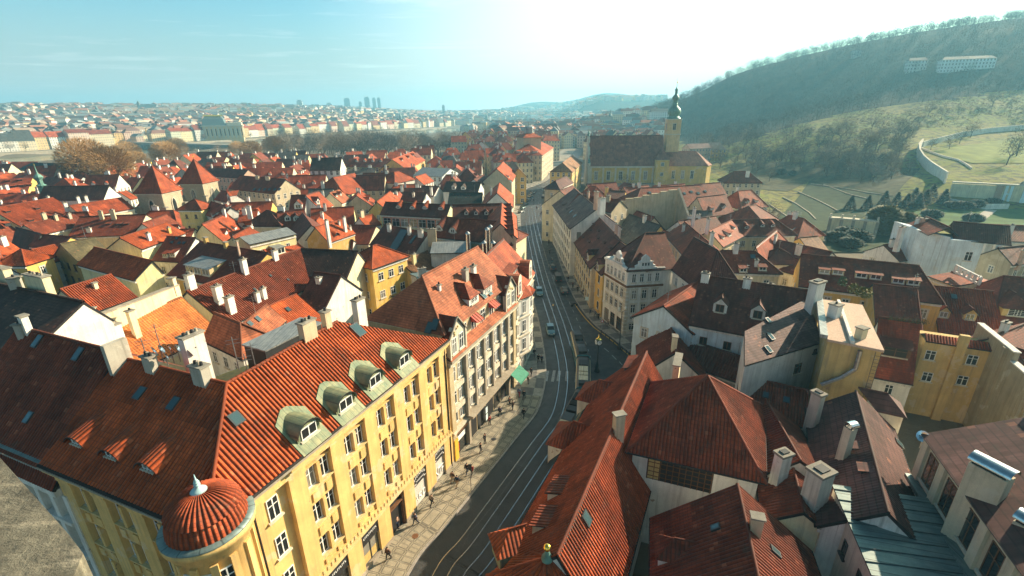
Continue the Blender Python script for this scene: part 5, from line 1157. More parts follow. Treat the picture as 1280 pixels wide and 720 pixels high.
def scroll_gable(b, base, d_, n_, s=1.0):
 pr = [(-2.1, 0), (2.1, 0), (2.1, .5), (1.5, .7), (1.4, 1.3), (.9, 1.5), (.8, 2.1), (.35, 2.5), (0, 2.75), (-.35, 2.5), (-.8, 2.1), (-.9, 1.5), (-1.4, 1.3), (-1.5, .7), (-2.1, .5)]
 q = lambda x, z, y: base+d_*(x*s)+n_*y+UP*(z*s)
 mb = MB(); mb.face([q(x, z, .1) for x, z in pr], 'white_trim'); mb.face([q(x, z, -.4) for x, z in pr[::-1]], 'white_trim')
 for (xa, za), (xb, zb) in zip(pr, pr[1:]+pr[:1]): mb.face([q(xa, za, .1), q(xa, za, -.4), q(xb, zb, -.4), q(xb, zb, .1)], 'white_trim')
 mb.frame_box(base, d_, n_, UP, -2.3*s, 2.3*s, .1, .35, -.1, .2, 'white_trim'); mb.frame_box(base, d_, n_, UP, -1.6*s, 1.6*s, .1, .22, 1.22*s, 1.38*s, 'white_trim')
 for x in (-.6, 0, .6): mb.frame_box(base, d_, n_, UP, x*s-.16, x*s+.16, .101, .12, .45*s, 1.05*s, 'dark')
 for sg in (-1, 1): slope(mb, [q(sg*1.5, .9, -.4), q(0, 2.3, -.4), q(0, 2.3, -4.4), q(sg*1.5, .9, -2.6)], 'plain_tile', False, .1)
 mb.build('scrolled_gable', b.e, RC['dark'])
dA = (fr-fl).normalized(); dB = (f2-fr).normalized()
scroll_gable(b, fl+dA*5.0+UP*14.62, dA, V2(dA.y, -dA.x)); scroll_gable(b, fr+dB*3.6+UP*14.62, dB, V2(dB.y, -dB.x))
mb = MB(); dn_ = V2(dB.y, -dB.x)
for i, ch in enumerate('RYCA'): glyph(ch, mb, fr+dB*(1.3+i*.75)+dn_*.05+UP*3.5, dB, UP, dn_, .6, 'letter_dark')
mb.build('wall_lettering', b.e)
b = hp('dark red hipped wing behind the white corner house', (868, 297), (897, 313), 20.5, (842, 335), ze=14.4, hip=(0, 4), wall='white', roof='dark', name='house_wing', win='plain', tile='plain_tile')
b = hp('maroon roof with rows of narrow slit dormers between grey-roofed and white corner house', (746, 269), (776, 300), 16.6, (722, 305), pitch=45, w2=5, wall='beige', roof='dark', name='street_house', tile='plain_tile', win='flush', wins=(1.2, 1.8))
for q in ((742, 281), (748, 289), (738, 288), (728, 297), (736, 303), (747, 298), (755, 304), (762, 310)): dormer(b, *q, 'shed', 1.5, .35, 'dark', None)
chim(b, 770, 292, 2.5, .8, .7, 'pinkish', pots=1)
fy = V2(.115, -.993); fnn = V2(-.993, -.115)
b = rect_house('street_house', 'yellow fronted house with low maroon skirt roof and two tall yellow dormers', 'house', tuple(V2(19.55, 102.2)-fnn*5.2)[:2], fy, 8.6, 5.2, 5.2, 0, 10.6, 16.2, (0, 0), 'yellow', 'dark', tile='plain_tile', near=False, win='flush', wins=(1.2, 1.8))
for q in ((735, 326), (747, 338)): dormer(b, *q, 'gable', 1.7, 2.0, 'cream_trim')
b = hp('long white street front under a grey-brown tiled roof with white gable', (717.5, 235.5), (746.5, 260.5), 19.2, (703, 270), pitch=37, wall='white', roof=(.19, .125, .1), name='street_house', tile='plain_tile', win='flush', wins=(1.25, 2.0), near=False, floors=4)
for q in ((700, 253), (704, 257), (709, 262)): dormer(b, *q, 'eye', 1.6, .6, 'dark', None)
skylight(b, 714, 265); skylight(b, 719, 270)
chimney(b, P(745, 255, 21), 3.6, .9, 1.4, .6, WC['pinkish'], True, 2); chimney(b, P(752, 258, 21), 2.4, 2.2, 1.2, .6, WC['white'], True, 3)
hp('narrow cream house with grey hipped roof nearest the church lane', (694, 226), (708, 220), 19, (694, 238), pitch=38, wall='beige', roof='plum', name='street_house', hip=(4, 0), win='plain', tile='plain_tile')
hp('low dark red roof with stepped firewall beside the grey-brown roof', (700, 238), (716, 232), 18.5, (700, 246), pitch=38, wall='cream', roof='dark', name='street_house', win='plain', tile='plain_tile')
hp('red patchy roof with pinkish chimneys behind the white street front', (722, 243), (775, 250), 19, (750, 262), pitch=33, wall='beige', roof='brown', name='back_house', tile='plain_tile', win='plain', chims=[(735, 249, dict(h=2.6, w=.9, col='pinkish')), (744, 249, dict(h=2.6, w=.9, col='pinkish')), (760, 252, dict(h=2, w=1.6, col='beige'))])
hp('flat-pitched brown roof with yellow chimney in front of the church', (760, 238), (782, 239), 15, (770, 247), pitch=25, wall='yellow', roof='dark', name='back_house', win='plain', chims=[(758, 240, dict(h=2, w=1.5, col='ochre'))])
a, c_, e_ = P(736, 292, 9), P(842, 285, 9), P(861, 262, 13)
w0, w1, w2 = P(737, 288, 8), P(842, 283, 8), P(862, 276, 12)
for p in (w0, w1, w2): p.z = 0
e = thing('firewall', 'tall blank stained party wall with ragged top catching yellow light at its end', 'wall', (w1.x, w1.y, 0)); mb = MB()
tops = [16.2, 16.3, 16.8, 17.0, 17.8, 18.0, 18.6, 19.0, 19.6, 20.0, 20.6]; d_ = w1-w0; nrm = V2(d_.y, -d_.x).normalized()
for i in range(10):
 p, q = w0+d_*(i/10), w0+d_*((i+1)/10); mb.prism([(v.x, v.y) for v in (p+d_*.0004, q, q-nrm*.7, p-nrm*.7+d_*.0004)], 0, tops[i], 'plaster')
d2_ = (w2-w1); n2_ = V2(d2_.y, -d2_.x).normalized(); d2_ *= 1.0
q0, q1 = w1+d2_*.003, w2
for off, flip in ((0, 0), (-.7, 1)):
 f_ = [q0+n2_*off, q1+n2_*off, q1+n2_*off+UP*12, q0+n2_*off+UP*20.6]; mb.face(f_[::-1] if flip else f_, 'plaster')
mb.face([q0+UP*20.6, q1+UP*12, q1-n2_*.7+UP*12, q0-n2_*.7+UP*20.6], 'stone'); mb.face([q1, q1-n2_*.7, q1-n2_*.7+UP*12, q1+UP*12], 'plaster'); mb.face([q0-n2_*.7, q0, q0+UP*20.6, q0-n2_*.7+UP*20.6], 'plaster')
mb.build('wall', e, (.6, .5, .32))
hp('orange-red hipped roofs with tall white chimney behind the white corner house', (856, 277.5), (886, 303), 17.5, (835, 294), pitch=36, wall='cream', roof='red', name='back_house', chims=[(866, 279, dict(h=4.2, w=1.3, col='white')), (854, 289, dict(h=1.8, w=.9)), (889, 303, dict(h=2.4, w=1.2)), (884, 286, dict(h=2.6, w=1.0))])
b = hp('long red roof with three round attic windows along a cream courtyard house', (915, 275), (969, 274), 15.8, (940, 293), pitch=40, wall='cream', roof='brown', name='courtyard_house', hip=(0, 4), win='plain', tile='plain_tile', dorms=[(933, 285, dict(kind='eye', w=1.6, h=.9)), (953, 283, dict(kind='eye', w=1.6, h=.9)), (966, 283, dict(kind='eye', w=1.6, h=.9))])
b = hp('red lit roof with three small shed dormers facing a yellow courtyard', (886, 288), (915, 275), 15.8, (915, 300), pitch=40, wall='cream', roof='red', name='courtyard_house', win='plain', tile='plain_tile', dorms=[(912, 295, dict(kind='shed', w=2.2, h=1.1)), (904, 298, dict(kind='shed', w=1.2, h=.8)), (918, 286, dict(kind='shed', w=1.2, h=.8))])
b = hp('brown roof with three boxy pale dormers beyond the dark gabled dormer roof', (903, 313), (944, 314), 16.5, (920, 338), pitch=40, wall='cream', roof='brown', name='town_house', hip=(4, 4), tile='plain_tile', dorms=[(904, 336, dict(kind='shed', w=1.6, h=.9, wall='cream_trim')), (929, 340, dict(kind='shed', w=1.6, h=.9, wall='cream_trim')), (953, 338, dict(kind='shed', w=1.6, h=.9, wall='cream_trim'))], skies=[(941, 321, 1.0, 1.0)], chims=[(919, 316, dict(h=2.2, w=1.2)), (945, 332, dict(h=1.3, w=.8))])
hp('teal-trimmed cream house with plum lean roof left of the three boxy dormers', (876, 325), (901, 314), 15.0, (872, 338), ze=12.3, pitch=35, wall='sage', roof='plum', name='town_house', tile='plain_tile')
hp('red hipped roof with white chimney on the way to the hillside garden', (945, 309), (971, 288), 15.0, (945, 318), ze=11.8, pitch=38, wall='cream', roof='red', name='town_house', hip=(0, 4), chims=[(968, 305, dict(h=2.4, w=1.3))])
hp('small pyramid-shaped dark red roof over a white recess', (973, 311), (976, 311), 13.5, (972, 328), pitch=40, hip=(4, 4), wall='white', roof='dark', name='back_house', tile='plain_tile')
hp('red roof sloping past a white chimney toward the garden terraces', (973, 300), (1040, 315), 14.0, (1000, 318), pitch=30, wall='white', roof='brown', name='town_house', chims=[(997, 318, dict(h=2.6, w=1.5))])
hp('ochre gabled garden house with grey-tan roof beside the terraces', (1000, 297), (1022, 295), 9.5, (1004, 306), pitch=35, wall='yellow', roof='tan', name='garden_house', tile='plain_tile')
b = hp('very long brown-red roof with a row of six shed dormers', (1002, 317.5), (1148, 332), 17.5, (1000, 355), pitch=38, wall='yellow', roof='brown', name='long_house', tile='plain_tile', hip=(0, 3), dorms=[(x, y, dict(kind='shed', w=1.9, h=1.0, wall='cream_trim')) for x, y in ((1030, 342), (1047, 343), (1076, 347), (1094, 349), (1122, 354), (1141, 356))])
hp('lower brown roof slope in front of the row of six shed dormers', (1092, 355), (1147, 361), 15.5, (1110, 377), pitch=35, wall='yellow', roof='brown', name='house_wing', tile='plain_tile', chims=[(1085, 370, dict(h=3.2, w=1.4, col='white', pots=0))])
b = hp('brick-red mansard house with brown window and planted roof terrace', (1100, 396), (1150, 403), 14.6, (1105, 470), pitch=62, wall='white', roof='brown', name='mansard_house', tile='plain_tile', win='plain'); MS = b
for q in ((1117, 447),): dormer(b, *q, 'shed', 3.6, 1.9, 'wood', 'brown', RC['dark'])
b = hp('rust red pantile roof with two gabled cream dormers and one blue skylight', (1165, 357.5), (1240, 364), 14.2, (1200, 415), pitch=42, wall='yellow', roof='red', name='town_house', near=True, dorms=[(1178, 397, dict(kind='gable', w=1.8, h=1.3, wall='cream_trim')), (1211, 400, dict(kind='gable', w=1.8, h=1.3, wall='cream_trim'))], skies=[(1192, 371, .9, .9)])
fa, fb = P(1157, 425, 12.3), P(1243, 438, 12.3); fa.z = fb.z = 0; fd = (fb-fa).normalized(); fn = V2(fd.y, -fd.x); fL = (fb-fa).length
b = new_bld('yellow_house', 'mustard yellow house with narrow pantile coping and outside chimney flue', 'house', [fa, fb]); b.tile, b.rcol = 'pan_tile', RC['red']; rb = MB(); add_slope(b, rb, [fa+fn*.35+UP*12.25, fb+fn*.35+UP*12.25, fb-fn*.9+UP*12.95, fa-fn*.9+UP*12.95], 'pan_tile', True); add_slope(b, rb, [fb-fn*4.3+UP*11.4, fa-fn*4.3+UP*11.4, fa-fn*.9+UP*12.95, fb-fn*.9+UP*12.95], 'pan_tile', True); rb.build('roof', b.e, b.rcol)
mb = MB(); mb.prism([(p.x, p.y) for p in (fa, fb, fb-fn*4, fa-fn*4)], 0, 12.2, 'plaster'); mb.frame_box(fa, fd, fn, UP, fL*.45, fL*.45+1.1, .002, .6, 0, 14.0, 'plaster'); mb.build('wall', b.e, (.6, .42, .17))
for s, z in ((.14, 9.3), (.75, 9.6), (.72, 6.2), (.2, 5.8)): p = fa+fd*(fL*s)+fn*.01; put(win_mesh(1.2, 1.5, 'plain'), 'window', b.e, (p.x, p.y, z), math.atan2(fd.y, fd.x))
e = thing('firewall', 'sloping beige stained party wall at the right edge beside the yellow house', 'wall', P(1250, 450, 10)); w0, w1 = P(1222, 404, 14.2), P(1268, 441, 14.2); w2 = P(1300, 470, 14.0)
mb = MB(); f = [V2(p.x, p.y) for p in (w0, w1, w2)]
for (p, q), (za, zb) in zip(zip(f[:-1], f[1:]), ((14.2, 13.6), (12.9, 12.6))):
 dq = (q-p).normalized(); nq = V2(dq.y, -dq.x); mb.prism([(v.x, v.y) for v in (p+dq*.01, q, q-nq*.6, p-nq*.6+dq*.01)], 0, za, 'plaster'); mb.frame_box(p, dq, nq, UP, 0, (q-p).length, -.7, .1, za+.003, za+.15, 'white_trim'); mb.frame_box(p, dq, nq, UP, (q-p).length*.8, (q-p).length*.8+.7, .003, .4, 0, za-.01, 'plaster')
mb.build('wall', e, (.37, .31, .21))
b = hp('dark plum roof at the right edge with a broad cream dormer', (1255, 345), (1320, 350), 15.0, (1250, 400), pitch=42, wall='cream', roof='brown', name='town_house', tile='plain_tile', hip=(3, 0), near=False)
dormer(b, 1270, 396, 'hip', 4.2, 1.7, 'cream_trim', 'grid')
b = hp('tall pale blue house with blind arched recesses and dark red roofs', (1158, 271), (1187, 284), 19.5, (1154, 277), ze=17.8, pitch=30, wall='none', roof='brown', name='tall_house', w2=3, win=None); TB = b
b = hp('pale blue gabled house under stepped dark roof at right of the blind arches', (1192, 277), (1262, 283), 20.0, (1222, 290), ze=17.3, pitch=35, wall='none', roof='dark', name='tall_house', win=None)
fa, fb = P(1153, 281, 18.2), P(1187, 293, 18.2); fc = P(1229, 300, 17.4)
for p in (fa, fb, fc): p.y -= .5
for p in (fa, fb, fc): p.z = 0
mb = MB(); bk = V2(-.2, 1)*7
mb.prism([(p.x, p.y) for p in (fa, fb, fb+bk, fa+bk)], 0, TB.ze-.15, 'plaster'); fd = (fb-fa).normalized(); fn = V2(fd.y, -fd.x)
for zc, xc in ((11.5, 3.2), (5.5, 3.6)):
 mb.tube(fa+fd*(xc-1.6)+fn*.05+UP*(zc-3), fa+fd*(xc-1.6)+fn*.05+UP*zc, .1, .1, 'grey_metal', 4)
 for k in range(8): a0, a1 = math.pi*k/8, math.pi*(k+1)/8; mb.tube(fa+fd*(xc+1.6*math.cos(a0))+fn*.05+UP*(zc+1.6*math.sin(a0)), fa+fd*(xc+1.6*math.cos(a1))+fn*.05+UP*(zc+1.6*math.sin(a1)), .1, .1, 'grey_metal', 4)
mb.build('wall', TB.e, WC['blue']); windows(TB.e, fa+fd*2.2, fa+fd*4.6, 8.5, 13, 1, 1, 1.2, 1.5, 'plain'); windows(TB.e, fa+fd*2.4, fa+fd*4.8, 3.5, 7, 1, 1, 1.0, 1.3, 'plain')
mb = MB(); mb.prism([(p.x, p.y) for p in (fb+V2(.05, 0), fc, fc+bk, fb+bk+V2(.05, 0))], 0, b.ze-.15, 'plaster'); mb.build('wall', b.e, WC['blue']); windows(b.e, fb+(fc-fb)*.45, fb+(fc-fb)*.9, 7.5, 16, 2, 1, 1.3, 2.0, 'plain')
for px, py, c in ((1122, 318, 'white'), (1143, 305, 'white'), (1150, 306, 'pinkish')): chimney(TB, P(px, py-12, 15.5), 4.5, 1.4, 1.0, .4, WC[c], True, 2)
hp('brown roof edge behind the pale blue houses near the lawn', (1225, 280), (1300, 283), 16.0, (1260, 290), pitch=30, wall='white', roof='brown', name='town_house', chims=[(1262, 292, dict(h=2.4)), (1250, 292, dict(h=2, w=.8))])
hp('small red roof with white chimney at the far right, next to the pale blue gable', (1248, 310), (1300, 305), 14.5, (1255, 330), pitch=38, wall='stone', roof='dark', name='town_house', chims=[(1245, 312, dict(h=1.8, w=2, col='white')), (1274, 330, dict(h=3.4, w=1.2, col='pinkish'))])
hp('low red roof with pale parapet between long dormer row and pale blue house', (1105, 306), (1138, 302), 13.0, (1120, 325), pitch=32, wall='white', roof='brown', name='back_house', chims=[(1116, 308, dict(h=2, w=3, col='white'))])
b = hp('small cream house with white balustraded terrace before the pale blue gable', (1190, 340), (1225, 352), 12.5, (1210, 362), ze=11.8, pitch=15, wall='cream', roof='red', name='terrace_house', win='plain')
mb = MB(); a, c_ = P(1193, 338, 13.3), P(1226, 355, 13.3); dd = (c_-a).normalized(); nn = V2(dd.y, -dd.x)
for k in range(6): mb.frame_box(a, dd, nn, UP, k*1.5, k*1.5+.4, -.2, .2, 0, 1.1, 'white_trim')
mb.frame_box(a, dd, nn, UP, 0.01, 7.9, -.15, .15, 1.102, 1.25, 'white_trim'); mb.frame_box(a, dd, nn, UP, 0.01, 7.9, -.14, .14, -.4, -.002, 'white_trim'); mb.build('balustrade', b.e)
def leafy(name, label, cat, p, r, h, col, group=None, n=260, e=None):
 t_ = thing(name, label, cat, p, 0, group) if e is None else e; mb = MB(); rs = random.Random(hash(label) % 999 if False else int(p[0]*100+p[1]*37) % 9999)
 for i in range(n):
  a, u_, v_ = rs.random()*6.283, rs.random(), rs.random(); rr = r*math.sqrt(u_)*(.55+.45*math.sin(math.pi*min(1, v_+.12))); c = Vector(p)+V2(math.cos(a)*rr, math.sin(a)*rr, h*v_)
  d = Vector((rs.uniform(-1, 1), rs.uniform(-1, 1), rs.uniform(-.4, 1))).normalized(); s = d.orthogonal().normalized(); L = rs.uniform(.12, .3)*max(.6, r); mb.face([c-s*L*.45, c+d*L, c+s*L*.45, c-d*L*.7], col)
 mb.build('foliage', t_); mb = MB(); mb.tube(p, Vector(p)+UP*h*.7, .05*max(1, r), .02, 'bark', 6); mb.build('stem', t_); return t_
plain('leaf_olive', (.13, .12, .03), .8, var=.4, scale=8); plain('leaf_green', (.05, .085, .03), .8, var=.45, scale=8); plain('leaf_dark', (.022, .045, .026), .85, var=.5, scale=5); plain('leaf_brown', (.16, .105, .05), .9, var=.4, scale=6)
for i, (px, py, r_, c, lab) in enumerate(((1066, 366, .9, 'leaf_olive', 'rounded olive shrub in a pot on the rooftop terrace'), (1078, 371, 1.1, 'leaf_olive', 'largest rounded rusty-olive shrub on the rooftop terrace, beside hooded white chimney'), (1052, 357, .7, 'leaf_green', 'small dark green potted shrub at the back of the rooftop terrace'))):
 leafy('potted_shrub', lab, 'shrub', P(px, py, 18.6), r_, 1.4, c)
for i in range(7):
 p = MS.R1+(MS.R2-MS.R1)*(.1+.13*i)+V2(.3, -1.0); t_ = thing('balcony_plant', 'bare twiggy plant in the long planter on the red mansard terrace', 'plant', p, 0, 'plants in the mansard planter'); mb = MB()
 for k in range(16): a = random.random()*6.28; mb.tube(p, p+V2(math.cos(a)*.5*random.random(), math.sin(a)*.5*random.random(), random.uniform(.6, 1.3)), .02, .006, 'bark', 4)
 for k in range(20): q = p+V2(random.uniform(-.5, .5), random.uniform(-.3, .3), random.uniform(0, .5)); mb.face([q, q+V2(.12, 0, .05), q+V2(.05, .1, .16)], 'leaf_olive' if k % 2 else 'leaf_green')
 mb.build('twigs', t_)
# ================================================================== left old town
hp('ribbed red roof, single slope with small brick chimney behind the near-black roof', (76, 361.5), (138.5, 343), 18, (140, 379), pitch=38, wall='cream', roof='red', name='old_house', win=None, chims=[(120, 360, dict(h=1, w=.7, col='cream', pots=0))])
b = hp('bright orange new-tiled roof under a long cream firewall', (118, 412), (226, 372), 19.2, (205, 442), pitch=38, w2=1.6, wall='cream', roof=(.62, .19, .05), name='old_house', win=None, tile='plain_tile', chims=[(172, 420, dict(h=4.0, w=.9, d=.8, col='cream', pots=1)), (130, 425, dict(h=2.6, w=1.8, d=1.2, col='white')), (146, 428, dict(h=2.6, w=2.0, d=1.2, col='white'))], skies=[(236, 421, .7, .9)])
e = thing('firewall', 'long cream party wall along the top of the bright orange roof', 'wall', P(190, 370, 20)); a, c_ = P(116, 417, 19.3), P(228, 370, 19.3); a.z = c_.z = 0; dd = (c_-a).normalized(); nn = V2(dd.y, -dd.x); LL = (c_-a).length; mb = MB()
mb.frame_box(a, dd, nn, UP, 0, LL, -.75, -.05, 0, 21.0, 'plaster'); mb.frame_box(a, dd, nn, UP, -.02, LL+.02, -.85, .05, 21.003, 21.15, 'stone'); mb.build('wall', e, WC['cream']); chimney(type('o', (), dict(e=e))(), a+dd*.8-nn*.4+UP*20.8, 1.6, 1.2, .8, 0, WC['cream'], True, 0); chimney(type('o', (), dict(e=e))(), a+dd*(LL-.6)-nn*.4+UP*20.8, 1.6, .9, .8, 0, WC['cream'], True, 0)
hp('dull orange hipped roof over white recessed windows next to the bright orange roof', (268, 391), (300, 404), 18.8, (292, 423), ze=16.0, pitch=36, hip=(0, 3), w2=3, wall='white', roof='pink', name='old_house', win='plain', tile='plain_tile', near=False)
hp('dull orange sunlit roof with two skylights left of the small yellow gable house', (301, 407), (333, 381), 17.5, (318, 420), ze=15.2, pitch=34, wall='white', roof='pink', name='old_house', win=None, tile='plain_tile', skies=[(322, 399, .8, .9), (312, 405, .8, .8)])
hp('low orange roof sliver glowing below the big ribbed maroon roof', (335, 383), (370, 368), 15.5, (350, 395), pitch=34, wall='cream', roof='orange', name='old_house', win=None, tile='plain_tile', skies=[(360, 387, .7, .9)])
b = hp('huge ribbed maroon pantile roof in the middle of the old town block', (234, 364), (376, 311), 19.5, (334, 381), pitch=36, wall='cream', roof='brown', name='old_house', win=None, near=True, chims=[(307, 342, dict(h=2.8, w=1.1, d=.8)), (240, 360, dict(h=2.4, w=1.4, d=.9)), (275, 378, dict(h=3.0, w=1.4, d=1.0)), (290, 390, dict(h=2.8, w=1.4, d=1.0)), (323, 377, dict(h=1.8, w=.9)), (331, 373, dict(h=2, w=.9)), (345, 325, dict(h=2.0, w=1.2))], skies=[(318, 362, .4, .5), (338, 345, .4, .5), (360, 350, .4, .5)])
hp('blackish tiled roof slope adjoining the huge maroon roof on its right', (376, 311), (447, 314), 19.5, (404, 343), pitch=34, w2=3, wall='cream', roof='black', name='old_house', win=None, tile='plain_tile')
b = hp('dark brown roof with a wide flat-topped dormer of three windows', (250, 302), (334, 316), 18.5, (228, 345), pitch=32, wall='yellow', roof='brown', name='old_house', near=False, tile='pan_tile', win='plain')
r = hit(b, 248, 343)
if r:
 for k in (-2.6, 0, 2.6): dormer_at(b, r[1]+V2(-r[2][3].y, r[2][3].x)*k, r[2][3], r[2][4], 'shed', 2.5, 1.7, 'cream_trim', 'plain', None, 'zinc')
for q in ((258, 303), (283, 309)): chim(b, *q, 1.2, 1.0, .8, 'ochre', pots=0)
chim(b, 300, 320, 3.4, .4, .4, 'pinkish', pots=0)
hp('orange-red pantile slope beside the sunlit cream gable wall', (118, 309), (190, 326), 17.5, (166, 347), pitch=36, w2=1.2, wall='pale', roof='orange', name='old_house', win=None, near=True)
b = hp('long cream-walled house with sunlit orange roof near the twin towers', (150, 297), (208, 278.5), 18.5, (200, 301), pitch=33, wall='pale', roof='orange', name='old_house', win=None, chims=[(187, 300, dict(h=1.8, w=1.1)), (212, 291, dict(h=1.4, w=1.0, col='ochre'))])
hp('maroon roof with four tiny skylights and two white dormers', (209, 295.5), (244, 297), 17.0, (200, 324), pitch=38, wall='white', roof='brown', name='old_house', dorms=[(207, 322, dict(kind='shed', w=1.4, h=1.1)), (216, 321, dict(kind='shed', w=1.4, h=1.1))], skies=[(221, 298, .7, .7), (215, 303, .7, .7), (224, 304, .7, .7), (230, 304, .7, .7)], tile='plain_tile')
hp('mossy grey stepped roof ruin with olive courtyard wall', (76, 305), (118, 297), 17.0, (95, 325), pitch=30, wall='olive', roof='moss', name='old_house', win='dark', tile='plain_tile')
hp('tiny yellow tower house with four-sided bright red roof at the left', (25.5, 312), (27, 312), 17.0, (30, 330), pitch=38, hip=(3, 3), w2=3.2, wall='yellow', roof='orange', name='tower_house', near=True)
hp('short orange roof edge catching light left of the tiny yellow tower house', (-8, 326), (22, 317), 15.5, (10, 330), pitch=34, wall='white', roof='orange', name='old_house', win=None)
hp('blue-shaded gabled house right of the tiny yellow tower house', (40, 312), (68, 306), 15.5, (50, 320), pitch=34, wall='blue', roof='orange', name='old_house', win=None, near=True)
hp('grey gable with sharp white firewall below the big orange dormered roof', (20, 284), (50, 292), 16.5, (46, 302), ze=12.5, pitch=38, wall='grey', roof='dark', name='old_house', win='plain')
hp('dark maroon roof wedge between grey gable and mossy ruin', (50, 293), (88, 296), 16.0, (50, 307), pitch=34, wall='yellow', roof='brown', name='old_house', win=None, tile='plain_tile')
b = hp('big orange pantile roof with five small dark dormers at the left edge', (-12, 261), (66, 247), 18.5, (30, 281), pitch=36, wall='pale', roof='red', name='old_house', win='plain', near=True, dorms=[(11, 266, dict(kind='shed', w=1.6, h=.7, wall='dark', win=None)), (10, 281, dict(kind='shed', w=1.6, h=.7, wall='dark', win=None)), (40, 277, dict(kind='shed', w=1.6, h=.7, wall='dark', win=None)), (48, 262, dict(kind='shed', w=1.6, h=.7, wall='dark', win=None)), (69, 272, dict(kind='shed', w=1.6, h=.7, wall='dark', win=None))])
hp('red-brown roof with pale firewall ends under the five small dark dormers', (30, 281), (92, 268), 16.5, (60, 290), pitch=34, wall='cream', roof='brown', name='old_house', win='plain', chims=[(56, 273, dict(h=1.6, w=1.3, col='beige')), (71, 275, dict(h=1.6, w=1.0, col='beige')), (88, 273, dict(h=1.6, w=1.0, col='grey'))])
hp('orange half-lit roof with white chimneys left of the twin towers', (87, 257), (152, 247), 17.0, (118, 268), pitch=34, wall='cream', roof='red', name='old_house', win=None, chims=[(83, 260, dict(h=1.8, w=1.2)), (99, 253, dict(h=2)), (109, 252, dict(h=2))])
hp('broad maroon roof with row of three dark dormers below the twin towers', (100, 271), (182, 268), 16.5, (142, 293), pitch=32, wall='cream', roof='brown', name='old_house', win=None, tile='plain_tile', dorms=[(135, 281, dict(kind='shed', w=1.3, h=.5, wall='dark', win=None)), (149, 281, dict(kind='shed', w=1.3, h=.5, wall='dark', win=None)), (158, 281, dict(kind='shed', w=1.3, h=.5, wall='dark', win=None))], chims=[(128, 274, dict(h=2.6, w=1.2, col='beige')), (143, 274, dict(h=3.0, w=1.4, col='beige')), (112, 290, dict(h=1.2, w=1.4))])
hp('red roof strip leading to the foot of the left stone tower', (215, 287), (243, 286), 14.5, (230, 292), pitch=30, wall='cream', roof='red', name='old_house', win=None, skies=[(222, 286, .7, .8)])
b = hp('long maroon church roof with white gable end and green copper turret', (55, 233), (136, 232), 18.5, (90, 249), pitch=45, wall='white', roof='dark', name='small_church', cat='church', win=None, tile='plain_tile')
q = P(53, 236, 17.5); mb = MB(); mb.lathe((q.x, q.y, 0), [(1.3, 15), (1.3, 18.6), (1.7, 18.8), (1.1, 19.3), (.9, 19.4), (.9, 21.2), (1.3, 21.4), (1.5, 22.0), (1.0, 22.8), (.4, 23.3), (.25, 24.2), (.08, 26.5), (0, 26.6)], 'copper_dark', 8, False); mb.lathe((q.x, q.y, 26.7), [(0, -.25), (.25, 0), (0, .25)], 'gold', 8); mb.tube((q.x, q.y, 26.8), (q.x, q.y, 28), .06, .04, 'gold', 4); mb.build('ridge_turret', b.e)
hp('red roof with double row of little dormers at the far left edge', (-10, 224), (40, 222), 17.5, (22, 238), pitch=38, wall='yellow', roof='red', name='town_house', win=None, dorms=[(x, y, dict(kind='shed', w=1.8, h=.7, win=None, wall='dark')) for x, y in ((10, 227), (25, 226), (6, 235), (16, 234), (26, 233), (36, 232))])
b = hp('grey palace wing with long dark teal roof among river trees', (40, 203), (98, 204.5), 17, (62, 212), pitch=38, wall='grey', roof=(.05, .075, .075), name='palace_wing', tile='plain_tile', hip=(6, 0), win='plain')
hp('white house with flat dark roof at the far left', (-8, 209), (18, 211), 15, (6, 214), pitch=22, wall='white', roof='slate', name='town_house', win='plain', chims=[(14, 213, dict(h=2, w=1.4))])
hp('maroon roofed house with bright chimneys right of the copper turret', (58, 221), (82, 223), 16, (66, 231), pitch=40, wall='white', roof='dark', name='town_house', chims=[(75, 222, dict(h=2.6, w=2.0)), (85, 223, dict(h=2.2, w=1.0))])
hp('orange roof with pale edge facing the sun, left of the brown tree', (84, 219), (104, 221), 15.5, (86, 231), pitch=40, wall='white', roof='red', name='town_house')
hp('orange lit roof corner right of the white church gable', (149, 240), (158, 238), 14, (158, 245), pitch=40, wall='white', roof='orange', name='town_house')
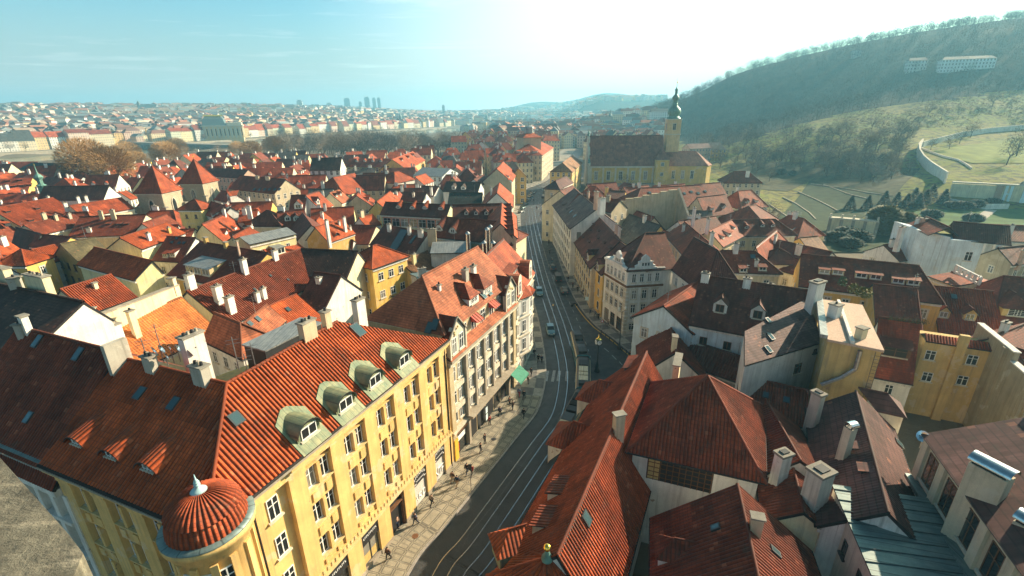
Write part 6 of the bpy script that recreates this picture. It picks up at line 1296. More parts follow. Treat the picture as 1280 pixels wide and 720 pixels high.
def stone_tower(cx, cy, label):
 c = V2(cx, cy); e = thing('stone_tower', label, 'tower', c, 0); s = 4.7; rot = math.radians(-4)
 mb = MB(); mb.box(c, 2*s, 2*s, 17.9, 'stone_tower', rot)
 ex = V2(math.cos(rot), math.sin(rot)); ey = V2(-ex.y, ex.x)
 for sx in (-1, 1):
  for sy in (-1, 1):
   o = c+ex*sx*s+ey*sy*s
   mb.frame_box(o, ex, ey, UP, -1.0 if sx < 0 else -.4, .4 if sx < 0 else 1.0, -1.0 if sy < 0 else -.4, .4 if sy < 0 else 1.0, 0, 12.8, 'stone_tower')
   mb.frame_box(o, ex, ey, UP, -1.1 if sx < 0 else -.5, .5 if sx < 0 else 1.1, -1.1 if sy < 0 else -.5, .5 if sy < 0 else 1.1, 12.803, 13.2, 'grey_stone')
 mb.frame_box(c, ex, ey, UP, -s-.2, s+.2, -s-.2, s+.2, 17.4, 17.92, 'trim'); mb.build('wall', e)
 for d_, n_ in ((ex, -ey), (-ey, ex) if False else (ey, ex)):
  n2 = n_; mb = MB(); o = c+n2*(s+.01); dd_ = d_
  pr = [(-.9, 9.0), (.9, 9.0), (.9, 14.2), (.6, 15.1), (0, 15.8), (-.6, 15.1), (-.9, 14.2)]
  mb.face([o+dd_*x+n2*.02+UP*z for x, z in pr], 'glass')
  for (xa, za), (xb, zb) in zip(pr, pr[1:]+pr[:1]): mb.tube(o+dd_*xa*1.15+n2*.05+UP*za, o+dd_*xb*1.15+n2*.05+UP*zb, .25, .25, 'trim', 5)
  mb.build('arched_window', e)
 rb = MB(); k = s+.75; cs = [c+ex*a+ey*b_+UP*17.95 for a, b_ in ((-k, -k), (k, -k), (k, k), (-k, k))]; mids = [c+(p-c-UP*17.95)*.72+UP*20.0 for p in cs]; ap = c+UP*27.2
 for i in range(4): j = (i+1) % 4; slope(rb, [cs[i], cs[j], mids[j], mids[i]], 'plain_tile', False); slope(rb, [mids[i], mids[j], ap], 'plain_tile', False); ridge(rb, cs[i], mids[i], 'plain_tile'); ridge(rb, mids[i], ap, 'plain_tile')
 rb.build('roof', e, RC['red']); mb = MB(); mb.tube(ap, ap+UP*2.2, .08, .05, 'gold', 5); mb.lathe(ap+UP*1.0, [(0, -.3), (.3, 0), (0, .3)], 'gold', 8); mb.build('finial', e)
 return e, c, ex, ey, s
e, c, ex, ey, s = stone_tower(-129.4, 175, 'nearer square stone tower with steep red roof and red banner in its arch')
mb = MB(); o = c-ey*(s+.15); mb.face([o+ex*-.6+UP*7.6, o+ex*.6+UP*7.6, o+ex*.6+UP*11, o+ex*-.6+UP*11], 'red_paint'); mb.face([o-ey*.05+ex*-.3+UP*9, o-ey*.05+ex*.3+UP*9, o-ey*.05+ex*.3+UP*9.6, o-ey*.05+ex*-.3+UP*9.6], 'letter_white'); mb.build('banner', e)
dm = c+ex*2.5-ey*3+UP*18
stone_tower(-129.8, 199.5, 'further square stone tower with steep red roof, right of the bannered one')
FOOT += [(-129, 175, 8), (-130, 200, 8)]
b = hp('pale yellow square block with low red pyramid roof before the stone towers', (242.5, 249), (243.5, 249), 18.5, (246, 261), hip=(3.6, 3.6), pitch=38, wall=(.78, .62, .25), roof='red', name='yellow_tower_house', win='dark', wins=(.8, 1.3), tile='plain_tile', floors=4)
hp('white house with five little attic dormers right of the yellow block', (264, 252), (288, 259), 17, (284, 276), pitch=40, wall='white', roof='red', name='town_house', win='plain', tile='plain_tile', dorms=[(x, y, dict(kind='shed', w=1.2, h=.8)) for x, y in ((266, 271), (271, 268), (278, 265), (284, 261))])
hp('red roof with large white baroque dormer behind the yellow block', (277, 238), (292, 241), 17, (285, 252), pitch=42, wall='white', roof='red', name='town_house', dorms=[(287, 252, dict(kind='gable', w=2.6, h=2.4))])
b = hp('pink pedimented palace under a long maroon roof with four white chimneys', (262, 209), (310, 212), 19, (300, 222), pitch=38, wall='pinkish', roof='dark', name='palace', win='plain', tile='plain_tile', chims=[(265, 210, dict(h=2, w=1.2)), (281, 210, dict(h=2, w=1.4)), (301, 210, dict(h=3, w=1.4))])
b = hp('beige palace with brown roof, six blue skylights and a sunlit white end wall', (300, 219.5), (357, 224.5), 19.5, (330, 240), pitch=38, wall='beige', roof='brown', name='palace', win='plain', tile='plain_tile', skies=[(318, 237, 1.2, 1.3), (324.5, 237, 1.2, 1.3), (331, 237, 1.2, 1.3), (337, 237, 1.2, 1.3), (343.5, 237, 1.2, 1.3), (349.5, 237, 1.2, 1.3)], chims=[(322, 224, dict(h=1.4, w=2.6, col='beige')), (335, 225, dict(h=1.4, w=3, col='beige'))], wins=(1.1, 1.8))
b = hp('tall plain house with black roof and blazing white gable', (390, 197.5), (427, 197), 23.5, (400, 212), pitch=45, wall='white', roof='black', name='tall_house', win='dark', tile='plain_tile', wins=(.9, 1.5), chims=[(399, 200, dict(h=2.2, w=1))])
b = hp('cream corner house with split-level red roof and rows of tall windows', (416, 222), (443, 216.5), 19, (447, 239), pitch=36, wall=(.78, .68, .42), roof='red', name='town_house', hip=(5, 0), win='plain', tile='plain_tile', wins=(1, 1.9), chims=[(404, 235, dict(h=3, w=1.6))])
hp('dark slate roof sloping to the lane beside the cream corner house', (386, 237), (416, 236), 16, (400, 246), pitch=36, wall='white', roof='slate', name='town_house', win='plain', chims=[(404, 246, dict(h=2.6, w=1))])
hp('small gabled house with pinkish roof and two round-headed dormers', (412, 241), (424, 237), 16, (430, 252), pitch=42, wall='cream', roof='pink', name='town_house', win='plain', tile='plain_tile', dorms=[(421, 246, dict(kind='gable', w=1.2, h=.9)), (426, 244, dict(kind='gable', w=1.2, h=.9))])
hp('mansard house with red roof and large white dormers by the beige palace', (382, 244), (398, 239), 17.5, (399, 262), pitch=46, wall='white', roof='red', name='town_house', win='plain', tile='plain_tile', dorms=[(398, 255, dict(kind='gable', w=2.0, h=1.6)), (389, 259, dict(kind='shed', w=1.2, h=1))])
hp('maroon mansard with one white baroque dormer below the beige palace', (364, 244), (383, 243.5), 17.5, (372, 263), pitch=46, wall='white', roof='brown', name='town_house', win='plain', tile='plain_tile', dorms=[(373, 261, dict(kind='gable', w=2.6, h=1.7))])
hp('dark maroon pyramid roof among white chimneys', (333, 263), (336, 263), 17, (335, 281), pitch=42, hip=(5, 5), wall='cream', roof='dark', name='town_house', tile='plain_tile', chims=[(312, 267, dict(h=2.5, w=1.6)), (352, 266, dict(h=2.2, w=2.6))])
hp('long red-brown roof with two white arched dormers', (346, 265), (381, 262), 16.5, (370, 284), pitch=40, wall='white', roof='brown', name='town_house', tile='plain_tile', dorms=[(360, 276, dict(kind='gable', w=1.7, h=1.3)), (371, 276, dict(kind='gable', w=1.7, h=1.3))])
hp('orange roof with pale gable near the left stone lanes', (300, 263), (322, 262), 16, (310, 276), pitch=38, wall='white', roof='orange', name='town_house', chims=[(306, 268, dict(h=2, w=1.4))])
b = hp('glowing orange roof over an ochre gable with tall white chimneys', (394, 284), (428, 274), 17.5, (440, 291), pitch=44, wall='ochre', roof='orange', name='town_house', tile='plain_tile', win=None, chims=[(412, 304, dict(h=6.5, w=1.0)), (432, 289, dict(h=4.2, w=1.0)), (424, 281, dict(h=.9, w=.5)), (438, 287, dict(h=.9, w=.5))], dorms=[(421, 295, dict(kind='eye', w=2, h=1, wall='dark', win=None))])
hp('low maroon shed with white gable in front of the ochre gable', (413, 298), (441, 300), 12.5, (430, 311), pitch=34, w2=2, wall='white', roof='brown', name='back_house', win=None, tile='plain_tile')
hp('plum gabled house tucked left of the ochre gable', (378, 266), (389, 281), 16, (398, 276), pitch=42, wall='white', roof='dark', name='town_house', tile='plain_tile', dorms=[])
b = hp('cream attic building with long grey metal roof and row of windows', (300, 296), (358, 284), 17.8, (345, 297), ze=16.7, pitch=14, wall='pale', roof=(1, 1, 1), name='attic_building', tile='zinc', win='plain', wins=(.9, 1.3))
hp('bright red roof slope below the grey metal attic roof', (322, 306), (361, 295), 15.6, (376, 309), pitch=30, wall='cream', roof='red', name='old_house', win=None, tile='plain_tile', dorms=[(352, 317, dict(kind='shed', w=2.4, h=1.6, wall='cream_trim', tile='zinc'))])
hp('red hip with white dormer left of the long grey metal attic roof', (290, 296), (312, 284), 16.5, (296, 305), pitch=34, wall='cream', roof='red', name='old_house', win=None, tile='plain_tile', dorms=[(315, 284, dict(kind='gable', w=1.2, h=1.0))])
hp('orange roof with white wall strip right of the ochre gable', (449, 272), (466, 268), 16, (468, 281), pitch=40, wall='white', roof='orange', name='town_house', tile='plain_tile', chims=[(453, 271, dict(h=2, w=1.4, col='cream'))])
hp('long maroon roof before a narrow white end wall, middle of the old town', (440, 281), (470, 282), 15, (455, 291), pitch=34, wall='cream', roof='brown', name='town_house', tile='plain_tile')
b = hp('dark maroon roof with long blue glazed skylight panels', (480, 281), (535, 291), 17.0, (500, 312), pitch=38, wall='white', roof='dark', name='town_house', tile='plain_tile', chims=[(487, 289, dict(h=2, w=1.4)), (512, 293, dict(h=2.2, w=1.1)), (526, 296, dict(h=2, w=1.8))], win=None)
for k in range(4): skylight(b, 494+k*3.2, 308-k*5.5, 2.6, 2.0)
skylight(b, 516, 300, .9, 2.6)
b = hp('bright yellow tall house with hipped orange roof and sunlit blank side', (466, 307.5), (471, 306), 18.8, (470, 332), pitch=34, hip=(4.2, 4.2), wall=(.78, .52, .14), roof='orange', name='yellow_house', tile='plain_tile', win='plain', wfaces='03', floors=4, near=False, wins=(1.3, 1.6))
hp('grey metal lean-to roof on yellow wing attached to the bright yellow house', (436, 326), (450, 331), 16.0, (428, 342), pitch=22, wall='yellow', roof=(1, 1, 1), name='house_wing', tile='zinc', win='plain')
b = hp('small maroon-roofed gable house with blank white sunlit end wall', (393, 340), (426, 344), 17.4, (380, 382), pitch=40, w2=4.8, wall='white', roof='dark', name='old_house', tile='plain_tile', win='plain', chims=[(399, 353, dict(h=1, w=1.1, d=.9, pots=1))], wfaces='0')
b = hp('tan ribbed roof over yellow wall, right of the bright yellow house', (501, 328), (534, 314), 14.5, (510, 350), pitch=33, wall='yellow', roof='tan', name='old_house', tile='pan_tile', win=None, skies=[(520, 326, .6, .9)], chims=[(518, 330, dict(h=2.5, w=1.2, col='pale'))])
hp('cluttered grey flat roof with rusty hatches and white shed dormer', (520, 345), (560, 338), 15.5, (540, 352), ze=15.0, pitch=9, wall='grey', roof=(1, 1, 1), name='flat_roof_building', tile='teal_roof', win=None, chims=[(528, 346, dict(h=1.8, w=1.8)), (553, 345, dict(h=1.6, w=.7)), (562, 340, dict(h=1.8, w=.7)), (490, 360, dict(h=1, w=1))])
hp('flat-topped grey metal roof with white parapets and teal shading', (541, 303), (588, 302), 16.5, (560, 315), ze=15.5, pitch=12, wall='white', roof=(1, 1, 1), name='flat_roof_building', tile='zinc', win=None, chims=[(586, 312, dict(h=4, w=.8, pots=3)), (540, 296, dict(h=2, w=2.4, col='beige'))])
hp('low teal shed roof beside the pink roof with hipped dormers', (500, 368), (545, 352), 13.5, (505, 378), ze=12.7, pitch=15, wall='grey', roof=(1, 1, 1), name='back_house', tile='teal_roof', win=None)
for i, (px, py, h) in enumerate(((586, 328, 5.5), (606, 338, 5), (610, 330, 6.5), (614, 322, 6), (617, 334, 4.5))):
 p = P(px, py, 17.5); e = thing('flue_pipe', ['leftmost steel flue pipe above the grey flat roofs', 'shiny flue pipe next to the red street roof, front of its cluster', 'tallest steel flue in the cluster above red street roof', 'slim flue at the back of the flue cluster', 'short flue pipe at the right of the flue cluster'][i], 'flue pipe', p); mb = MB(); mb.tube(p-UP*4, p+UP*h, .38, .36, 'shiny_metal', 10); mb.build('pipe', e); mb = MB(); mb.tube(p+UP*(h+.15), p+UP*(h+.5), .5, .1, 'grey_metal', 10); mb.build('cap', e)
b = hp('rust red street roof with pairs of white skylights behind the flue cluster', (608, 300), (629, 338), 17.6, (650, 344), pitch=40, wall='beige', roof='red', name='street_house', tile='plain_tile', win='plain', near=False)
for q in ((628, 309, .8, 1.4), (628, 321, .8, 1.4), (629, 325, .8, 1.4)): skylight(b, *q)
b = hp('dark red hipped roof block with white-framed dormers near the street bend', (553, 271), (624, 277), 20, (600, 300), pitch=38, wall='cream', roof='brown', name='street_block', hip=(0, 5), tile='plain_tile', win=None, dorms=[(549, 288, dict(kind='eye', w=2.4, h=1.6)), (566, 291, dict(kind='eye', w=2.4, h=1.6)), (624, 299, dict(kind='gable', w=1.8, h=1.6))])
b = hp('long sunlit orange street roof with a file of dark triangular dormers', (627.5, 254), (625.5, 279), 21, (644.5, 285), pitch=42, wall='beige', roof='orange', name='street_house', tile='plain_tile', win='plain', near=False)
for k in range(7): dormer(b, 637.5+k*.55, 262+k*5.6, 'gable', 1.6, .9, 'dark', None, RC['dark'])
hp('maroon roof spur with aerials behind the orange street roof', (566, 256), (628, 254.5), 20, (600, 268), pitch=38, wall='cream', roof='dark', name='street_block', tile='plain_tile', win=None, dorms=[(x, 268, dict(kind='gable', w=1.1, h=.8)) for x in (583, 595, 608, 617)])
b = hp('brown-roofed house with orange framed windows and four orange eyebrow dormers', (482, 252.5), (563, 256), 19, (515, 268.5), pitch=38, wall='sage', roof='dark', name='town_house', tile='plain_tile', win='orange', wins=(2.4, 2.4), floors=4, dorms=[(x, y, dict(kind='eye', w=2.0, h=1.1, roofcol=RC['orange'])) for x, y in ((498, 260), (515.5, 261), (531, 261), (551, 262))])
hp('fiery orange roof with steep slope by the lane of the cream corner house', (471, 252), (488, 239), 18, (493, 254), pitch=44, wall='yellow', roof='orange', name='town_house', tile='plain_tile', win='plain')
b = hp('square grey-white house with red hipped roof, sunlit on the right', (493, 215), (499, 214), 19, (490, 229), hip=(6, 5), pitch=38, wall=(.6, .57, .5), roof='red', name='town_house', tile='plain_tile', win=None)
hp('maroon palace roof with small red dormers and ornate yellow front', (437, 198), (489, 198), 19.5, (465, 208), pitch=36, wall=(.62, .5, .22), roof='brown', name='palace', tile='plain_tile', win='trim', dorms=[(x, 202, dict(kind='gable', w=1.3, h=.9, roofcol=RC['orange'])) for x in (446, 456, 466, 476)])
hp('orange palace wing with pale blue cornice running away to the right', (490, 199), (516, 189), 19.5, (519, 206), pitch=36, wall='yellow', roof='orange', name='palace_wing', tile='plain_tile', dorms=[(503, 201, dict(kind='gable', w=1.4, h=1)), (511, 198, dict(kind='gable', w=1.4, h=1)), (517, 195, dict(kind='gable', w=1.4, h=1))], chims=[(501, 194, dict(h=1.6)), (508, 192, dict(h=1.6)), (482, 199, dict(h=1.6))])
hp('orange roof fragment with white chimneys beyond the tall black roof', (432, 190), (452, 189), 17, (440, 197), pitch=40, wall='white', roof='orange', name='town_house', chims=[(432, 192, dict(h=2)), (455, 193, dict(h=2))])
hp('red roofs with three white chimneys left of the tall black roof', (366, 201), (386, 200), 16, (372, 208), pitch=38, wall='white', roof='red', name='town_house', chims=[(369, 203, dict(h=2)), (376, 202, dict(h=2)), (382, 202, dict(h=2))])
b = hp('pale blue flat-pitched building with white walls in the middle distance', (528, 209), (563, 210.5), 17, (545, 214.5), pitch=20, wall='blue', roof=(1, 1, 1), name='white_building', tile='zinc', win='dark')
hp('greenish black long roof before the white stepped walls', (562, 241), (603, 241), 17, (580, 255), pitch=36, wall='grey', roof='green', name='town_house', tile='plain_tile', win=None)
hp('dark slate roof with two white dormers and orange ridge tiles', (558, 227), (601, 228), 16.5, (580, 239), pitch=36, wall='white', roof='black', name='town_house', tile='plain_tile', win=None, dorms=[(567, 237, dict(kind='gable', w=1.6, h=1.6)), (579, 237, dict(kind='gable', w=2, h=1.2))])
b = hp('house with white triangular gable and bright orange right slope facing the street', (621, 241), (624, 228), 20.5, (640, 252), pitch=42, wall='white', roof='orange', name='street_house', tile='plain_tile', win=None, chims=[(614, 244, dict(h=3, w=1))])
hp('second gable up the street with stepped orange dormers', (621, 211), (629, 202), 20.5, (642, 222), pitch=40, wall='beige', roof='orange', name='street_house', tile='plain_tile', win=None, dorms=[(636, 222, dict(kind='shed', w=2.4, h=1)), (640, 228, dict(kind='shed', w=2.4, h=1))])
hp('maroon cross roof with pale chimney between the greenish roof and first gable', (592, 224), (605, 218), 16.5, (607, 228), pitch=36, wall='white', roof='dark', name='town_house', tile='plain_tile', win=None)
hp('maroon roofs and orange ridge before the greenish black roof', (505, 240), (533, 241), 17, (520, 251), pitch=36, wall='white', roof='dark', name='town_house', tile='plain_tile', win=None, chims=[(517, 246, dict(h=1.6)), (539, 240, dict(h=1.8))])
hp('low maroon roof with white chimneys below the pale blue building', (523, 232), (548, 233), 15, (535, 239), pitch=32, wall='white', roof='dark', name='town_house', tile='plain_tile', win=None, chims=[(525, 237, dict(h=1.8)), (549, 236, dict(h=1.8))])
hp('orange lit roof beside pale chimney, left of the pale blue building', (519, 221), (532, 217), 16, (535, 228), pitch=40, wall='white', roof='orange', name='town_house', tile='plain_tile')
od = V2(.19, .982); ol = V2(-.982, .19); oc = V2(20.8, 323)
b = rect_house('office_block', 'beige four storey block with orange hipped roof at the head of the street', 'building', tuple(oc+od*36+ol*11)[:2], od, 46, 11, 11, 0, 17.2, 23.5, (13, 13), 'beige', 'orange', tile='plain_tile', near=False, win='plain')
c = oc+od*20+ol*12; mb = MB(); mb.box((c.x, c.y, 17), 13, 13, 10.5, 'plaster', .35); mb.build('tower_wall', b.e, WC['beige']); rb = MB(); ex_ = V2(math.cos(.35), math.sin(.35)); ey_ = V2(-ex_.y, ex_.x); cs = [V2(c.x, c.y, 27.5)+ex_*a*7.4+ey_*d*7.4 for a, d in ((-1, -1), (1, -1), (1, 1), (-1, 1))]
for i in range(4): slope(rb, [cs[i], cs[(i+1) % 4], V2(c.x, c.y, 31.5)], 'plain_tile', False)
rb.lathe((c.x, c.y, 30), [(3.2, 0), (3.2, 3.2), (3.6, 3.3), (3.3, 4.2), (1.5, 5.0), (.3, 5.4), (.2, 7)], 'zinc', 8, False); rb.build('tower_roof', b.e, RC['orange'])
for x_ in (4, 9.5, 15): dormer_at(b, oc+ol*(x_+1)+od*2.6+UP*18.4, -od, .5, 'shed', 3.2, 1.0, 'white_trim', None)
hp('slim ochre house with dark hip and sunny slope right of the beige block', (716, 194), (703, 203), 19, (722, 208), pitch=36, hip=(0, 4), wall='yellow', roof='tan', name='street_house', tile='plain_tile', win='plain')
hp('pale lit house at the mouth of the street below the beige block', (648, 210), (640, 201), 18, (655, 217), ze=14, pitch=36, wall='yellow', roof='tan', name='street_house', tile='plain_tile', win='plain')
# ================================================================== the church
ca, cb = P(737, 230, 1), P(815, 230, 1); ca.z = cb.z = 0
zr, ze = 30.0, 13.2
e0 = P(738, 208, ze); e1 = P(832, 208, ze); e2 = P(895, 207.5, ze); e0.z = e1.z = e2.z = 0
dx = (e2-e0).normalized(); dn_ = V2(dx.y, -dx.x); wd = 11.5
b = new_bld('baroque_church', 'yellow baroque church with long dark brown roof and slender green onion-domed tower', 'church', [e0, e1, e1-dn_*20, e0-dn_*20]); b.tile, b.rcol = 'plain_tile', (.30, .115, .075)
La, Lb = (e1-e0).length, (e2-e0).length
mb = MB(); Fm = lambda x0, x1, y0, y1, z0, z1, m='plaster': mb.frame_box(e0, dx, dn_, UP, x0, x1, y0, y1, z0, z1, m)
q = lambda x, y, z: e0+dx*x+dn_*y+UP*z
mb.prism([(p.x, p.y) for p in (q(0, -.5, 0), q(La, -.5, 0), q(La, -2*wd, 0), q(0, -2*wd, 0))], 0, ze, 'plaster'); mb.prism([(p.x, p.y) for p in (q(La+.02, -3, 0), q(Lb-4, -3, 0), q(Lb, -8, 0), q(Lb, -14, 0), q(Lb-4, -2*wd+3, 0), q(La+.02, -2*wd+3, 0))], 0, ze-.1, 'plaster')
Fm(-.2, La, -.5, .3, ze-.9, ze-.02, 'trim'); k = 0
while k < La: Fm(k+.01, k+1.0, -.499, -.1, 0, ze-.9, 'trim'); k += La/6
Fm(La*.86, La*1.03, -.4, 3.5, 0, 17.4); Fm(La*.855, La*1.035, -.4, 3.7, 16.9, 17.41, 'trim'); Fm(-2, La*.86, .35, 4, 0, 3.4, 'grey_stone')
mb.build('wall', b.e, (.6, .42, .13)); rot = math.atan2(dx.y, dx.x)
for k in range(6):
 p = q(La*(k+.42)/6+.6, -.49, 5.2)
 if k < 5: put(win_mesh(2.0, 5.0, 'hood'), 'tall_window', b.e, tuple(p), rot)
for k in range(3): p = q(La+6+k*5.5, -2.99, 5.5); put(win_mesh(1.8, 4.6, 'hood'), 'tall_window', b.e, tuple(p), rot)
for z in (8, 13.6): p = q(La*.945, 3.51, z); put(win_mesh(1.6, 2.0, 'trim'), 'window', b.e, tuple(p), rot)
rb = MB(); add_slope(b, rb, [q(-.4, .3, ze-.3), q(La, .3, ze-.3), q(La, -wd, zr), q(-.4, -wd, zr)], 'plain_tile'); add_slope(b, rb, [q(La, -2*wd-.8, ze-.3), q(-.4, -2*wd-.8, ze-.3), q(-.4, -wd, zr), q(La, -wd, zr)], 'plain_tile'); rb.face([q(La, -.5, ze), q(La, -2*wd, ze), q(La, -wd, zr-.1)], 'plaster')
zc = 21.0; add_slope(b, rb, [q(La, -2.5, ze-.2), q(Lb-3.5, -2.5, ze-.2), q(Lb-9, -wd, zc), q(La, -wd, zc)], 'plain_tile'); add_slope(b, rb, [q(Lb-3.5, -2*wd+2.5, ze-.2), q(La, -2*wd+2.5, ze-.2), q(La, -wd, zc), q(Lb-9, -wd, zc)], 'plain_tile'); add_slope(b, rb, [q(Lb-3.5, -2.5, ze-.2), q(Lb+.5, -8, ze-.2), q(Lb-9, -wd, zc)], 'plain_tile'); add_slope(b, rb, [q(Lb+.5, -8, ze-.2), q(Lb+.5, -14.5, ze-.2), q(Lb-9, -wd, zc)], 'plain_tile'); add_slope(b, rb, [q(Lb+.5, -14.5, ze-.2), q(Lb-3.5, -2*wd+2.5, ze-.2), q(Lb-9, -wd, zc)], 'plain_tile')
x0, x1 = La*.855, La*1.035; apx = q((x0+x1)/2, -1, 23.5)
add_slope(b, rb, [q(x0-.4, 4.1, 17.2), q(x1+.4, 4.1, 17.2), apx], 'plain_tile'); add_slope(b, rb, [q(x1+.4, 4.1, 17.2), q(x1+.4, -6, 17.2), apx], 'plain_tile'); add_slope(b, rb, [q(x0-.4, -6, 17.2), q(x0-.4, 4.1, 17.2), apx], 'plain_tile'); ridge(rb, q(-.4, -wd, zr), q(La, -wd, zr), 'plain_tile')
b.roof = rb.build('roof', b.e, b.rcol)
for q_ in ((784, 184), (812, 184), (752, 199), (771, 199.5), (799, 199.5)): dormer(b, *q_, 'shed', 1.2, .5, 'dark', None)
mb = MB()   # west front with stepped gable
pr = [(0, 0), (-2*wd, 0), (-2*wd, 15), (-2*wd+3, 16), (-2*wd+5, 22), (-wd-3, 25), (-wd-2, 28.5), (-wd, 30), (-wd+2, 28.5), (-wd+3, 25), (-5, 22), (-3, 16), (0, 15)]
mb.face([q(-1.5, y, z) for y, z in pr], 'trim'); mb.face([q(-.02, y, z) for y, z in pr[::-1]], 'trim')
for (ya, za), (yb, zb) in zip(pr, pr[1:]+pr[:1]): mb.face([q(-1.5, ya, za), q(-.02, ya, za), q(-.02, yb, zb), q(-1.5, yb, zb)], 'trim')
for y, z in ((-.8, 15), (-2*wd+.8, 15), (-wd, 30)): mb.lathe(q(-.8, y, z), [(.8, 0), (.8, .5), (.4, .9), (.7, 1.5), (.5, 2.2), (.12, 3), (.08, 5), (0, 5.1)], 'copper_dark', 8)
mb.build('west_front', b.e)
tp = PY(840, 168, (e1-dn_*wd).y+4); tp.z = 0; mb = MB(); mb.box(tp, 7.6, 7.6, 39.2, 'plaster', rot); exr = V2(math.cos(rot), math.sin(rot)); eyr = V2(-exr.y, exr.x)
for z in (30.2, 38.6): mb.frame_box(tp, exr, eyr, UP, -4.1, 4.1, -4.1, 4.1, z, z+.6, 'trim')
mb.build('tower', b.e, (.64, .48, .26)); twr = [c for c in b.e.children if c.name.startswith('tower')][-1]
for d_, n_ in ((exr, -eyr), (eyr, exr), (-eyr, -exr)): p = tp+n_*3.81; put(win_mesh(1.8, 3.6, 'hood'), 'belfry_window', twr, (p.x, p.y, 33.0), math.atan2(n_.x, -n_.y))
mb = MB(); mb.lathe(tp+UP*39.2, [(r_*.9, z_*.86) for r_, z_ in ((4.6, 0), (4.5, .5), (3.4, 1.4), (3.2, 2.0), (4.1, 3.4), (4.3, 5.0), (3.6, 6.8), (2.2, 8.2), (1.7, 9.0), (1.9, 9.4), (1.7, 9.6), (1.6, 12.2), (2.0, 12.5), (2.3, 13.4), (1.9, 14.6), (1.0, 15.6), (.8, 16.2), (.9, 16.4), (.8, 18), (1.1, 18.3), (1.0, 19), (.4, 19.8), (.15, 21), (.1, 24.5), (0, 24.6))], 'copper_dark', 12); mb.lathe(tp+UP*59.2, [(0, -.5), (.5, 0), (0, .5)], 'gold', 8); mb.tube(tp+UP*59.4, tp+UP*61.5, .1, .08, 'gold', 4); mb.build('onion_spire', twr)
FOOT += [(b.c.x, b.c.y, 30), (b.c.x+25, b.c.y, 22), (b.c.x-25, b.c.y, 16)]
b = hp('long cream convent with plain red-brown roof and row of blue skylights below the church', (801, 235), (877, 231), 17.5, (850, 258), pitch=36, hip=(7, 0), wall=(.7, .58, .26), roof='brown', name='convent', cat='building', tile='plain_tile', win='plain', wins=(1.1, 1.9))
b = b
for k in range(9): skylight(b, 812+k*8.7, 241-k*.2+(k % 2)*2, 1.0, 1.1)
hp('cream convent end pavilion with small hipped roof by the terraced garden', (936, 258), (945, 256), 13, (940, 264), pitch=30, hip=(4, 4), wall='cream', roof='brown', name='garden_pavilion', tile='plain_tile')
hp('dark grey courtyard roof in front of the cream convent', (862, 263), (890, 264), 12.5, (875, 280), pitch=32, wall='cream', roof='grey', name='back_house', tile='plain_tile', win=None)
b = hp('small maroon mansion with white chimney at the foot of the hill', (918, 214), (935, 214), 17, (926, 228), hip=(5, 5), pitch=42, wall='beige', roof='brown', name='mansion', cat='house', tile='plain_tile', win='plain', chims=[(934, 221, dict(h=3, w=2))])
hp('pale pink tenement with grey hip behind the church tower', (858, 180), (885, 179), 18, (870, 184), pitch=34, wall='pinkish', roof='plum', name='tenement', tile='plain_tile', win='plain')
hp('sandy tenement with low grey-brown roof right of the church choir', (886, 178), (899, 178), 18, (893, 187), hip=(5, 5), pitch=34, wall='yellow', roof='grey', name='tenement', tile='plain_tile', win='plain')
print('TB', TB.ze, TB.zr)
# ================================================================== filler houses in the quarter and along the river
FOOT += [(65, 52, 7), (70, 48, 5), (57, 58, 6)]
def blocked(x, y, r):
 for fx, fy, fr_ in FOOT:
  if (fx-x)**2+(fy-y)**2 < (r*.8+fr_*.8)**2: return True
 return False
KN = np.array([(p.x, p.y) for p in KERB])
def street_d(x, y): return float(np.min(np.hypot(KN[:, 0]+5-x, KN[:, 1]-y)))
LM = [('the twin stone towers', -129, 187), ('the beige palace', -100, 215), ('the black-roofed house', -85, 260), ('the cream corner house', -66, 205), ('the maroon palace', -58, 255), ('the pale blue building', -32, 225), ('the church', 85, 290), ('the beige office block', 18, 350), ('the convent', 85, 235), ('the teal-roofed wing', -340, 400), ('the copper ridge turret', -200, 240), ('the pink palace', -150, 265), ('the first street gable', -8, 190), ('the pink tenement', 120, 380), ('the yellow block', -118, 165), ('the five-dormer roof', -125, 130), ('the park', -150, 520), ('the far street end', 70, 560)]
ORD = ['', 'second ', 'third ', 'fourth ', 'fifth ', 'sixth ', 'seventh ', 'eighth ', 'ninth ', 'tenth ', 'eleventh ', 'twelfth ', '13th ', '14th ', '15th ', '16th ', '17th ', '18th ', '19th ', '20th ']
CNT = {}
def auto_label(x, y, desc):
 best = min(LM, key=lambda m: math.hypot(m[1]-x, m[2]-y)); dx_, dy_ = x-best[1], y-best[2]
 rel = 'behind' if dy_ > abs(dx_)*.7 else 'in front of' if -dy_ > abs(dx_)*.7 else 'right of' if dx_ > 0 else 'left of'
 k = (desc, rel, best[0]); CNT[k] = CNT.get(k, 0)+1; o = ORD[min(CNT[k]-1, 19)]
 return f'{o}{desc} {rel} {best[0]}'
FR = random.Random(5); NF = 0
WN = [('white', WC['white']), ('cream', WC['cream']), ('yellow', WC['yellow']), ('beige', WC['beige']), ('grey', WC['grey']), ('pale yellow', WC['pale'])]
RN = [('orange', RC['orange']), ('red', RC['red']), ('red', RC['red']), ('red-brown', RC['brown']), ('maroon', RC['dark']), ('red-brown', RC['brown']), ('orange', RC['orange']), ('red', RC['red']), ('dark grey', RC['grey'])]
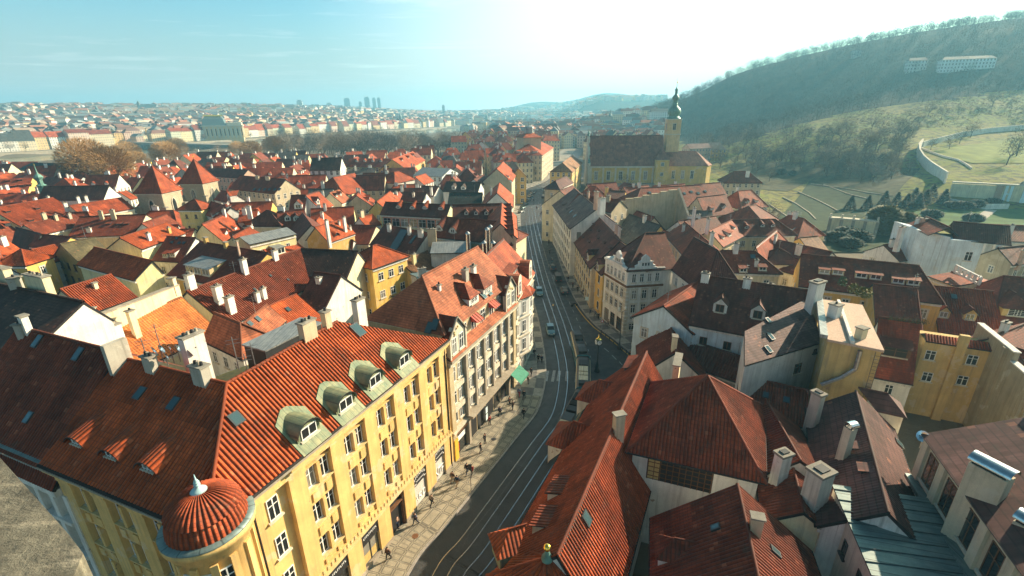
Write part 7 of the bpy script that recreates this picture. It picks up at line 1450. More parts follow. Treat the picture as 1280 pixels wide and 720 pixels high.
def filler(x, y, rot, L, w_, ze, rise, hip, grp='house'):
 global NF
 wn, wc = FR.choice(WN); rn, rc = FR.choice(RN); nch = FR.choice((0, 1, 1, 2, 2))
 desc = f"{wn} house with {rn} {'hipped' if hip else 'gabled'} roof" + ['', ' and chimney', ' and chimneys'][nch]
 b = rect_house('townhouse', auto_label(x, y, desc), 'house', (x, y), (math.cos(rot), math.sin(rot)), L-2*hip, w_, w_, min(0, ter(x, y))-1, ze, ze+rise, (hip, hip), wc, rc, tile='plain_tile', near=False, cornice=False, win='plain')
 for k in range(nch):
  p = b.R1+(b.R2-b.R1)*FR.uniform(.1, .9)+V2(FR.uniform(-1, 1), FR.uniform(-1, 1)); chimney(b, p-UP*.6, FR.uniform(1.6, 2.6), FR.uniform(.9, 1.8), .9, rot, WC['white'], True, 2)
 if math.hypot(x, y) < 330 and FR.random() < .6:
  pts, dn, tan = b.slopes[0] if b.slopes[0][1].dot(V2(-x, -y)) > 0 else b.slopes[1]
  for s in (.3, .7): p = pts[0]*(1-s)+pts[1]*s; q = p+(pts[3 if len(pts) > 3 else 2]-pts[0])*.25; q = p*.7+(pts[2]*s+pts[3]*(1-s))*.3; dormer_at(b, q, dn, tan, FR.choice(('shed', 'gable')), 1.5, 1.0, 'white_trim', None)
 NF += 1
for (x0, x1, y0, y1, st, ze0, ze1, rot0) in ((-330, -40, 75, 215, 15, 8, 11, .15), (-400, -25, 215, 330, 17, 9, 13, .1), (-25, 10, 300, 560, 17, 13, 18, .2), (-120, -20, 330, 400, 18, 10, 15, .1), (22, 60, 90, 330, 15, 8, 11, .4), (40, 110, 60, 240, 16, 7, 10, .35), (75, 170, 340, 640, 21, 13, 19, .2), (-50, 40, 470, 700, 22, 14, 19, .15), (-230, -110, 330, 400, 20, 9, 13, .0)):
 y = y0
 while y < y1:
  x = x0
  while x < x1:
   X_, Y_ = x+FR.uniform(-4, 4), y+FR.uniform(-4, 4); L = FR.uniform(11, 17); w_ = FR.uniform(4.5, 6.5); pq = proj((X_, Y_, 8))
   ok = -60 < pq[0] < 1340 and pq[1] < 700 and not blocked(X_, Y_, L/2) and street_d(X_, Y_) > 13+L/2*.6 and float(river_d(X_, Y_)) > 135 and ter(X_, Y_) < (5 if Y_ > 600 else 1.0)
   if ok and X_ > 95 and Y_ < 300: ok = False
   if Y_ < 520 and X_ > 108 or 34 < X_ < 140 and 215 < Y_ < 292: ok = False
   if ok: filler(X_, Y_, rot0+FR.choice((0, math.pi/2))+FR.uniform(-.12, .12), L, w_, FR.uniform(ze0, ze1), FR.uniform(4, 6), FR.choice((0, 0, 3.5)))
   x += st
  y += st
print('filler', NF)
def bank_pt(s, off):   # s metres along the river, off to its far side
 d = 0
 for a, b_ in zip(RIVER_A[:-1], RIVER_A[1:]):
  L = math.hypot(*(b_-a))
  if s <= d+L or b_ is RIVER_A[-1]:
   t_ = (b_-a)/L; p = a+t_*(s-d); return V2(p[0]-t_[1]*off, p[1]+t_[0]*off), V2(t_[0], t_[1])
  d += L
s_ = 560; i = 0; cols = [('pale yellow', (.78, .66, .36)), ('white', (.62, .6, .54)), ('cream', (.62, .52, .34)), ('ochre', (.66, .46, .2)), ('white', (.8, .78, .72)), ('pink', (.7, .5, .4)), ('cream', (.62, .52, .34)), ('sage', (.6, .62, .45))]
while s_ < 2050:
 w_ = FR.uniform(14, 34); p, t_ = bank_pt(s_+w_/2, 128+FR.uniform(-2, 10)); pj = proj((p.x, p.y, 15))
 if -50 < pj[0] < 720 and not (1040 < s_ < 1110) and FR.random() < .8:
  cn, cc = cols[i % 8]; rn, rc = FR.choice([('orange', RC['orange']), ('red', RC['red']), ('grey', RC['slate']), ('red-brown', RC['brown'])])
  b = rect_house('tenement', auto_label(p.x, p.y, f'{cn} riverfront tenement with {rn} roof'), 'tenement', (p.x, p.y), (t_.x, t_.y), w_-.3, 8, 8, -4, FR.uniform(13, 22), FR.uniform(23, 28), (0, 0), cc, rc, tile='plain_tile', near=False, cornice=False, win='plain')
  i += 1
 s_ += w_
mb = MB(); l0 = [bank_pt(s, 92)[0] for s in range(300, 2000, 40)]
for a, c_ in zip(l0[:-1], l0[1:]): mb.face([(c_.x, c_.y, -9), (a.x, a.y, -9), (a.x, a.y, .6), (c_.x, c_.y, .6)], 'stone'); n_ = V2((c_-a).y, -(c_-a).x).normalized(); mb.face([(a.x, a.y, .6), (c_.x, c_.y, .6), (c_.x-n_.x*2, c_.y-n_.y*2, .6), (a.x-n_.x*2, a.y-n_.y*2, .6)], 'stone')
tag(mb.build('embankment_wall'), 'long sandstone embankment wall along the far bank of the river', 'wall')
pa, ta = bank_pt(1075, 95); pb, tb = bank_pt(1075, -95); bd = (pb-pa).normalized(); bn = V2(bd.y, -bd.x); LB = (pb-pa).length+60; pa = pa-bd*30
e = thing('stone_bridge', 'low dark stone bridge with broad arches before the gold-topped theatre', 'bridge', pa, 0); mb = MB(); N = 7
for sd_ in (-8, 8):
 top = [];
 for k in range(N):
  x0, x1 = LB*k/N+2, LB*(k+1)/N-2
  for j in range(10): u0, u1 = x0+(x1-x0)*j/10, x0+(x1-x0)*(j+1)/10; zf = lambda u: -4+5.2*math.sin(math.pi*(u-x0)/(x1-x0)); f = [pa+bd*u0+bn*sd_+UP*zf(u0), pa+bd*u1+bn*sd_+UP*zf(u1), pa+bd*u1+bn*sd_+UP*3.2, pa+bd*u0+bn*sd_+UP*3.2]; mb.face(f if sd_ > 0 else f[::-1], 'grey_stone')
for k in range(N+1): mb.frame_box(pa, bd, bn, UP, LB*k/N-2, LB*k/N+2, -8.3, 8.3, -10, 3.199, 'grey_stone')
mb.frame_box(pa, bd, bn, UP, 0, LB, -8.2, 8.2, 3.2, 4.3, 'grey_stone'); mb.build('arches', e)
pt, tt = bank_pt(1010, 140); pt = P(284, 176, -2); pt.z = 0
e = thing('theatre', 'large sandstone theatre with dark blue domed roof and gilded crest across the river', 'theatre', pt, 0); ex_ = V2(.9, .42).normalized(); ey_ = V2(-ex_.y, ex_.x); mb = MB(); F = lambda x0, x1, y0, y1, z0, z1, m: mb.frame_box(pt, ex_, ey_, UP, x0, x1, y0, y1, z0, z1, m)
F(-34, 30, -18, 22, -4, 24, 'plaster'); F(-36, 32, -20, 24, 24.002, 26, 'trim')
for k in range(9): F(-32+k*7, -29+k*7, -19, -18.002, 4, 23, 'trim'); F(-28+k*7, -26.4+k*7, -18.1, -18.002, 8, 20, 'glass')
for k in range(5): F(30.002, 31, -15+k*8, -12+k*8, 4, 23, 'trim')
mb.build('wall', e, (.74, .54, .28)); rb = MB(); q = lambda x, y, z: pt+ex_*x+ey_*y+UP*z
lo = [q(-34, -17, 26), q(4, -17, 26), q(4, 21, 26), q(-34, 21, 26)]; md = [q(-31, -12, 38), q(1, -12, 38), q(1, 16, 38), q(-31, 16, 38)]; hi = [q(-28, -6, 42), q(-2, -6, 42), q(-2, 10, 42), q(-28, 10, 42)]
for i in range(4): j = (i+1) % 4; rb.face([lo[i], lo[j], md[j], md[i]], 'dark_slate' if False else 'teal_roof'); rb.face([md[i], md[j], hi[j], hi[i]], 'teal_roof')
rb.face(hi, 'teal_roof'); rb.build('roof', e); mb = MB(); F(-30, 0, -8, -6, 42.002, 44.5, 'gold'); F(-30, 0, 10, 12, 42.002, 44.5, 'gold'); F(6, 30, -16, 20, 26.002, 31, 'trim'); mb.build('gilded_crest', e)
def tower_block(px, py_t, y, w_, d_, label, mat='plaster_far', col=(.3, .36, .4), name='tower_block', z0=20):
 p = PY(px, py_t, y); e = tag(None or thing(name, label, 'high-rise', (p.x, p.y, z0)), None, None); mb = MB(); mb.box((p.x, p.y, z0), w_, d_, p.z-z0-6, mat, .3); mb.box((p.x, p.y, p.z-5.99), w_*.7, d_*.7, 6, 'grey_metal', .3)
 o = mb.build('facade', e, col); return e
tower_block(374, 125, 2600, 26, 22, 'slim pale glass high-rise on the left skyline', col=(.5, .52, .52))
tower_block(331, 130.5, 2700, 50, 30, 'squat box-shaped high-rise left of the slim pale tower')
tower_block(433, 122.5, 3100, 34, 24, 'broad slab high-rise standing alone on the skyline', col=(.25, .36, .42))
tower_block(450, 127, 3200, 18, 18, 'lowest of the four clustered skyline towers'); tower_block(458, 121, 3200, 30, 22, 'tallest broad tower of the four clustered skyline towers', col=(.25, .36, .42)); tower_block(467, 122, 3200, 20, 18, 'third narrow tower of the skyline cluster'); tower_block(473, 122, 3200, 19, 18, 'last narrow tower at the right of the skyline cluster')
tower_block(394, 130.5, 2800, 60, 30, 'wide low high-rise between slim tower and broad slab'); tower_block(554, 131, 2600, 12, 12, 'thin dark tower poking over the centre horizon', col=(.2, .25, .28))
tower_block(411, 128.5, 2900, 30, 20, 'stubby tower block just left of the broad slab')
p = PY(185, 132, 1700); e = thing('big_church', 'hulking dark-roofed church block rising above the left skyline roofs', 'church', (p.x, p.y, 20)); mb = MB(); mb.box((p.x, p.y, 10), 50, 34, p.z-20, 'plaster', .3); mb.build('wall', e, (.2, .2, .2)); rb = MB(); ex_ = V2(math.cos(.3), math.sin(.3)); ey_ = V2(-ex_.y, ex_.x); c = V2(p.x, p.y, p.z-10)
for s in (-1, 1): rb.face([c+ex_*-26+ey_*s*18, c+ex_*26+ey_*s*18, c+ex_*26+UP*14, c+ex_*-26+UP*14][::-s], 'teal_roof')
for s in (-1, 1): rb.face([c+ex_*s*26-ey_*18, c+ex_*s*26+ey_*18, c+ex_*s*26+UP*14], 'plaster')
rb.tube(c-ex_*26-UP*10, c-ex_*26+UP*18, 5, 5, 'plaster', 8); rb.tube(c-ex_*26+UP*18, c-ex_*26+UP*26, 5, .2, 'teal_roof', 8); rb.build('roof', e, (.2, .2, .2))
for i, (px, py, y_) in enumerate(((262, 131, 1700), (294, 129, 1900), (20, 134, 1500), (120, 133, 1500), (405, 136, 1900), (500, 141, 1500), (608, 140, 1700), (763, 141, 900), (715, 147, 1300))):
 p = PY(px, py, y_); z0 = ter(p.x, p.y); mb = MB(); mb.box((p.x, p.y, z0), 9, 9, max(8, (p.z-z0)*.6), 'stone', .3); zt = z0+max(8, (p.z-z0)*.6); mb.lathe((p.x, p.y, zt), [(5, 0), (5.5, .5), (3.5, 3), (3.8, 6), (1.2, (p.z-zt)*.6+4), (0, p.z-zt+6)], 'teal_roof', 8, False); tag(mb.build('church_spire'), 'small pointed church spire pricking the distant roofscape', 'church spire', 'distant church spires')
t = NT('city_wall'); at = t.n('ShaderNodeAttribute', attribute_name='tint'); u, v, _ = t.sep(t.uv()); fu, fv = t.math('FRACT', u), t.math('FRACT', v)
def band(f, a, b): return t.math('MULTIPLY', t.math('GREATER_THAN', f, a), t.math('LESS_THAN', f, b))
t.l(t.mix(t.math('MULTIPLY', t.math('MULTIPLY', band(fu, .3, .7), band(fv, .25, .8)), .75), at.outputs[0], (.06, .06, .065, 1)), t.b.inputs['Base Color']); rough(t, .85, .2)
def far_city(n, name):
 V, Fq, UV, C = [], [], [], []
 wcs = np.array([(.78, .75, .68), (.78, .66, .42), (.72, .5, .22), (.6, .52, .4), (.8, .78, .74), (.62, .46, .36)]); rcs = np.array([(.36, .15, .09), (.24, .12, .085), (.17, .1, .08), (.14, .14, .14), (.24, .26, .25), (.3, .22, .16)])
 k = 0; tries = 0
 while k < n and tries < n*12:
  tries += 1
  az_ = math.radians(RS.uniform(-54, 17)); d = 330*math.exp(RS.uniform(0, 2.45)); x, y = d*math.sin(az_), d*math.cos(az_)
  rd = float(river_d(x, y));
  left = rd > 150 and x < np.interp(y, RIVER_A[:, 1], RIVER_A[:, 0])
  right = rd > 130 and not left and (y > 640 and x > -30 or y > 1250)
  if not (left or right): continue
  if right and ter(x, y) > 30 and d < 2400: continue
  s = 1+max(0, d-1200)/2500; L, W_, h, r = RS.uniform(14, 30)*s, RS.uniform(10, 14)*s, RS.uniform(11, 21), RS.uniform(3, 6)
  z0 = ter(x, y)-3; a = .4*math.sin(x*.004)+.35*math.cos(y*.0036)+RS.choice((0, math.pi/2)); c, s_ = math.cos(a), math.sin(a)
  def Q(px, py, pz): return (x+px*c-py*s_, y+px*s_+py*c, z0+pz)
  b = len(V); hl, hw = L/2, W_/2; ins = RS.choice((0.01, 5))
  V += [Q(-hl, -hw, 0), Q(hl, -hw, 0), Q(hl, hw, 0), Q(-hl, hw, 0), Q(-hl, -hw, h+3), Q(hl, -hw, h+3), Q(hl, hw, h+3), Q(-hl, hw, h+3), Q(-hl+ins, 0, h+3+r), Q(hl-ins, 0, h+3+r)]
  wcol, rcol = wcs[RS.randint(6)]*RS.uniform(.85, 1.1), rcs[RS.randint(6)]*RS.uniform(.8, 1.2); nu, nv, nw = round(L/3.5), round(h/3.6)+1, round(W_/3.5)
  for f, nn in (((0, 1, 5, 4), nu), ((1, 2, 6, 5), nw), ((2, 3, 7, 6), nu), ((3, 0, 4, 7), nw)): Fq.append([b+i for i in f]); UV += [(0, 0), (nn, 0), (nn, nv), (0, nv)]; C += [(*wcol, 1)]*4
  for f in ((4, 5, 9, 8), (6, 7, 8, 9), (7, 4, 8, 8), (5, 6, 9, 9)):
   Fq.append([b+i for i in f]); UV += [(0, 0)]*4; C += [(*rcol, 1)]*4
  k += 1
 return V, Fq, UV, C
V, Fq, UV, C = far_city(5200, 'far_city')
V2_, F2_, U2_, C2_ = [], [], [], []   # split degenerate hip quads so that every face is a clean quad
for i, f in enumerate(Fq):
 vs = [V[j] for j in f]
 if f[2] == f[3]: m_ = tuple((vs[0][k]+vs[1][k])/2 for k in range(3)); vs = [vs[0], m_, vs[1], vs[2]]
 b = len(V2_); V2_ += vs; F2_.append([b, b+1, b+2, b+3]); U2_ += UV[4*i:4*i+4]; C2_ += C[4*i:4*i+4]
np_mesh('far_city', V2_, F2_, 'city_wall', uv=U2_, vcol=C2_, kind='stuff')
# ================================================================== trees
def twig_cloud(mb, rs, c, r, h, n, mat, ln=(.7, 1.8), th=.06):
 for i in range(n):
  a, e_ = rs.random()*6.283, math.acos(rs.uniform(-.75, 1)); rr = rs.random()**.45; p = c+V2(math.cos(a)*math.sin(e_)*r*rr, math.sin(a)*math.sin(e_)*r*rr, math.cos(e_)*h*rr)
  o = (p-c); d = (o.normalized() if o.length > .1 else UP)+Vector((rs.uniform(-.7, .7), rs.uniform(-.7, .7), rs.uniform(-.2, .7))); d.normalize(); s = d.orthogonal().normalized()*(th if mat != 'twig_gold' else .1); L = rs.uniform(*ln); mb.face([p-s, p+d*L, p+s], mat)
plain('twig', (.19, .13, .08), .9, var=.3, scale=.4); plain('twig_gold', (.31, .18, .07), .9, var=.35, scale=.5); plain('twig_wood', (.062, .054, .042), .9, var=.65, scale=.11); plain('twig_grey', (.10, .085, .07), .9, var=.3, scale=.4)
def bare_tree_mesh(seed, h, r, mat='twig', n=520):
 rs = random.Random(seed); tb, cb_ = MB(), MB()
 def branch(p, d, L, rad, lv):
  q = p+d*L; tb.tube(p, q, rad, rad*.62, 'bark', 5 if lv < 2 else 3, True, False)
  if lv >= 3:
   for i in range(5): dd = (d+Vector((rs.uniform(-1, 1), rs.uniform(-1, 1), rs.uniform(-.3, .8)))*.8).normalized(); s = dd.orthogonal().normalized()*.05; cb_.face([q-s, q+dd*rs.uniform(.8, 1.9), q+s], mat)
   return
  for i in range(rs.choice((3, 4)) if lv else 5):
   a = rs.random()*6.283; x = d.orthogonal().normalized(); y = d.cross(x); dd = (d*rs.uniform(.5, .95)+(x*math.cos(a)+y*math.sin(a))*rs.uniform(.5, .95)+UP*.15).normalized(); branch(p+d*L*rs.uniform(.7, 1), dd, L*rs.uniform(.55, .78), rad*.55, lv+1)
 branch(Vector((0, 0, 0)), Vector((rs.uniform(-.06, .06), rs.uniform(-.06, .06), 1)).normalized(), h*.34, h*.022, 0)
 twig_cloud(cb_, rs, Vector((0, 0, h*.62)), r, h*.4, n, mat)
 return tb.build('trunk', link=False), cb_.build('crown', link=False)
TM = [bare_tree_mesh(s, 14, 5.2) for s in (1, 2, 3)]; TG = [bare_tree_mesh(s, 18, 8.5, 'twig_gold', 5200) for s in (4, 5)]; TY = [bare_tree_mesh(s, 15, 5.5, 'twig_grey', 700) for s in (6, 7)]
def tree(meshes, p, s, label, group=None, name='bare_tree', rs=FR):
 tm, cm = rs.choice(meshes); rot = rs.random()*6.28; e = thing(name, label, 'tree', p, rot, group)
 for me, nm in ((tm, 'trunk'), (cm, 'crown')):
  o = bpy.data.objects.new(nm, me); COL.objects.link(o); o.parent = e; o.scale = (s, s, s)
 return e
def at_px(px, py, z=None):
 if z is not None: return P(px, py, z)
 g = G(px, py); return g if g else P(px, max(py, 160), 0)
tree(TG, P(118, 238, 4), 1.55, 'huge golden-brown bare tree left of the twin stone towers'); tree(TG, P(148, 241, 4), 1.35, 'second golden-brown bare tree, next to the left stone tower')
tree(TG, P(212, 214, 2), 1.25, 'broad brown bare tree showing between the two steep tower roofs'); tree(TG, P(175, 222, 2), 1.0, 'smaller gold-tinged tree above the left tower roof')
for i, (px, py) in enumerate(((235, 208), (262, 207), (285, 203), (300, 200), (318, 203), (335, 206), (250, 202), (275, 198), (196, 207), (345, 200), (165, 214), (225, 200))): tree(TM+TG, P(px, py, 0), FR.uniform(.9, 1.3), 'bare brown tree on the near river bank beyond the stone towers', 'bare trees on the near river bank')
for k in range(26):
 p, _ = bank_pt(FR.uniform(560, 1900), 104); tree(TM, p, FR.uniform(.7, 1.1), 'bare tree lining the far river embankment', 'bare trees along the far embankment')
n_ = 0
while n_ < 190:
 px, py = FR.uniform(345, 640), FR.uniform(181, 200); p = P(px, py, 0)
 if float(river_d(p.x, p.y)) < 92 or blocked(p.x, p.y, 2) or p.y > 950 or p.x > -12:
  if FR.random() < .02: n_ += 1
  continue
 tree(TM+TY+TM, p, FR.uniform(1.2, 1.8), 'bare grey-brown tree in the river park grove', 'bare trees of the river park'); n_ += 1
for q, s, l in (((664, 226, 0), .55, 'small russet tree at the foot of the beige office block'), ((779, 252, 0), .9, 'leafless tree between convent roof and church'), ((925, 293, 0), .85, 'leafless courtyard tree before the cream convent facade'), ((958, 290, 0), .8, 'thin bare tree beside the convent end pavilion')): tree(TG if 'russet' in l else TY, P(*q), s, l)
for i, (px, py, s, l) in enumerate(((1080, 192, 1.5, 'broad spreading bare tree alone on the yellow meadow'), (1047, 207, 1.0, 'twiggy bare tree left of the broad spreading meadow tree'), (1213, 166, .9, 'bare tree standing before the far curved garden wall'), (1199, 174, .75, 'thin bare tree on the lawn near the curved wall bend'), (1270, 190, 1.3, 'big shadowy bare tree at the right edge of the walled lawn'), (1186, 181, .7, 'slim leaning bare tree inside the walled lawn'), (1258, 200, 1.0, 'dark bare tree low on the right walled lawn'), (1163, 182, .6, 'small bare tree by the tip of the walled lawn'), (945, 175, 1.1, 'bushy brown tree at the wood edge above the church'), (1240, 128, .9, 'bare tree on the pale upper meadow'), (1160, 140, .9, 'bare tree on the meadow path below the wood'))): tree(TY+TM, at_px(px, py+6), s, l)
M = [(1070, 208), (1085, 210), (1108, 206), (1060, 212), (1050, 214), (1092, 226), (1075, 226), (955, 212), (938, 214), (978, 216), (998, 214), (905, 208), (918, 205), (930, 200), (944, 206), (958, 203), (970, 210), (985, 206), (1000, 204), (1014, 210), (1028, 214), (1040, 222), (912, 222), (948, 220), (962, 226), (1100, 200), (1110, 215), (1120, 195), (1126, 208), (1095, 216), (1065, 222), (1020, 196), (1135, 215), (1005, 190), (985, 188), (900, 196), (1140, 172), (1120, 160), (1090, 160), (1060, 172), (1180, 150), (1200, 146), (1225, 140), (1262, 138), (1280, 146), (1130, 150), (1150, 160), (1030, 180), (1045, 168)]
for px, py in M: tree(TY+TM, at_px(px+FR.uniform(-4, 4), py+FR.uniform(-2, 4)), FR.uniform(.5, .95), 'bare slender tree scattered on the hillside meadow', 'bare trees on the hillside meadow')
for k in range(95):
 p = at_px(FR.uniform(872, 1130), FR.uniform(170, 226));
 if ter(p.x, p.y) > 2: tree(TY+TM, p, FR.uniform(.7, 1.15), 'bare slender tree scattered on the hillside meadow', 'bare trees on the hillside meadow')
def conifer(p, h, r, label, group=None, mat='leaf_dark', n=900, name='clipped_conifer', round_=False):
 e = thing(name, label, 'tree', p, 0, group); key = (round(h, 1), round(r, 1), mat, round_)
 if key not in WIN:
  rs = random.Random(9); mb = MB()
  for i in range(n):
   u_ = rs.random(); a = rs.random()*6.283; z = h*(.06+.94*u_); rr = (r*(1-u_)**.85 if not round_ else r*math.sqrt(max(.03, 1-(2*u_-1)**2)))*rs.uniform(.82, 1.06); c = V2(math.cos(a)*rr, math.sin(a)*rr, z); d = Vector((math.cos(a)+rs.uniform(-.5, .5), math.sin(a)+rs.uniform(-.5, .5), rs.uniform(-.1, .8))).normalized(); s = d.cross(UP).normalized()*r*.13; mb.face([c-s, c+d*r*.3, c+s, c-d*r*.12], mat)
  mb2 = MB(); mb2.tube((0, 0, -.5), (0, 0, h*.8), r*.1, .03, 'bark', 6); WIN[key] = (mb2.build('trunk', link=False), mb.build('crown', link=False))
 for me, nm in zip(WIN[key], ('trunk', 'crown')): o = bpy.data.objects.new(nm, me); COL.objects.link(o); o.parent = e
 return e
for px, py in ((1062, 263), (1083, 263), (1104, 258), (1119, 259), (1131, 262), (1146, 261), (1141, 254), (1155, 256), (1163, 250), (1178, 256)): conifer(at_px(px, py), 7.0, 2.6, 'cone-shaped dark clipped conifer in the garden row', 'clipped conifers in the garden')
conifer(at_px(1100, 296), 11, 5.2, 'large olive-green bushy evergreen in front of the clipped conifers', None, 'leaf_olive', 2600, 'evergreen_tree', True); conifer(at_px(1126, 296), 9, 4.4, 'smaller olive-green evergreen right of the large bushy one', None, 'leaf_olive', 2000, 'evergreen_tree', True)
conifer(at_px(948, 203), 11, 1.9, 'slim dark pine among bare trees behind the church', None, 'leaf_dark', 900, 'pine_tree')
for i, (px, py, r_) in enumerate(((1058, 300, 4), (1070, 305, 4), (1045, 305, 3.5), (1062, 312, 3.2), (1163, 275, 3.6), (1215, 279, 3.4), (1190, 262, 3.0), (1205, 262, 3.2), (1220, 260, 3), (976, 218, 3.2), (990, 220, 3), (1240, 258, 3)))  : conifer(at_px(px, py), r_*1.1, r_, 'dense dark green rounded shrub in the hillside garden', 'dark shrubs of the garden', 'leaf_dark', 900, 'garden_shrub', True)
ptsW = []
while len(ptsW) < 7600:
 x, y = RS.uniform(130, 1150, 400), RS.uniform(330, 1500, 400); z = ter_np(x, y)
 for a, b_, c_ in zip(x, y, z):
  if c_ < 6: continue
  q = proj((a, b_, c_))
  if 700 < q[0] < 1420 and q[1] < np.interp(q[0], BX, BY)+RS.normal(0, 2.5): ptsW.append((a, b_, c_))
ptsW = np.array(ptsW[:7600]); NT_, NK_ = len(ptsW), 90
hh = RS.uniform(9, 16, NT_); rr = hh*RS.uniform(.26, .4, NT_)
u3 = RS.normal(size=(NT_, NK_, 3)); u3 /= np.linalg.norm(u3, axis=2, keepdims=True); u3[:, :, 2] = u3[:, :, 2]*.9+.1; rad = RS.uniform(.2, 1, (NT_, NK_, 1))**.5
c3 = ptsW[:, None, :]+np.concatenate([u3[:, :, :2]*rad*rr[:, None, None], (.5+.5*u3[:, :, 2:]*rad)*hh[:, None, None]], 2)
d3_ = u3+RS.normal(0, .5, u3.shape)+np.array([0, 0, .35]); d3_ /= np.linalg.norm(d3_, axis=2, keepdims=True); s3 = np.cross(d3_, RS.normal(size=u3.shape)); s3 /= np.linalg.norm(s3, axis=2, keepdims=True)
ln = RS.uniform(.9, 2.4, (NT_, NK_, 1)); th = .14
tri = np.stack([c3-s3*th, c3+d3_*ln, c3+s3*th], 2).reshape(-1, 3)
tk = []
for p, h_ in zip(ptsW, hh):
 l = RS.uniform(-.06, .06, 2)*h_
 for a in (0, 2.1): dxy = np.array([math.cos(a), math.sin(a)])*.22; tk += [(p[0]-dxy[0], p[1]-dxy[1], p[2]-.5), (p[0]+dxy[0], p[1]+dxy[1], p[2]-.5), (p[0]+l[0], p[1]+l[1], p[2]+h_*.8)]
allv = np.concatenate([tri, np.array(tk)]); np_mesh('bare_wood', allv, np.arange(len(allv)).reshape(-1, 3), 'twig_wood', kind='stuff')
ug = RS.uniform(0, 1, (46000, 2)); xg, yg = 120+ug[:, 0]*560, 170+ug[:, 1]*500; zg = ter_np(xg, yg); k_ = [i for i in range(46000) if zg[i] > 3]
if k_:
 pj = np.array([proj((xg[i], yg[i], zg[i])) for i in k_]); keep = [i for i, q in zip(k_, pj) if 880 < q[0] < 1330 and q[1] > np.interp(q[0], BX, BY)-4 and q[1] < 240 and (math.sin(q[0]*.06)+math.sin(q[1]*.11+q[0]*.02) > -.6) and not (q[0] > 1150 and q[1] > 160)][:9000]
 n0 = len(keep); pk = np.stack([xg[keep], yg[keep], zg[keep]], 1); d_ = RS.normal(size=(n0, 5, 3)); d_[:, :, 2] = abs(d_[:, :, 2])+.4; d_ /= np.linalg.norm(d_, axis=2, keepdims=True); s_3 = np.cross(d_, RS.normal(size=d_.shape)); s_3 /= np.linalg.norm(s_3, axis=2, keepdims=True); b3 = pk[:, None, :]+RS.normal(0, .5, d_.shape)*np.array([1, 1, .1]); v3 = np.stack([b3-s_3*.1, b3+d_*RS.uniform(.8, 2.2, (n0, 5, 1)), b3+s_3*.1], 2).reshape(-1, 3); np_mesh('meadow_scrub', v3, np.arange(len(v3)).reshape(-1, 3), 'twig', kind='stuff')
plain('lawn', (.075, .13, .04), .95, .1, var=.25, scale=.15); plain('meadow', (.17, .19, .04), .95, .1, var=.3, scale=.12); plain('path', (.36, .33, .28), .9, var=.15); plain('ivy_dark', (.03, .05, .03), .9, var=.4)
def drape(name, pix, mat, lift=.25, sub=6):   # a sheet of ground laid over the terrain between photo points
 pts = [at_px(*q) for q in pix]; mb = MB(); N = sub
 for i in range(N):
  for j in range(N):
   f = []
   for a, c_ in ((i, j), (i+1, j), (i+1, j+1), (i, j+1)):
    u_, v_ = a/N, c_/N; p = (pts[0]*(1-u_)+pts[1]*u_)*(1-v_)+(pts[3]*(1-u_)+pts[2]*u_)*v_; f.append(V2(p.x, p.y, ter(p.x, p.y)+lift))
   mb.face(f, mat)
 o = mb.build(name); o['kind'] = 'structure'; return o
drape('lawn', [(1128, 282), (1285, 292), (1285, 262), (1135, 266)], 'lawn', .3); drape('path', [(1196, 284), (1215, 285), (1246, 264), (1232, 263)], 'path', .36, 4); drape('meadow', [(1160, 190), (1215, 205), (1300, 205), (1300, 168)], 'meadow', .3)
def wall_line(name, label, pix, h, th, mat, cap='trim', group=None, hs=None, mid=None):
 pts = [at_px(*q) for q in pix]; e = thing(name, label, 'wall', pts[0], 0, group); mb = MB()
 fine = []
 for a, c_ in zip(pts[:-1], pts[1:]): fine += [a+(c_-a)*k/4 for k in range(4)]
 fine.append(pts[-1]); zt = [p.z+h for p in fine]
 for i in range(2, len(zt)-2): zt[i] = sum(zt[i-2:i+3])/5
 off = [q-p for p, q in zip(fine, offset(fine, th))]; off = [V2(o.x, o.y) for o in off]
 A = [V2(p.x, p.y, p.z-3) for p in fine]; Bt = [V2(p.x, p.y, z) for p, z in zip(fine, zt)]
 for i in range(len(fine)-1):
  j = i+1; mb.face([A[j], A[i], Bt[i], Bt[j]], mat); mb.face([A[i]+off[i], A[j]+off[j], Bt[j]+off[j], Bt[i]+off[i]], mat); mb.face([Bt[i], Bt[i]+off[i], Bt[j]+off[j], Bt[j]], cap)
 mb.face([A[0], A[0]+off[0], Bt[0]+off[0], Bt[0]], mat); mb.face([A[-1]+off[-1], A[-1], Bt[-1], Bt[-1]+off[-1]], mat)
 mb.build('wall', e, (.84, .8, .72)); return e
plain('shaded_terrace_green', (.035, .05, .022), .95, .1, var=.35, scale=.3); plain('undergrowth', (.075, .07, .035), .95, .1, var=.45, scale=.25)  # dark green of the terrace sheets has the hill foot's shade painted in
drape('shaded_terrace', [(962, 284), (1030, 292), (1118, 248), (1012, 226)], 'shaded_terrace_green', .3, 14); drape('undergrowth', [(1012, 227), (1118, 246), (1150, 212), (1040, 200)], 'undergrowth', .28, 14); drape('undergrowth', [(905, 232), (985, 240), (1040, 203), (915, 205)], 'undergrowth', .27, 14); drape('shaded_terrace', [(1030, 318), (1120, 318), (1130, 270), (1036, 282)], 'shaded_terrace_green', .33, 12)
wall_line('garden_wall', 'tall pale curved retaining wall swinging round the hillside lawn', [(1152, 184), (1147, 190), (1148, 198), (1153, 206), (1163, 216), (1182, 229)], 5.5, .8, 'plaster')
wall_line('garden_wall', 'long grey far wall behind the sloping walled lawn', [(1152, 184), (1160, 181), (1175, 178), (1200, 171), (1235, 166), (1268, 163), (1300, 160)], 3.6, .7, 'plaster')
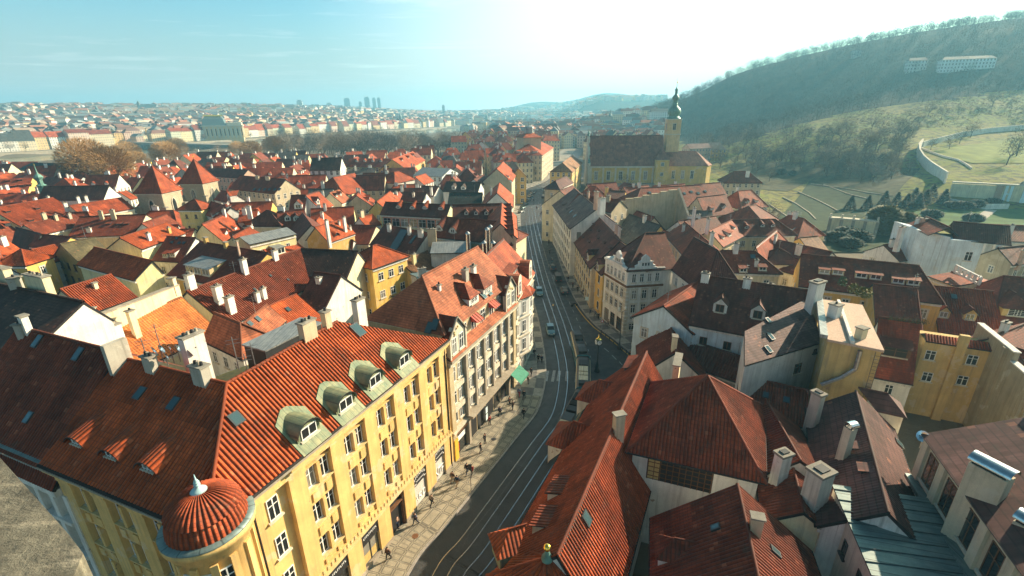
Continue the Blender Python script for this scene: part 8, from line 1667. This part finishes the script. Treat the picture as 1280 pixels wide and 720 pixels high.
wall_line('garden_wall', 'low white inner kerb wall dividing the walled lawn', [(1152, 186), (1165, 192), (1180, 197), (1198, 201), (1207, 206), (1215, 212)], 1.0, .5, 'white_trim')
for i, pix in enumerate(([(1014, 231), (1050, 236), (1085, 243), (1114, 247)], [(998, 241), (1020, 251), (1037, 259), (1048, 266)], [(979, 248), (995, 256), (1012, 268), (1020, 276)], [(962, 257), (975, 266), (990, 276), (1002, 282)], [(1030, 232), (1060, 244), (1090, 252)])): wall_line('terrace_wall', ['long upper stone terrace wall above the stepped garden beds', 'second terrace wall of the stepped beds, with pale top', 'third terrace wall down the stepped beds', 'lowest terrace wall beside the convent pavilion', 'short inner terrace wall above the clipped conifers'][i], pix, .7, .5, 'stone', 'stone')
a, c_ = at_px(1034, 291), at_px(1092, 298); a.z = c_.z = min(a.z, c_.z); dd = (c_-a).normalized(); nn = V2(dd.y, -dd.x); e = thing('garden_loggia', 'cream garden loggia with brown pilasters and urns beyond the dark hedge', 'loggia', a); mb = MB(); LL = (c_-a).length
mb.frame_box(a, dd, nn, UP, 0, LL, -2, 0, -2, 6, 'plaster');
for k in range(5): mb.frame_box(a, dd, nn, UP, LL*k/4-.5, LL*k/4+.5, .002, .3, -2, 6, 'stone'); mb.frame_box(a, dd, nn, UP, LL*k/4-.3, LL*k/4+.3, -.9, -.3, 6.5, 7.8, 'trim')
mb.frame_box(a, dd, nn, UP, -.3, LL+.3, -2.2, .4, 6.002, 6.5, 'trim'); mb.build('wall', e, WC['cream'])
a, c_ = at_px(1186, 246), at_px(1240, 251); z_ = (a.z+c_.z)/2; a.z = c_.z = z_; dd = (c_-a).normalized(); nn = V2(dd.y, -dd.x); LL = (c_-a).length
e = thing('garden_pavilion', 'cream garden pavilion wall with pale blue columns and segmental gable at the lawn', 'pavilion', a); mb = MB(); F = lambda x0, x1, y0, y1, z0, z1, m: mb.frame_box(a, dd, nn, UP, x0, x1, y0, y1, z0, z1, m)
F(0, LL, -1.5, 0, -3, 6.4, 'plaster'); F(LL, LL+2.5, -1.5, .3, -3, 6.8, 'brick'); F(-.2, LL+30, -1.7, .35, 6.802, 7.4, 'trim'); F(LL+2.5, LL+30, -1.5, -.3, -3, 6.79, 'plaster')
for x in (3.2, 5.0, 9.5, 11.3, 20, 21.8, 27): F(LL+x, LL+x+.9, -.298, .2, -2.5, 6.6, 'blue_white')
F(LL+3.2, LL+6, -.297, .1, 2.6, 3.1, 'blue_white'); F(LL+10.4, LL+20, -.29, -.05, -2.5, 5.8, 'blue_white')
for k in range(10): a0, a1 = math.pi*k/10, math.pi*(k+1)/10; f = [a+dd*(LL+15.5+8*math.cos(t_))+nn*.2+UP*(7.4+3*math.sin(t_)) for t_ in (a0, a1)]; mb.face([f[0], f[1], V2(f[1].x, f[1].y, a.z+7.4), V2(f[0].x, f[0].y, a.z+7.4)][::-1], 'trim'); mb.tube(f[0], f[1], .35, .35, 'brick', 5)
mb.build('wall', e, WC['cream'])
wall_line('terrace_wall', 'pale stone terrace front below the cream garden pavilion', [(1176, 252), (1200, 257), (1230, 262), (1258, 262)], 2.2, .7, 'plaster')
p = at_px(1205, 86); e = rect_house('hill_restaurant', 'long white building high on the wooded hill', 'building', (p.x, p.y), (.9, -.35), 40, 6, 6, p.z-4, p.z+9, p.z+12, (3, 3), (.8, .8, .78), 'slate', near=False, win='plain')
p = at_px(1143, 88); e = rect_house('hill_house', 'small pale annex left of the white hill building', 'building', (p.x, p.y), (.9, -.35), 14, 5, 5, p.z-4, p.z+10, p.z+13, (2, 2), (.6, .6, .58), 'slate', near=False, win='plain')
g_ = G(1069, 72); p = g_ if g_ else PY(1069, 73, 730); e = thing('lookout_house', 'tiny lookout building with flat rim on the hill crest', 'building', p); mb = MB(); mb.box((p.x, p.y, p.z-9), 9, 7, 17, 'plaster'); mb.box((p.x, p.y, p.z+8.002), 13, 9, 1, 'grey_stone'); mb.build('wall', e, (.4, .4, .4))
# ================================================================== traffic
def car_meshes(kind):
 """lofted body, glasshouse, wheels, lamps; x is forward"""
 Lc, Wc, Hc = {'car': (4.3, 1.78, 1.46), 'van': (4.9, 1.95, 1.95), 'estate': (4.6, 1.8, 1.5)}[kind]; hw = Wc/2; h = Lc/2
 mb = MB()
 xs = [-h, -h+.12, -h+.5, -h*.35, h*.15, h*.45, h-.35, h-.05, h]; belt = [.62, .8, .9, .92, .92, .88, .78, .66, .5]; wid = [.84, .93, 1, 1, 1, 1, .96, .88, .78]
 if kind == 'van': belt = [b_*1.12 for b_ in belt]
 ring = lambda i: [V2(xs[i], s*hw*wid[i]*k, z) for s, k, z in ((-1, .92, .26), (-1, 1, .5), (-1, .97, belt[i]), (-1, .7, belt[i]+.04), (1, .7, belt[i]+.04), (1, .97, belt[i]), (1, 1, .5), (1, .92, .26))]
 vs = [p for i in range(len(xs)) for p in ring(i)]; fs = [(8*i+j, 8*i+(j+1) % 8, 8*i+8+(j+1) % 8, 8*i+8+j) for i in range(len(xs)-1) for j in range(8)]
 mb.idx(vs, fs, 'car_paint', True); n = len(xs)-1; mb.idx(vs, [tuple(range(7, -1, -1)), tuple(range(8*n, 8*n+8))], 'car_paint', False); body = mb.build('body', link=False)
 gx0, gx1, rx0, rx1 = (-h+.25, h*.42, -h+.75, h*.08) if kind != 'van' else (-h+.1, h*.62, -h+.25, h*.3)
 zb, zt = belt[3]-.02, Hc-.05; g = lambda x, s, z: V2(x, s, z); mb = MB(); lo = [(gx0, -hw*.9), (gx1, -hw*.9), (gx1, hw*.9), (gx0, hw*.9)]; hi = [(rx0, -hw*.74), (rx1, -hw*.74), (rx1, hw*.74), (rx0, hw*.74)]
 for i in range(4): j = (i+1) % 4; mb.face([(*lo[i], zb), (*lo[j], zb), (*hi[j], zt), (*hi[i], zt)], 'glass')
 glass = mb.build('glasshouse', link=False)
 mb = MB(); mb.prism([(x*1.02, y*1.03) for x, y in hi], zt, zt+.06, 'car_paint')
 for i in range(4): a, b_ = V2(*lo[i], zb), V2(*hi[i], zt); mb.tube(a, b_, .05, .05, 'car_paint', 5)
 m = V2((gx0+gx1)/2, 0);
 for s in (-1, 1): mb.tube((m.x, s*hw*.9, zb), ((rx0+rx1)/2, s*hw*.75, zt), .045, .045, 'car_paint', 4)
 roof = mb.build('cabin_roof', link=False); mb = MB(); mb.tube((0, -.1, 0), (0, .1, 0), .32, .32, 'rubber', 14); tyre = mb.build('wheel', link=False); mb = MB(); mb.tube((0, -.115, 0), (0, .115, 0), .19, .19, 'shiny_metal', 10); rim = mb.build('rim', link=False)
 mb = MB(); mb.box((0, 0, -.07), .06, .34, .14, 'lamp_glass'); hl = mb.build('headlight', link=False); mb = MB(); mb.box((0, 0, -.08), .06, .26, .17, 'red_paint'); tl = mb.build('tail_light', link=False)
 mb = MB(); mb.box((0, 0, -.06), .03, .5, .11, 'letter_white'); pl = mb.build('number_plate', link=False)
 return dict(body=body, glass=glass, roof=roof, tyre=tyre, rim=rim, hl=hl, tl=tl, pl=pl, L=Lc, W=Wc, belt=belt)
CM = {k: car_meshes(k) for k in ('car', 'van', 'estate')}
def car(px, py, rot, col, label, kind='car', group=None, z=.01, pos=None):
 p = pos or P(px, py, z); m = CM[kind]; e = thing('parked_car' if group else 'car', label, 'car', (p.x, p.y, z), rot, group); h = m['L']/2; hw = m['W']/2
 W = lambda x, y, zz: tuple(V2(p.x+x*math.cos(rot)-y*math.sin(rot), p.y+x*math.sin(rot)+y*math.cos(rot), z+zz))
 put(m['body'], 'body', e, W(0, 0, 0), rot, color=col); put(m['glass'], 'glasshouse', e, W(0, 0, 0), rot); put(m['roof'], 'cabin_roof', e, W(0, 0, 0), rot, color=col)
 for x in (-h*.62, h*.62):
  for y in (-hw*.9, hw*.9): w_ = put(m['tyre'], 'wheel', e, W(x, y, .32), rot); o = bpy.data.objects.new('rim', m['rim']); COL.objects.link(o); o.parent = w_
 for y in (-hw*.6, hw*.6): put(m['hl'], 'headlight', e, W(h-.02, y, .58), rot); put(m['tl'], 'tail_light', e, W(-h+.0, y*1.05, .68), rot)
 put(m['pl'], 'number_plate', e, W(h+.01, 0, .4), rot)
 return e
def road_dir(y):
 i = min(range(len(KERB)-1), key=lambda k: abs(KERB[k].y-y)); d = KERB[i+1]-KERB[i]; return math.atan2(d.y, d.x), KERB[i]
def on_road(y, off):
 a, k = road_dir(y); return V2(k.x+math.sin(a)*off, k.y-math.cos(a)*off)
def rcar(px, py, col, label, kind='car', group=None, turn=0, da=0): p = P(px, py, 0); a, _ = road_dir(p.y); return car(px, py, a+math.pi*turn+da, col, label, kind, group)
rcar(688, 415, (.10, .22, .28), 'blue-grey car driving towards the viewer past the crossing', turn=1)
rcar(674, 367, (.12, .25, .3), 'teal car further up the street in the left lane', turn=1)
for i, (px, py, c, k) in enumerate(((691, 336, (.05, .05, .055), 'estate'), (697, 350, (.03, .03, .035), 'van'), (705, 365, (.02, .02, .022), 'car'))): rcar(px, py, c, ['dark grey car parked first in the short row by the white street front', 'boxy black van parked in the middle of the short kerb row', 'black car parked last in the short row, near the yellow fronted house'][i], k, 'cars parked along the right kerb')
for i, (px, py, c) in enumerate(((663, 246, (.55, .56, .56)), (660, 251, (.3, .32, .34)), (657, 256, (.05, .09, .12)), (653.5, 261, (.04, .12, .14)), (651.5, 266, (.03, .04, .05)), (666, 242, (.6, .6, .6)))): car(px, py, 1.1, c, ['silver car in the far kerb row, second from the beige block', 'mid-grey car in the far kerb row before the beige block', 'dark blue car in the far left kerb row', 'teal car in the far left kerb row', 'near-black car closest to us in the far left kerb row', 'pale car at the head of the far kerb row by the beige block'][i], 'car', 'cars parked at the far left kerb')
car(679, 247, 1.45, (.04, .04, .05), 'black car standing at the right kerb far up the street', 'estate')
def motorbike(px, py, label):
 p = P(px, py, .12); e = thing('motorcycle', label, 'motorcycle', p, .5); ex = V2(math.cos(.5), math.sin(.5)); ey = V2(-ex.y, ex.x)
 for s in (-.65, .65): mb = MB(); mb.tube(p+ex*s-ey*.06+UP*.32, p+ex*s+ey*.06+UP*.32, .31, .31, 'rubber', 12); mb.build('wheel', e)
 mb = MB(); mb.tube(p+ex*-.3+UP*.62, p+ex*.35+UP*.72, .17, .2, 'dark', 8); mb.tube(p+ex*.55+UP*.35, p+ex*.4+UP*.98, .05, .05, 'grey_metal', 6); mb.build('frame', e); mb = MB(); mb.tube(p+ex*-.55+UP*.76, p+ex*.0+UP*.74, .12, .13, 'rubber', 6); mb.build('seat', e); mb = MB(); mb.tube(p+ex*.4-ey*.35+UP*1.0, p+ex*.4+ey*.35+UP*1.0, .03, .03, 'dark', 5); mb.build('handlebar', e)
motorbike(718, 383, 'dark motorcycle parked on the pavement edge by the yellow fronted house')
TRK = offset(KERB, 6.5); e = thing('tram', 'cream and teal coupled tram with dark rooftop equipment on the right track', 'tram', on_road(66, 6.5), 0)
def trk(s): return on_road(s, 6.5)
for k, (y0, y1) in enumerate(((56.3, 65), (65.6, 74.6), (75.2, 84.0))):
 a, c_ = trk(y0), trk(y1); d = (c_-a); L = d.length; d.normalize(); n = V2(d.y, -d.x); mb = MB(); F = lambda x0, x1, yy0, yy1, z0, z1, m, mb=mb: mb.frame_box(a, d, n, UP, x0, x1, yy0, yy1, z0, z1, m)
 w_ = 1.22
 prof = [(-w_*.92, .35), (-w_, .8), (-w_, 2.6), (-w_*.9, 3.0), (-w_*.6, 3.2), (w_*.6, 3.2), (w_*.9, 3.0), (w_, 2.6), (w_, .8), (w_*.92, .35)]; q = lambda x, j: a+d*x+n*prof[j][0]+UP*prof[j][1]
 for j in range(9): mb.face([q(0, j), q(0, j+1), q(L, j+1), q(L, j)], 'tram_teal' if j in (0, 1, 7, 8) else 'tram_cream' if j in (2, 6) else 'dark_metal')
 for x in (0, L): mb.face([q(x, j) for j in range(10)][::(-1 if x else 1)], 'tram_teal')
 mb.build('tram_body', e)
 mb = MB(); F = lambda x0, x1, yy0, yy1, z0, z1, m, mb=mb: mb.frame_box(a, d, n, UP, x0, x1, yy0, yy1, z0, z1, m)
 for s in (-1, 1):
  for i in range(6): F(.35+i*L/6.2, .35+(i+.78)*L/6.2, s*(w_+.004)-.01, s*(w_+.004)+.01, 1.35, 2.45, 'glass')
 F(-.02, .0, -w_*.85, w_*.85, 1.3, 2.6, 'glass') if k == 0 else None
 mb.build('tram_window', e)
 mb = MB(); F = lambda x0, x1, yy0, yy1, z0, z1, m, mb=mb: mb.frame_box(a, d, n, UP, x0, x1, yy0, yy1, z0, z1, m); rr_ = random.Random(k)
 x = .5
 while x < L-1.2:
  l_ = rr_.uniform(.8, 1.9); F(x, min(x+l_, L-.3), -.75, .75, 3.21, 3.21+rr_.uniform(.2, .42), rr_.choice(('dark', 'dark', 'dark_metal', 'tram_cream', 'rubber'))); x += l_+rr_.uniform(.15, .5)
 if k == 1: mb.tube(a+d*3+UP*3.6, a+d*4.2+UP*4.5, .03, .03, 'dark_metal', 4); mb.tube(a+d*4.2+UP*4.5, a+d*3+UP*5.4, .03, .03, 'dark_metal', 4); mb.tube(a+d*3-n*.7+UP*5.4, a+d*3+n*.7+UP*5.4, .03, .03, 'dark_metal', 4)
 mb.build('roof_equipment', e)
 for x in (1.8, L-1.8):
  mb = MB(); F = lambda x0, x1, yy0, yy1, z0, z1, m, mb=mb: mb.frame_box(a, d, n, UP, x0, x1, yy0, yy1, z0, z1, m)
  for dx_ in (-.8, .8): mb.tube(a+d*(x+dx_)-n*.8+UP*.33, a+d*(x+dx_)+n*.8+UP*.33, .33, .33, 'dark_metal', 12)
  mb.build('bogie', e)
 if k: b0 = trk(y0-.6); mb = MB(); mb.frame_box(b0, d, n, UP, -.05, .75, -1.0, 1.0, .6, 3.0, 'rubber'); mb.build('bellows', e)
# ================================================================== street furniture
def lathe_post(mb, p, prof, mat='dark_metal', n=10): mb.lathe(p, prof, mat, n)
p = P(746, 464, 0); e = thing('street_clock', 'ornate dark lamp post carrying a round street clock at the junction', 'clock', p); mb = MB(); mb.lathe(p, [(.55, 0), (.5, .3), (.34, .5), (.3, 1.4), (.2, 1.7), (.12, 2.2), (.1, 5.2), (.16, 5.3), (.1, 5.4)], 'dark_metal', 10); mb.build('post', e)
mb = MB(); mb.box(p+UP*5.4, .95, .95, 1.05, 'dark_metal', .2)
for a in range(4): a_ = .2+a*math.pi/2; dd = V2(math.cos(a_), math.sin(a_)); mb.tube(p+dd*.47+UP*5.93, p+dd*.5+UP*5.93, .42, .42, 'letter_white', 18); sd_ = V2(-dd.y, dd.x); mb.tube(p+dd*.51+UP*5.93, p+dd*.51+UP*6.2, .03, .02, 'dark', 4); mb.tube(p+dd*.51+UP*5.93, p+dd*.51+sd_*.22+UP*5.85, .03, .02, 'dark', 4)
mb.build('clock_case', e); mb = MB(); mb.lathe(p+UP*6.45, [(.5, 0), (.3, .15), (.12, .35), (.15, .5), (.06, .6), (.03, 1.0), (0, 1.02)], 'gold', 10); mb.build('crown', e)
def lamp(px, py, h, label):
 p = P(px, py, .12); e = thing('street_lamp', label, 'street lamp', p); mb = MB(); mb.lathe(p, [(.4, 0), (.34, .4), (.2, .6), (.13, 1.4), (.09, 1.6), (.07, h)], 'dark_metal', 10); mb.build('post', e); mb = MB()
 for k in (-1, 1): mb.tube(p+UP*(h-.2), p+UP*(h+.2)+V2(k*.7, .2*k), .04, .04, 'dark_metal', 5)
 mb.build('arm', e)
 for k in (-1, 1): mb = MB(); mb.lathe(p+UP*(h+.2)+V2(k*.7, .2*k), [(.1, 0), (.22, .12), (.28, .6), (.1, .8), (0, .95)], 'lamp_glass', 8); mb.build('lantern', e)
lamp(774, 436, 8, 'tall dark street lamp before the white corner house')
def pole_sign(px, py, h, mat, label, r=.32, kind='disc', name='traffic_sign', cat='traffic sign'):
 p = P(px, py, .1); e = thing(name, label, cat, p); mb = MB(); mb.tube(p, p+UP*h, .045, .045, 'grey_metal', 6); mb.build('post', e); mb = MB(); f = V2(-.1, -1).normalized()
 if kind == 'disc': mb.tube(p+f*.05+UP*(h-.25), p+f*.08+UP*(h-.25), r, r, mat, 16); mb.tube(p+f*.081+UP*(h-.25), p+f*.09+UP*(h-.25), r*.62, r*.62, 'letter_white', 14)
 else: mb.frame_box(p, V2(1, -.1).normalized(), f, UP, -r, r, .05, .09, h-.9, h, mat)
 mb.build('sign_plate', e)
pole_sign(752, 414, 2.6, 'red_paint', 'red and white round traffic sign at the junction corner'); pole_sign(682, 293, 2.6, 'yellow_paint', 'yellow sign board on the right pavement up the street', .55, 'board'); pole_sign(733, 382, 2.3, 'blue_white', 'pale blue notice board outside the yellow fronted house', .4, 'board'); pole_sign(589, 614, 4.2, 'dark_metal', 'tall thin pole with small plate on the left pavement', .2, 'board')
pole_sign(691, 392, 2.4, 'yellow_paint', 'small yellow disc sign by the tram track', .2)
mb = MB()
for k in range(9):
 p = P(790-k*5.2+3, 451-k*4.2, .12); e = thing('bollard', 'short dark bollard along the corner house pavement', 'bollard', p, 0, 'bollards at the corner house'); mb = MB(); mb.lathe(p, [(.13, 0), (.11, .1), (.09, .75), (.13, .8), (.1, .92), (0, .98)], 'dark_metal', 8); mb.build('post', e)
for px, py, lab in ((519, 670, 'rusty round manhole cover on the patterned pavement'), (617, 549, 'dark round drain cover on the sunlit pavement')): p = P(px, py, .13); mb = MB(); mb.tube(p, p+UP*.012, .36, .36, 'wood' if 'rusty' in lab else 'dark_metal', 18, False); o = mb.build('manhole_cover'); tag(o, lab, 'manhole cover')
mb = MB()   # tram wires over the street
WIRE = [offset(KERB, 3.0), offset(KERB, 6.0)]
for w_ in WIRE:
 for a, c_ in zip(w_[8:70:3], w_[11:73:3]): mb.tube(a+UP*5.6, c_+UP*5.6, .018, .018, 'dark_metal', 3, False, False)
for y in (46, 62, 80, 100, 125, 150): a, c_ = on_road(y, -5.5), on_road(y, 13); mb.tube(a+UP*7.6, c_+UP*6.4, .016, .016, 'dark_metal', 3, False, False)
tag(mb.build('tram_wire'), 'thin overhead tram wires strung along the curving street', 'wires')
# ================================================================== people
def skin_mesh(name, verts, edges, radii, mat, sub=1, root=0):
 me = bpy.data.meshes.new(name); me.from_pydata(verts, edges, []); o = bpy.data.objects.new(name, me); COL.objects.link(o)
 md = o.modifiers.new('s', 'SKIN'); md.use_smooth_shade = True
 for i, r in enumerate(radii):
  v = me.skin_vertices[0].data[i]; v.radius = r if isinstance(r, tuple) else (r, r); v.use_root = i == root
 if sub: o.modifiers.new('u', 'SUBSURF').levels = sub
 dg = bpy.context.evaluated_depsgraph_get(); out = bpy.data.meshes.new_from_object(o.evaluated_get(dg)); bpy.data.objects.remove(o); out.materials.clear(); out.materials.append(MATS[mat])
 for p_ in out.polygons: p_.use_smooth = True
 return out
def figure(st, arm, k=1.0, skirt=False):
 """one pose: st = stride, arm = swing; faces +x"""
 J = dict(pel=(0, 0, .95), spi=(.01, 0, 1.2), che=(.02, 0, 1.4), nec=(.03, 0, 1.52), hd=(.05, 0, 1.62), top=(.05, 0, 1.72))
 for s, n in ((-1, 'r'), (1, 'l')):
  q = st*s; J['hip'+n] = (0, s*.1, .9); J['kne'+n] = (q*.22+.04, s*.1, .5); J['ank'+n] = (q*.42-.03*abs(q), s*.1, .09+.04*max(0, -q)); J['toe'+n] = (q*.42+.16, s*.12, .04)
  a = -arm*s; J['sho'+n] = (.01, s*.19, 1.42); J['elb'+n] = (a*.14-.02, s*.24, 1.14); J['wri'+n] = (a*.28+.06, s*.22, .9); J['han'+n] = (a*.33+.08, s*.21, .82)
 R_ = dict(pel=(.13, .15), spi=(.11, .14), che=(.12, .16), nec=.055, hd=(.095, .085), top=.06, hip=.09, kne=.06, ank=.042, toe=.035, sho=.065, elb=.045, wri=.032, han=.03)
 ks = list(J); ix = {n: i for i, n in enumerate(ks)}; E_ = [('pel', 'spi'), ('spi', 'che'), ('che', 'nec'), ('nec', 'hd'), ('hd', 'top')]
 for n in 'rl': E_ += [('pel', 'hip'+n), ('hip'+n, 'kne'+n), ('kne'+n, 'ank'+n), ('ank'+n, 'toe'+n), ('che', 'sho'+n), ('sho'+n, 'elb'+n), ('elb'+n, 'wri'+n), ('wri'+n, 'han'+n)]
 rad = [R_.get(n, R_.get(n[:3])) for n in ks]; body = skin_mesh('person_body', [J[n] for n in ks], [(ix[a], ix[b_]) for a, b_ in E_], rad, 'skin')
 def part(names, edges, grow, nm, root=0):
  jx = {n: i for i, n in enumerate(names)}; rr = []
  for n in names: r = R_.get(n, R_.get(n[:3])); r = r if isinstance(r, tuple) else (r, r); rr.append((r[0]+grow, r[1]+grow))
  return skin_mesh(nm, [J[n] for n in names], [(jx[a], jx[b_]) for a, b_ in edges], rr, 'cloth', 1, root)
 jk = part(['pel', 'spi', 'che', 'shor', 'elbr', 'wrir', 'shol', 'elbl', 'wril'], [('pel', 'spi'), ('spi', 'che'), ('che', 'shor'), ('shor', 'elbr'), ('elbr', 'wrir'), ('che', 'shol'), ('shol', 'elbl'), ('elbl', 'wril')], .035, 'jacket')
 tr = part(['pel', 'hipr', 'kner', 'ankr', 'hipl', 'knel', 'ankl'], [('pel', 'hipr'), ('hipr', 'kner'), ('kner', 'ankr'), ('pel', 'hipl'), ('hipl', 'knel'), ('knel', 'ankl')], .018, 'trousers')
 hr = skin_mesh('hair', [(.03, 0, 1.6), (.03, 0, 1.70), (.045, 0, 1.755)], [(0, 1), (1, 2)], [(.085, .085), (.105, .1), (.07, .07)], 'hair')
 mb = MB()
 for n in 'rl': a = Vector(J['ank'+n]); b_ = Vector(J['toe'+n]); mb.tube(a+UP*-.03, b_, .058, .045, 'rubber', 8)
 sh = mb.build('shoes', link=False); mb = MB(); h_ = Vector(J['hd'])
 for s in (-.035, .035): mb.tube(h_+V2(.085, s, .02), h_+V2(.1, s, .02), .014, .01, 'dark', 6)
 mb.tube(h_+V2(.09, 0, -.0), h_+V2(.125, 0, -.02), .018, .012, 'skin', 5); mb.tube(h_+V2(.09, -.025, -.055), h_+V2(.09, .025, -.055), .009, .009, 'red_paint', 4)
 fc = mb.build('face', link=False)
 return [('body', body), ('jacket', jk), ('trousers', tr), ('hair', hr), ('shoes', sh), ('face', fc)]
FIG = [figure(.9, .8), figure(-.7, .6), figure(.15, .1), figure(.5, -.5)]
def person(px, py, f, rot, jk, tr, label, s=1.0, z=.13, hair=(.03, .02, .015), group=None):
 p = P(px, py, z); e = thing('person', label, 'person', p, rot, group); e.scale = (s, s, s)
 for n, me in FIG[f]:
  o = bpy.data.objects.new(n, me); COL.objects.link(o); o.parent = e
  o.color = (*dict(jacket=jk, trousers=tr, hair=hair).get(n, (1, 1, 1)), 1)
 return e
K, NV, BR, GY_, RD, WH_, TN = (.02, .02, .022), (.03, .04, .07), (.12, .07, .05), (.12, .12, .13), (.3, .03, .03), (.6, .58, .54), (.35, .25, .16)
person(654.5, 522.5, 0, 1.2, K, K, 'lone person in black walking on the sunlit pavement with a long shadow')
person(486, 699, 1, 4.2, BR, K, 'person in brown jacket walking by the shop windows of the yellow building'); person(497, 660, 2, 5.5, (.45, .3, .22), NV, 'person in tan top standing in the yellow building doorway')
person(566, 603, 1, 1.1, BR, TN, 'walker in dark red-brown coat, left one of the pair by graffiti shutters'); person(571.5, 608, 0, 1.1, NV, TN, 'walker in navy jacket and pale trousers, right one of the shutter pair')
person(584, 592, 0, 4.2, K, NV, 'person in black coat beside a red coated companion near the thin pole'); person(590, 594, 3, 4.2, RD, K, 'person in red coat beside the thin pole on the pavement')
person(649, 496, 0, 1.3, (.2, .25, .35), RD, 'walker in grey-blue top near the green awning'); person(655, 499, 1, 1.3, K, K, 'walker in black pushing on right of the grey-blue one'); person(668, 446, 0, 1.4, K, GY_, 'left walker of a dark trio beside the bay windows'); person(673, 453, 1, 1.4, K, K, 'middle walker of the dark trio beside the bay windows'); person(677, 454, 3, 1.4, NV, K, 'right walker of the dark trio beside the bay windows')
person(606, 546+8, 2, 5.8, K, K, 'person standing in a dark shop entrance under the tan facade'); person(637, 507, 2, 5.8, BR, K, 'figure beneath the green street awning'); person(612, 531, 2, 5.6, RD, K, 'person in red outside the glass poster case')
person(790, 437, 2, 3.5, WH_, (.3, .4, .5), 'person in white top by the blue wall at the side street'); person(787, 449, 0, 3.6, K, K, 'dark clad person below the one in white at the blue wall'); person(722, 365, 1, 4.6, K, K, 'dark figure on the right pavement beside the black car'); person(729, 369, 0, 4.6, NV, K, 'person in navy on the right pavement near the yellow house'); person(748, 399, 2, 4, K, K, 'person waiting by the arcade of the white corner house')
for i, (px, py) in enumerate(((687, 318), (690, 330), (686, 305), (645, 306), (649, 304), (677, 268), (675, 270), (671, 262), (684, 281), (680, 279), (667, 252), (683, 300))): person(px, py, i % 4, 1.4+3.1*(i % 2), (K, NV, GY_, BR)[i % 4], (K, NV)[i % 2], 'small distant pedestrian in dark clothes up the street', 1.0, .13, (.03, .02, .015), 'pedestrians far up the street')
for i, (px, py) in enumerate(((625, 520), (641, 512), (601, 566), (540, 632), (520, 655), (660, 480), (664, 470), (738, 392), (744, 396), (716, 360), (710, 352), (760, 408))): person(px, py, (i+1) % 4, .9+2.9*(i % 3), ((.1, .1, .14), BR, K, (.25, .2, .16))[i % 4], (K, NV, GY_)[i % 3], 'pedestrian in muted winter clothes strolling along the tram street', 1.0, .13, (.05, .03, .02), 'pedestrians strolling along the tram street')
for i, bb in enumerate(BLD):   # aerials on the old town roofs
 if hasattr(bb, 'R1') and 60 < bb.dist < 210 and i % 2 == 0: mast(bb.e, bb.R1+(bb.R2-bb.R1)*FR.uniform(.1, .9)-UP*.2, FR.uniform(1.8, 3.4))
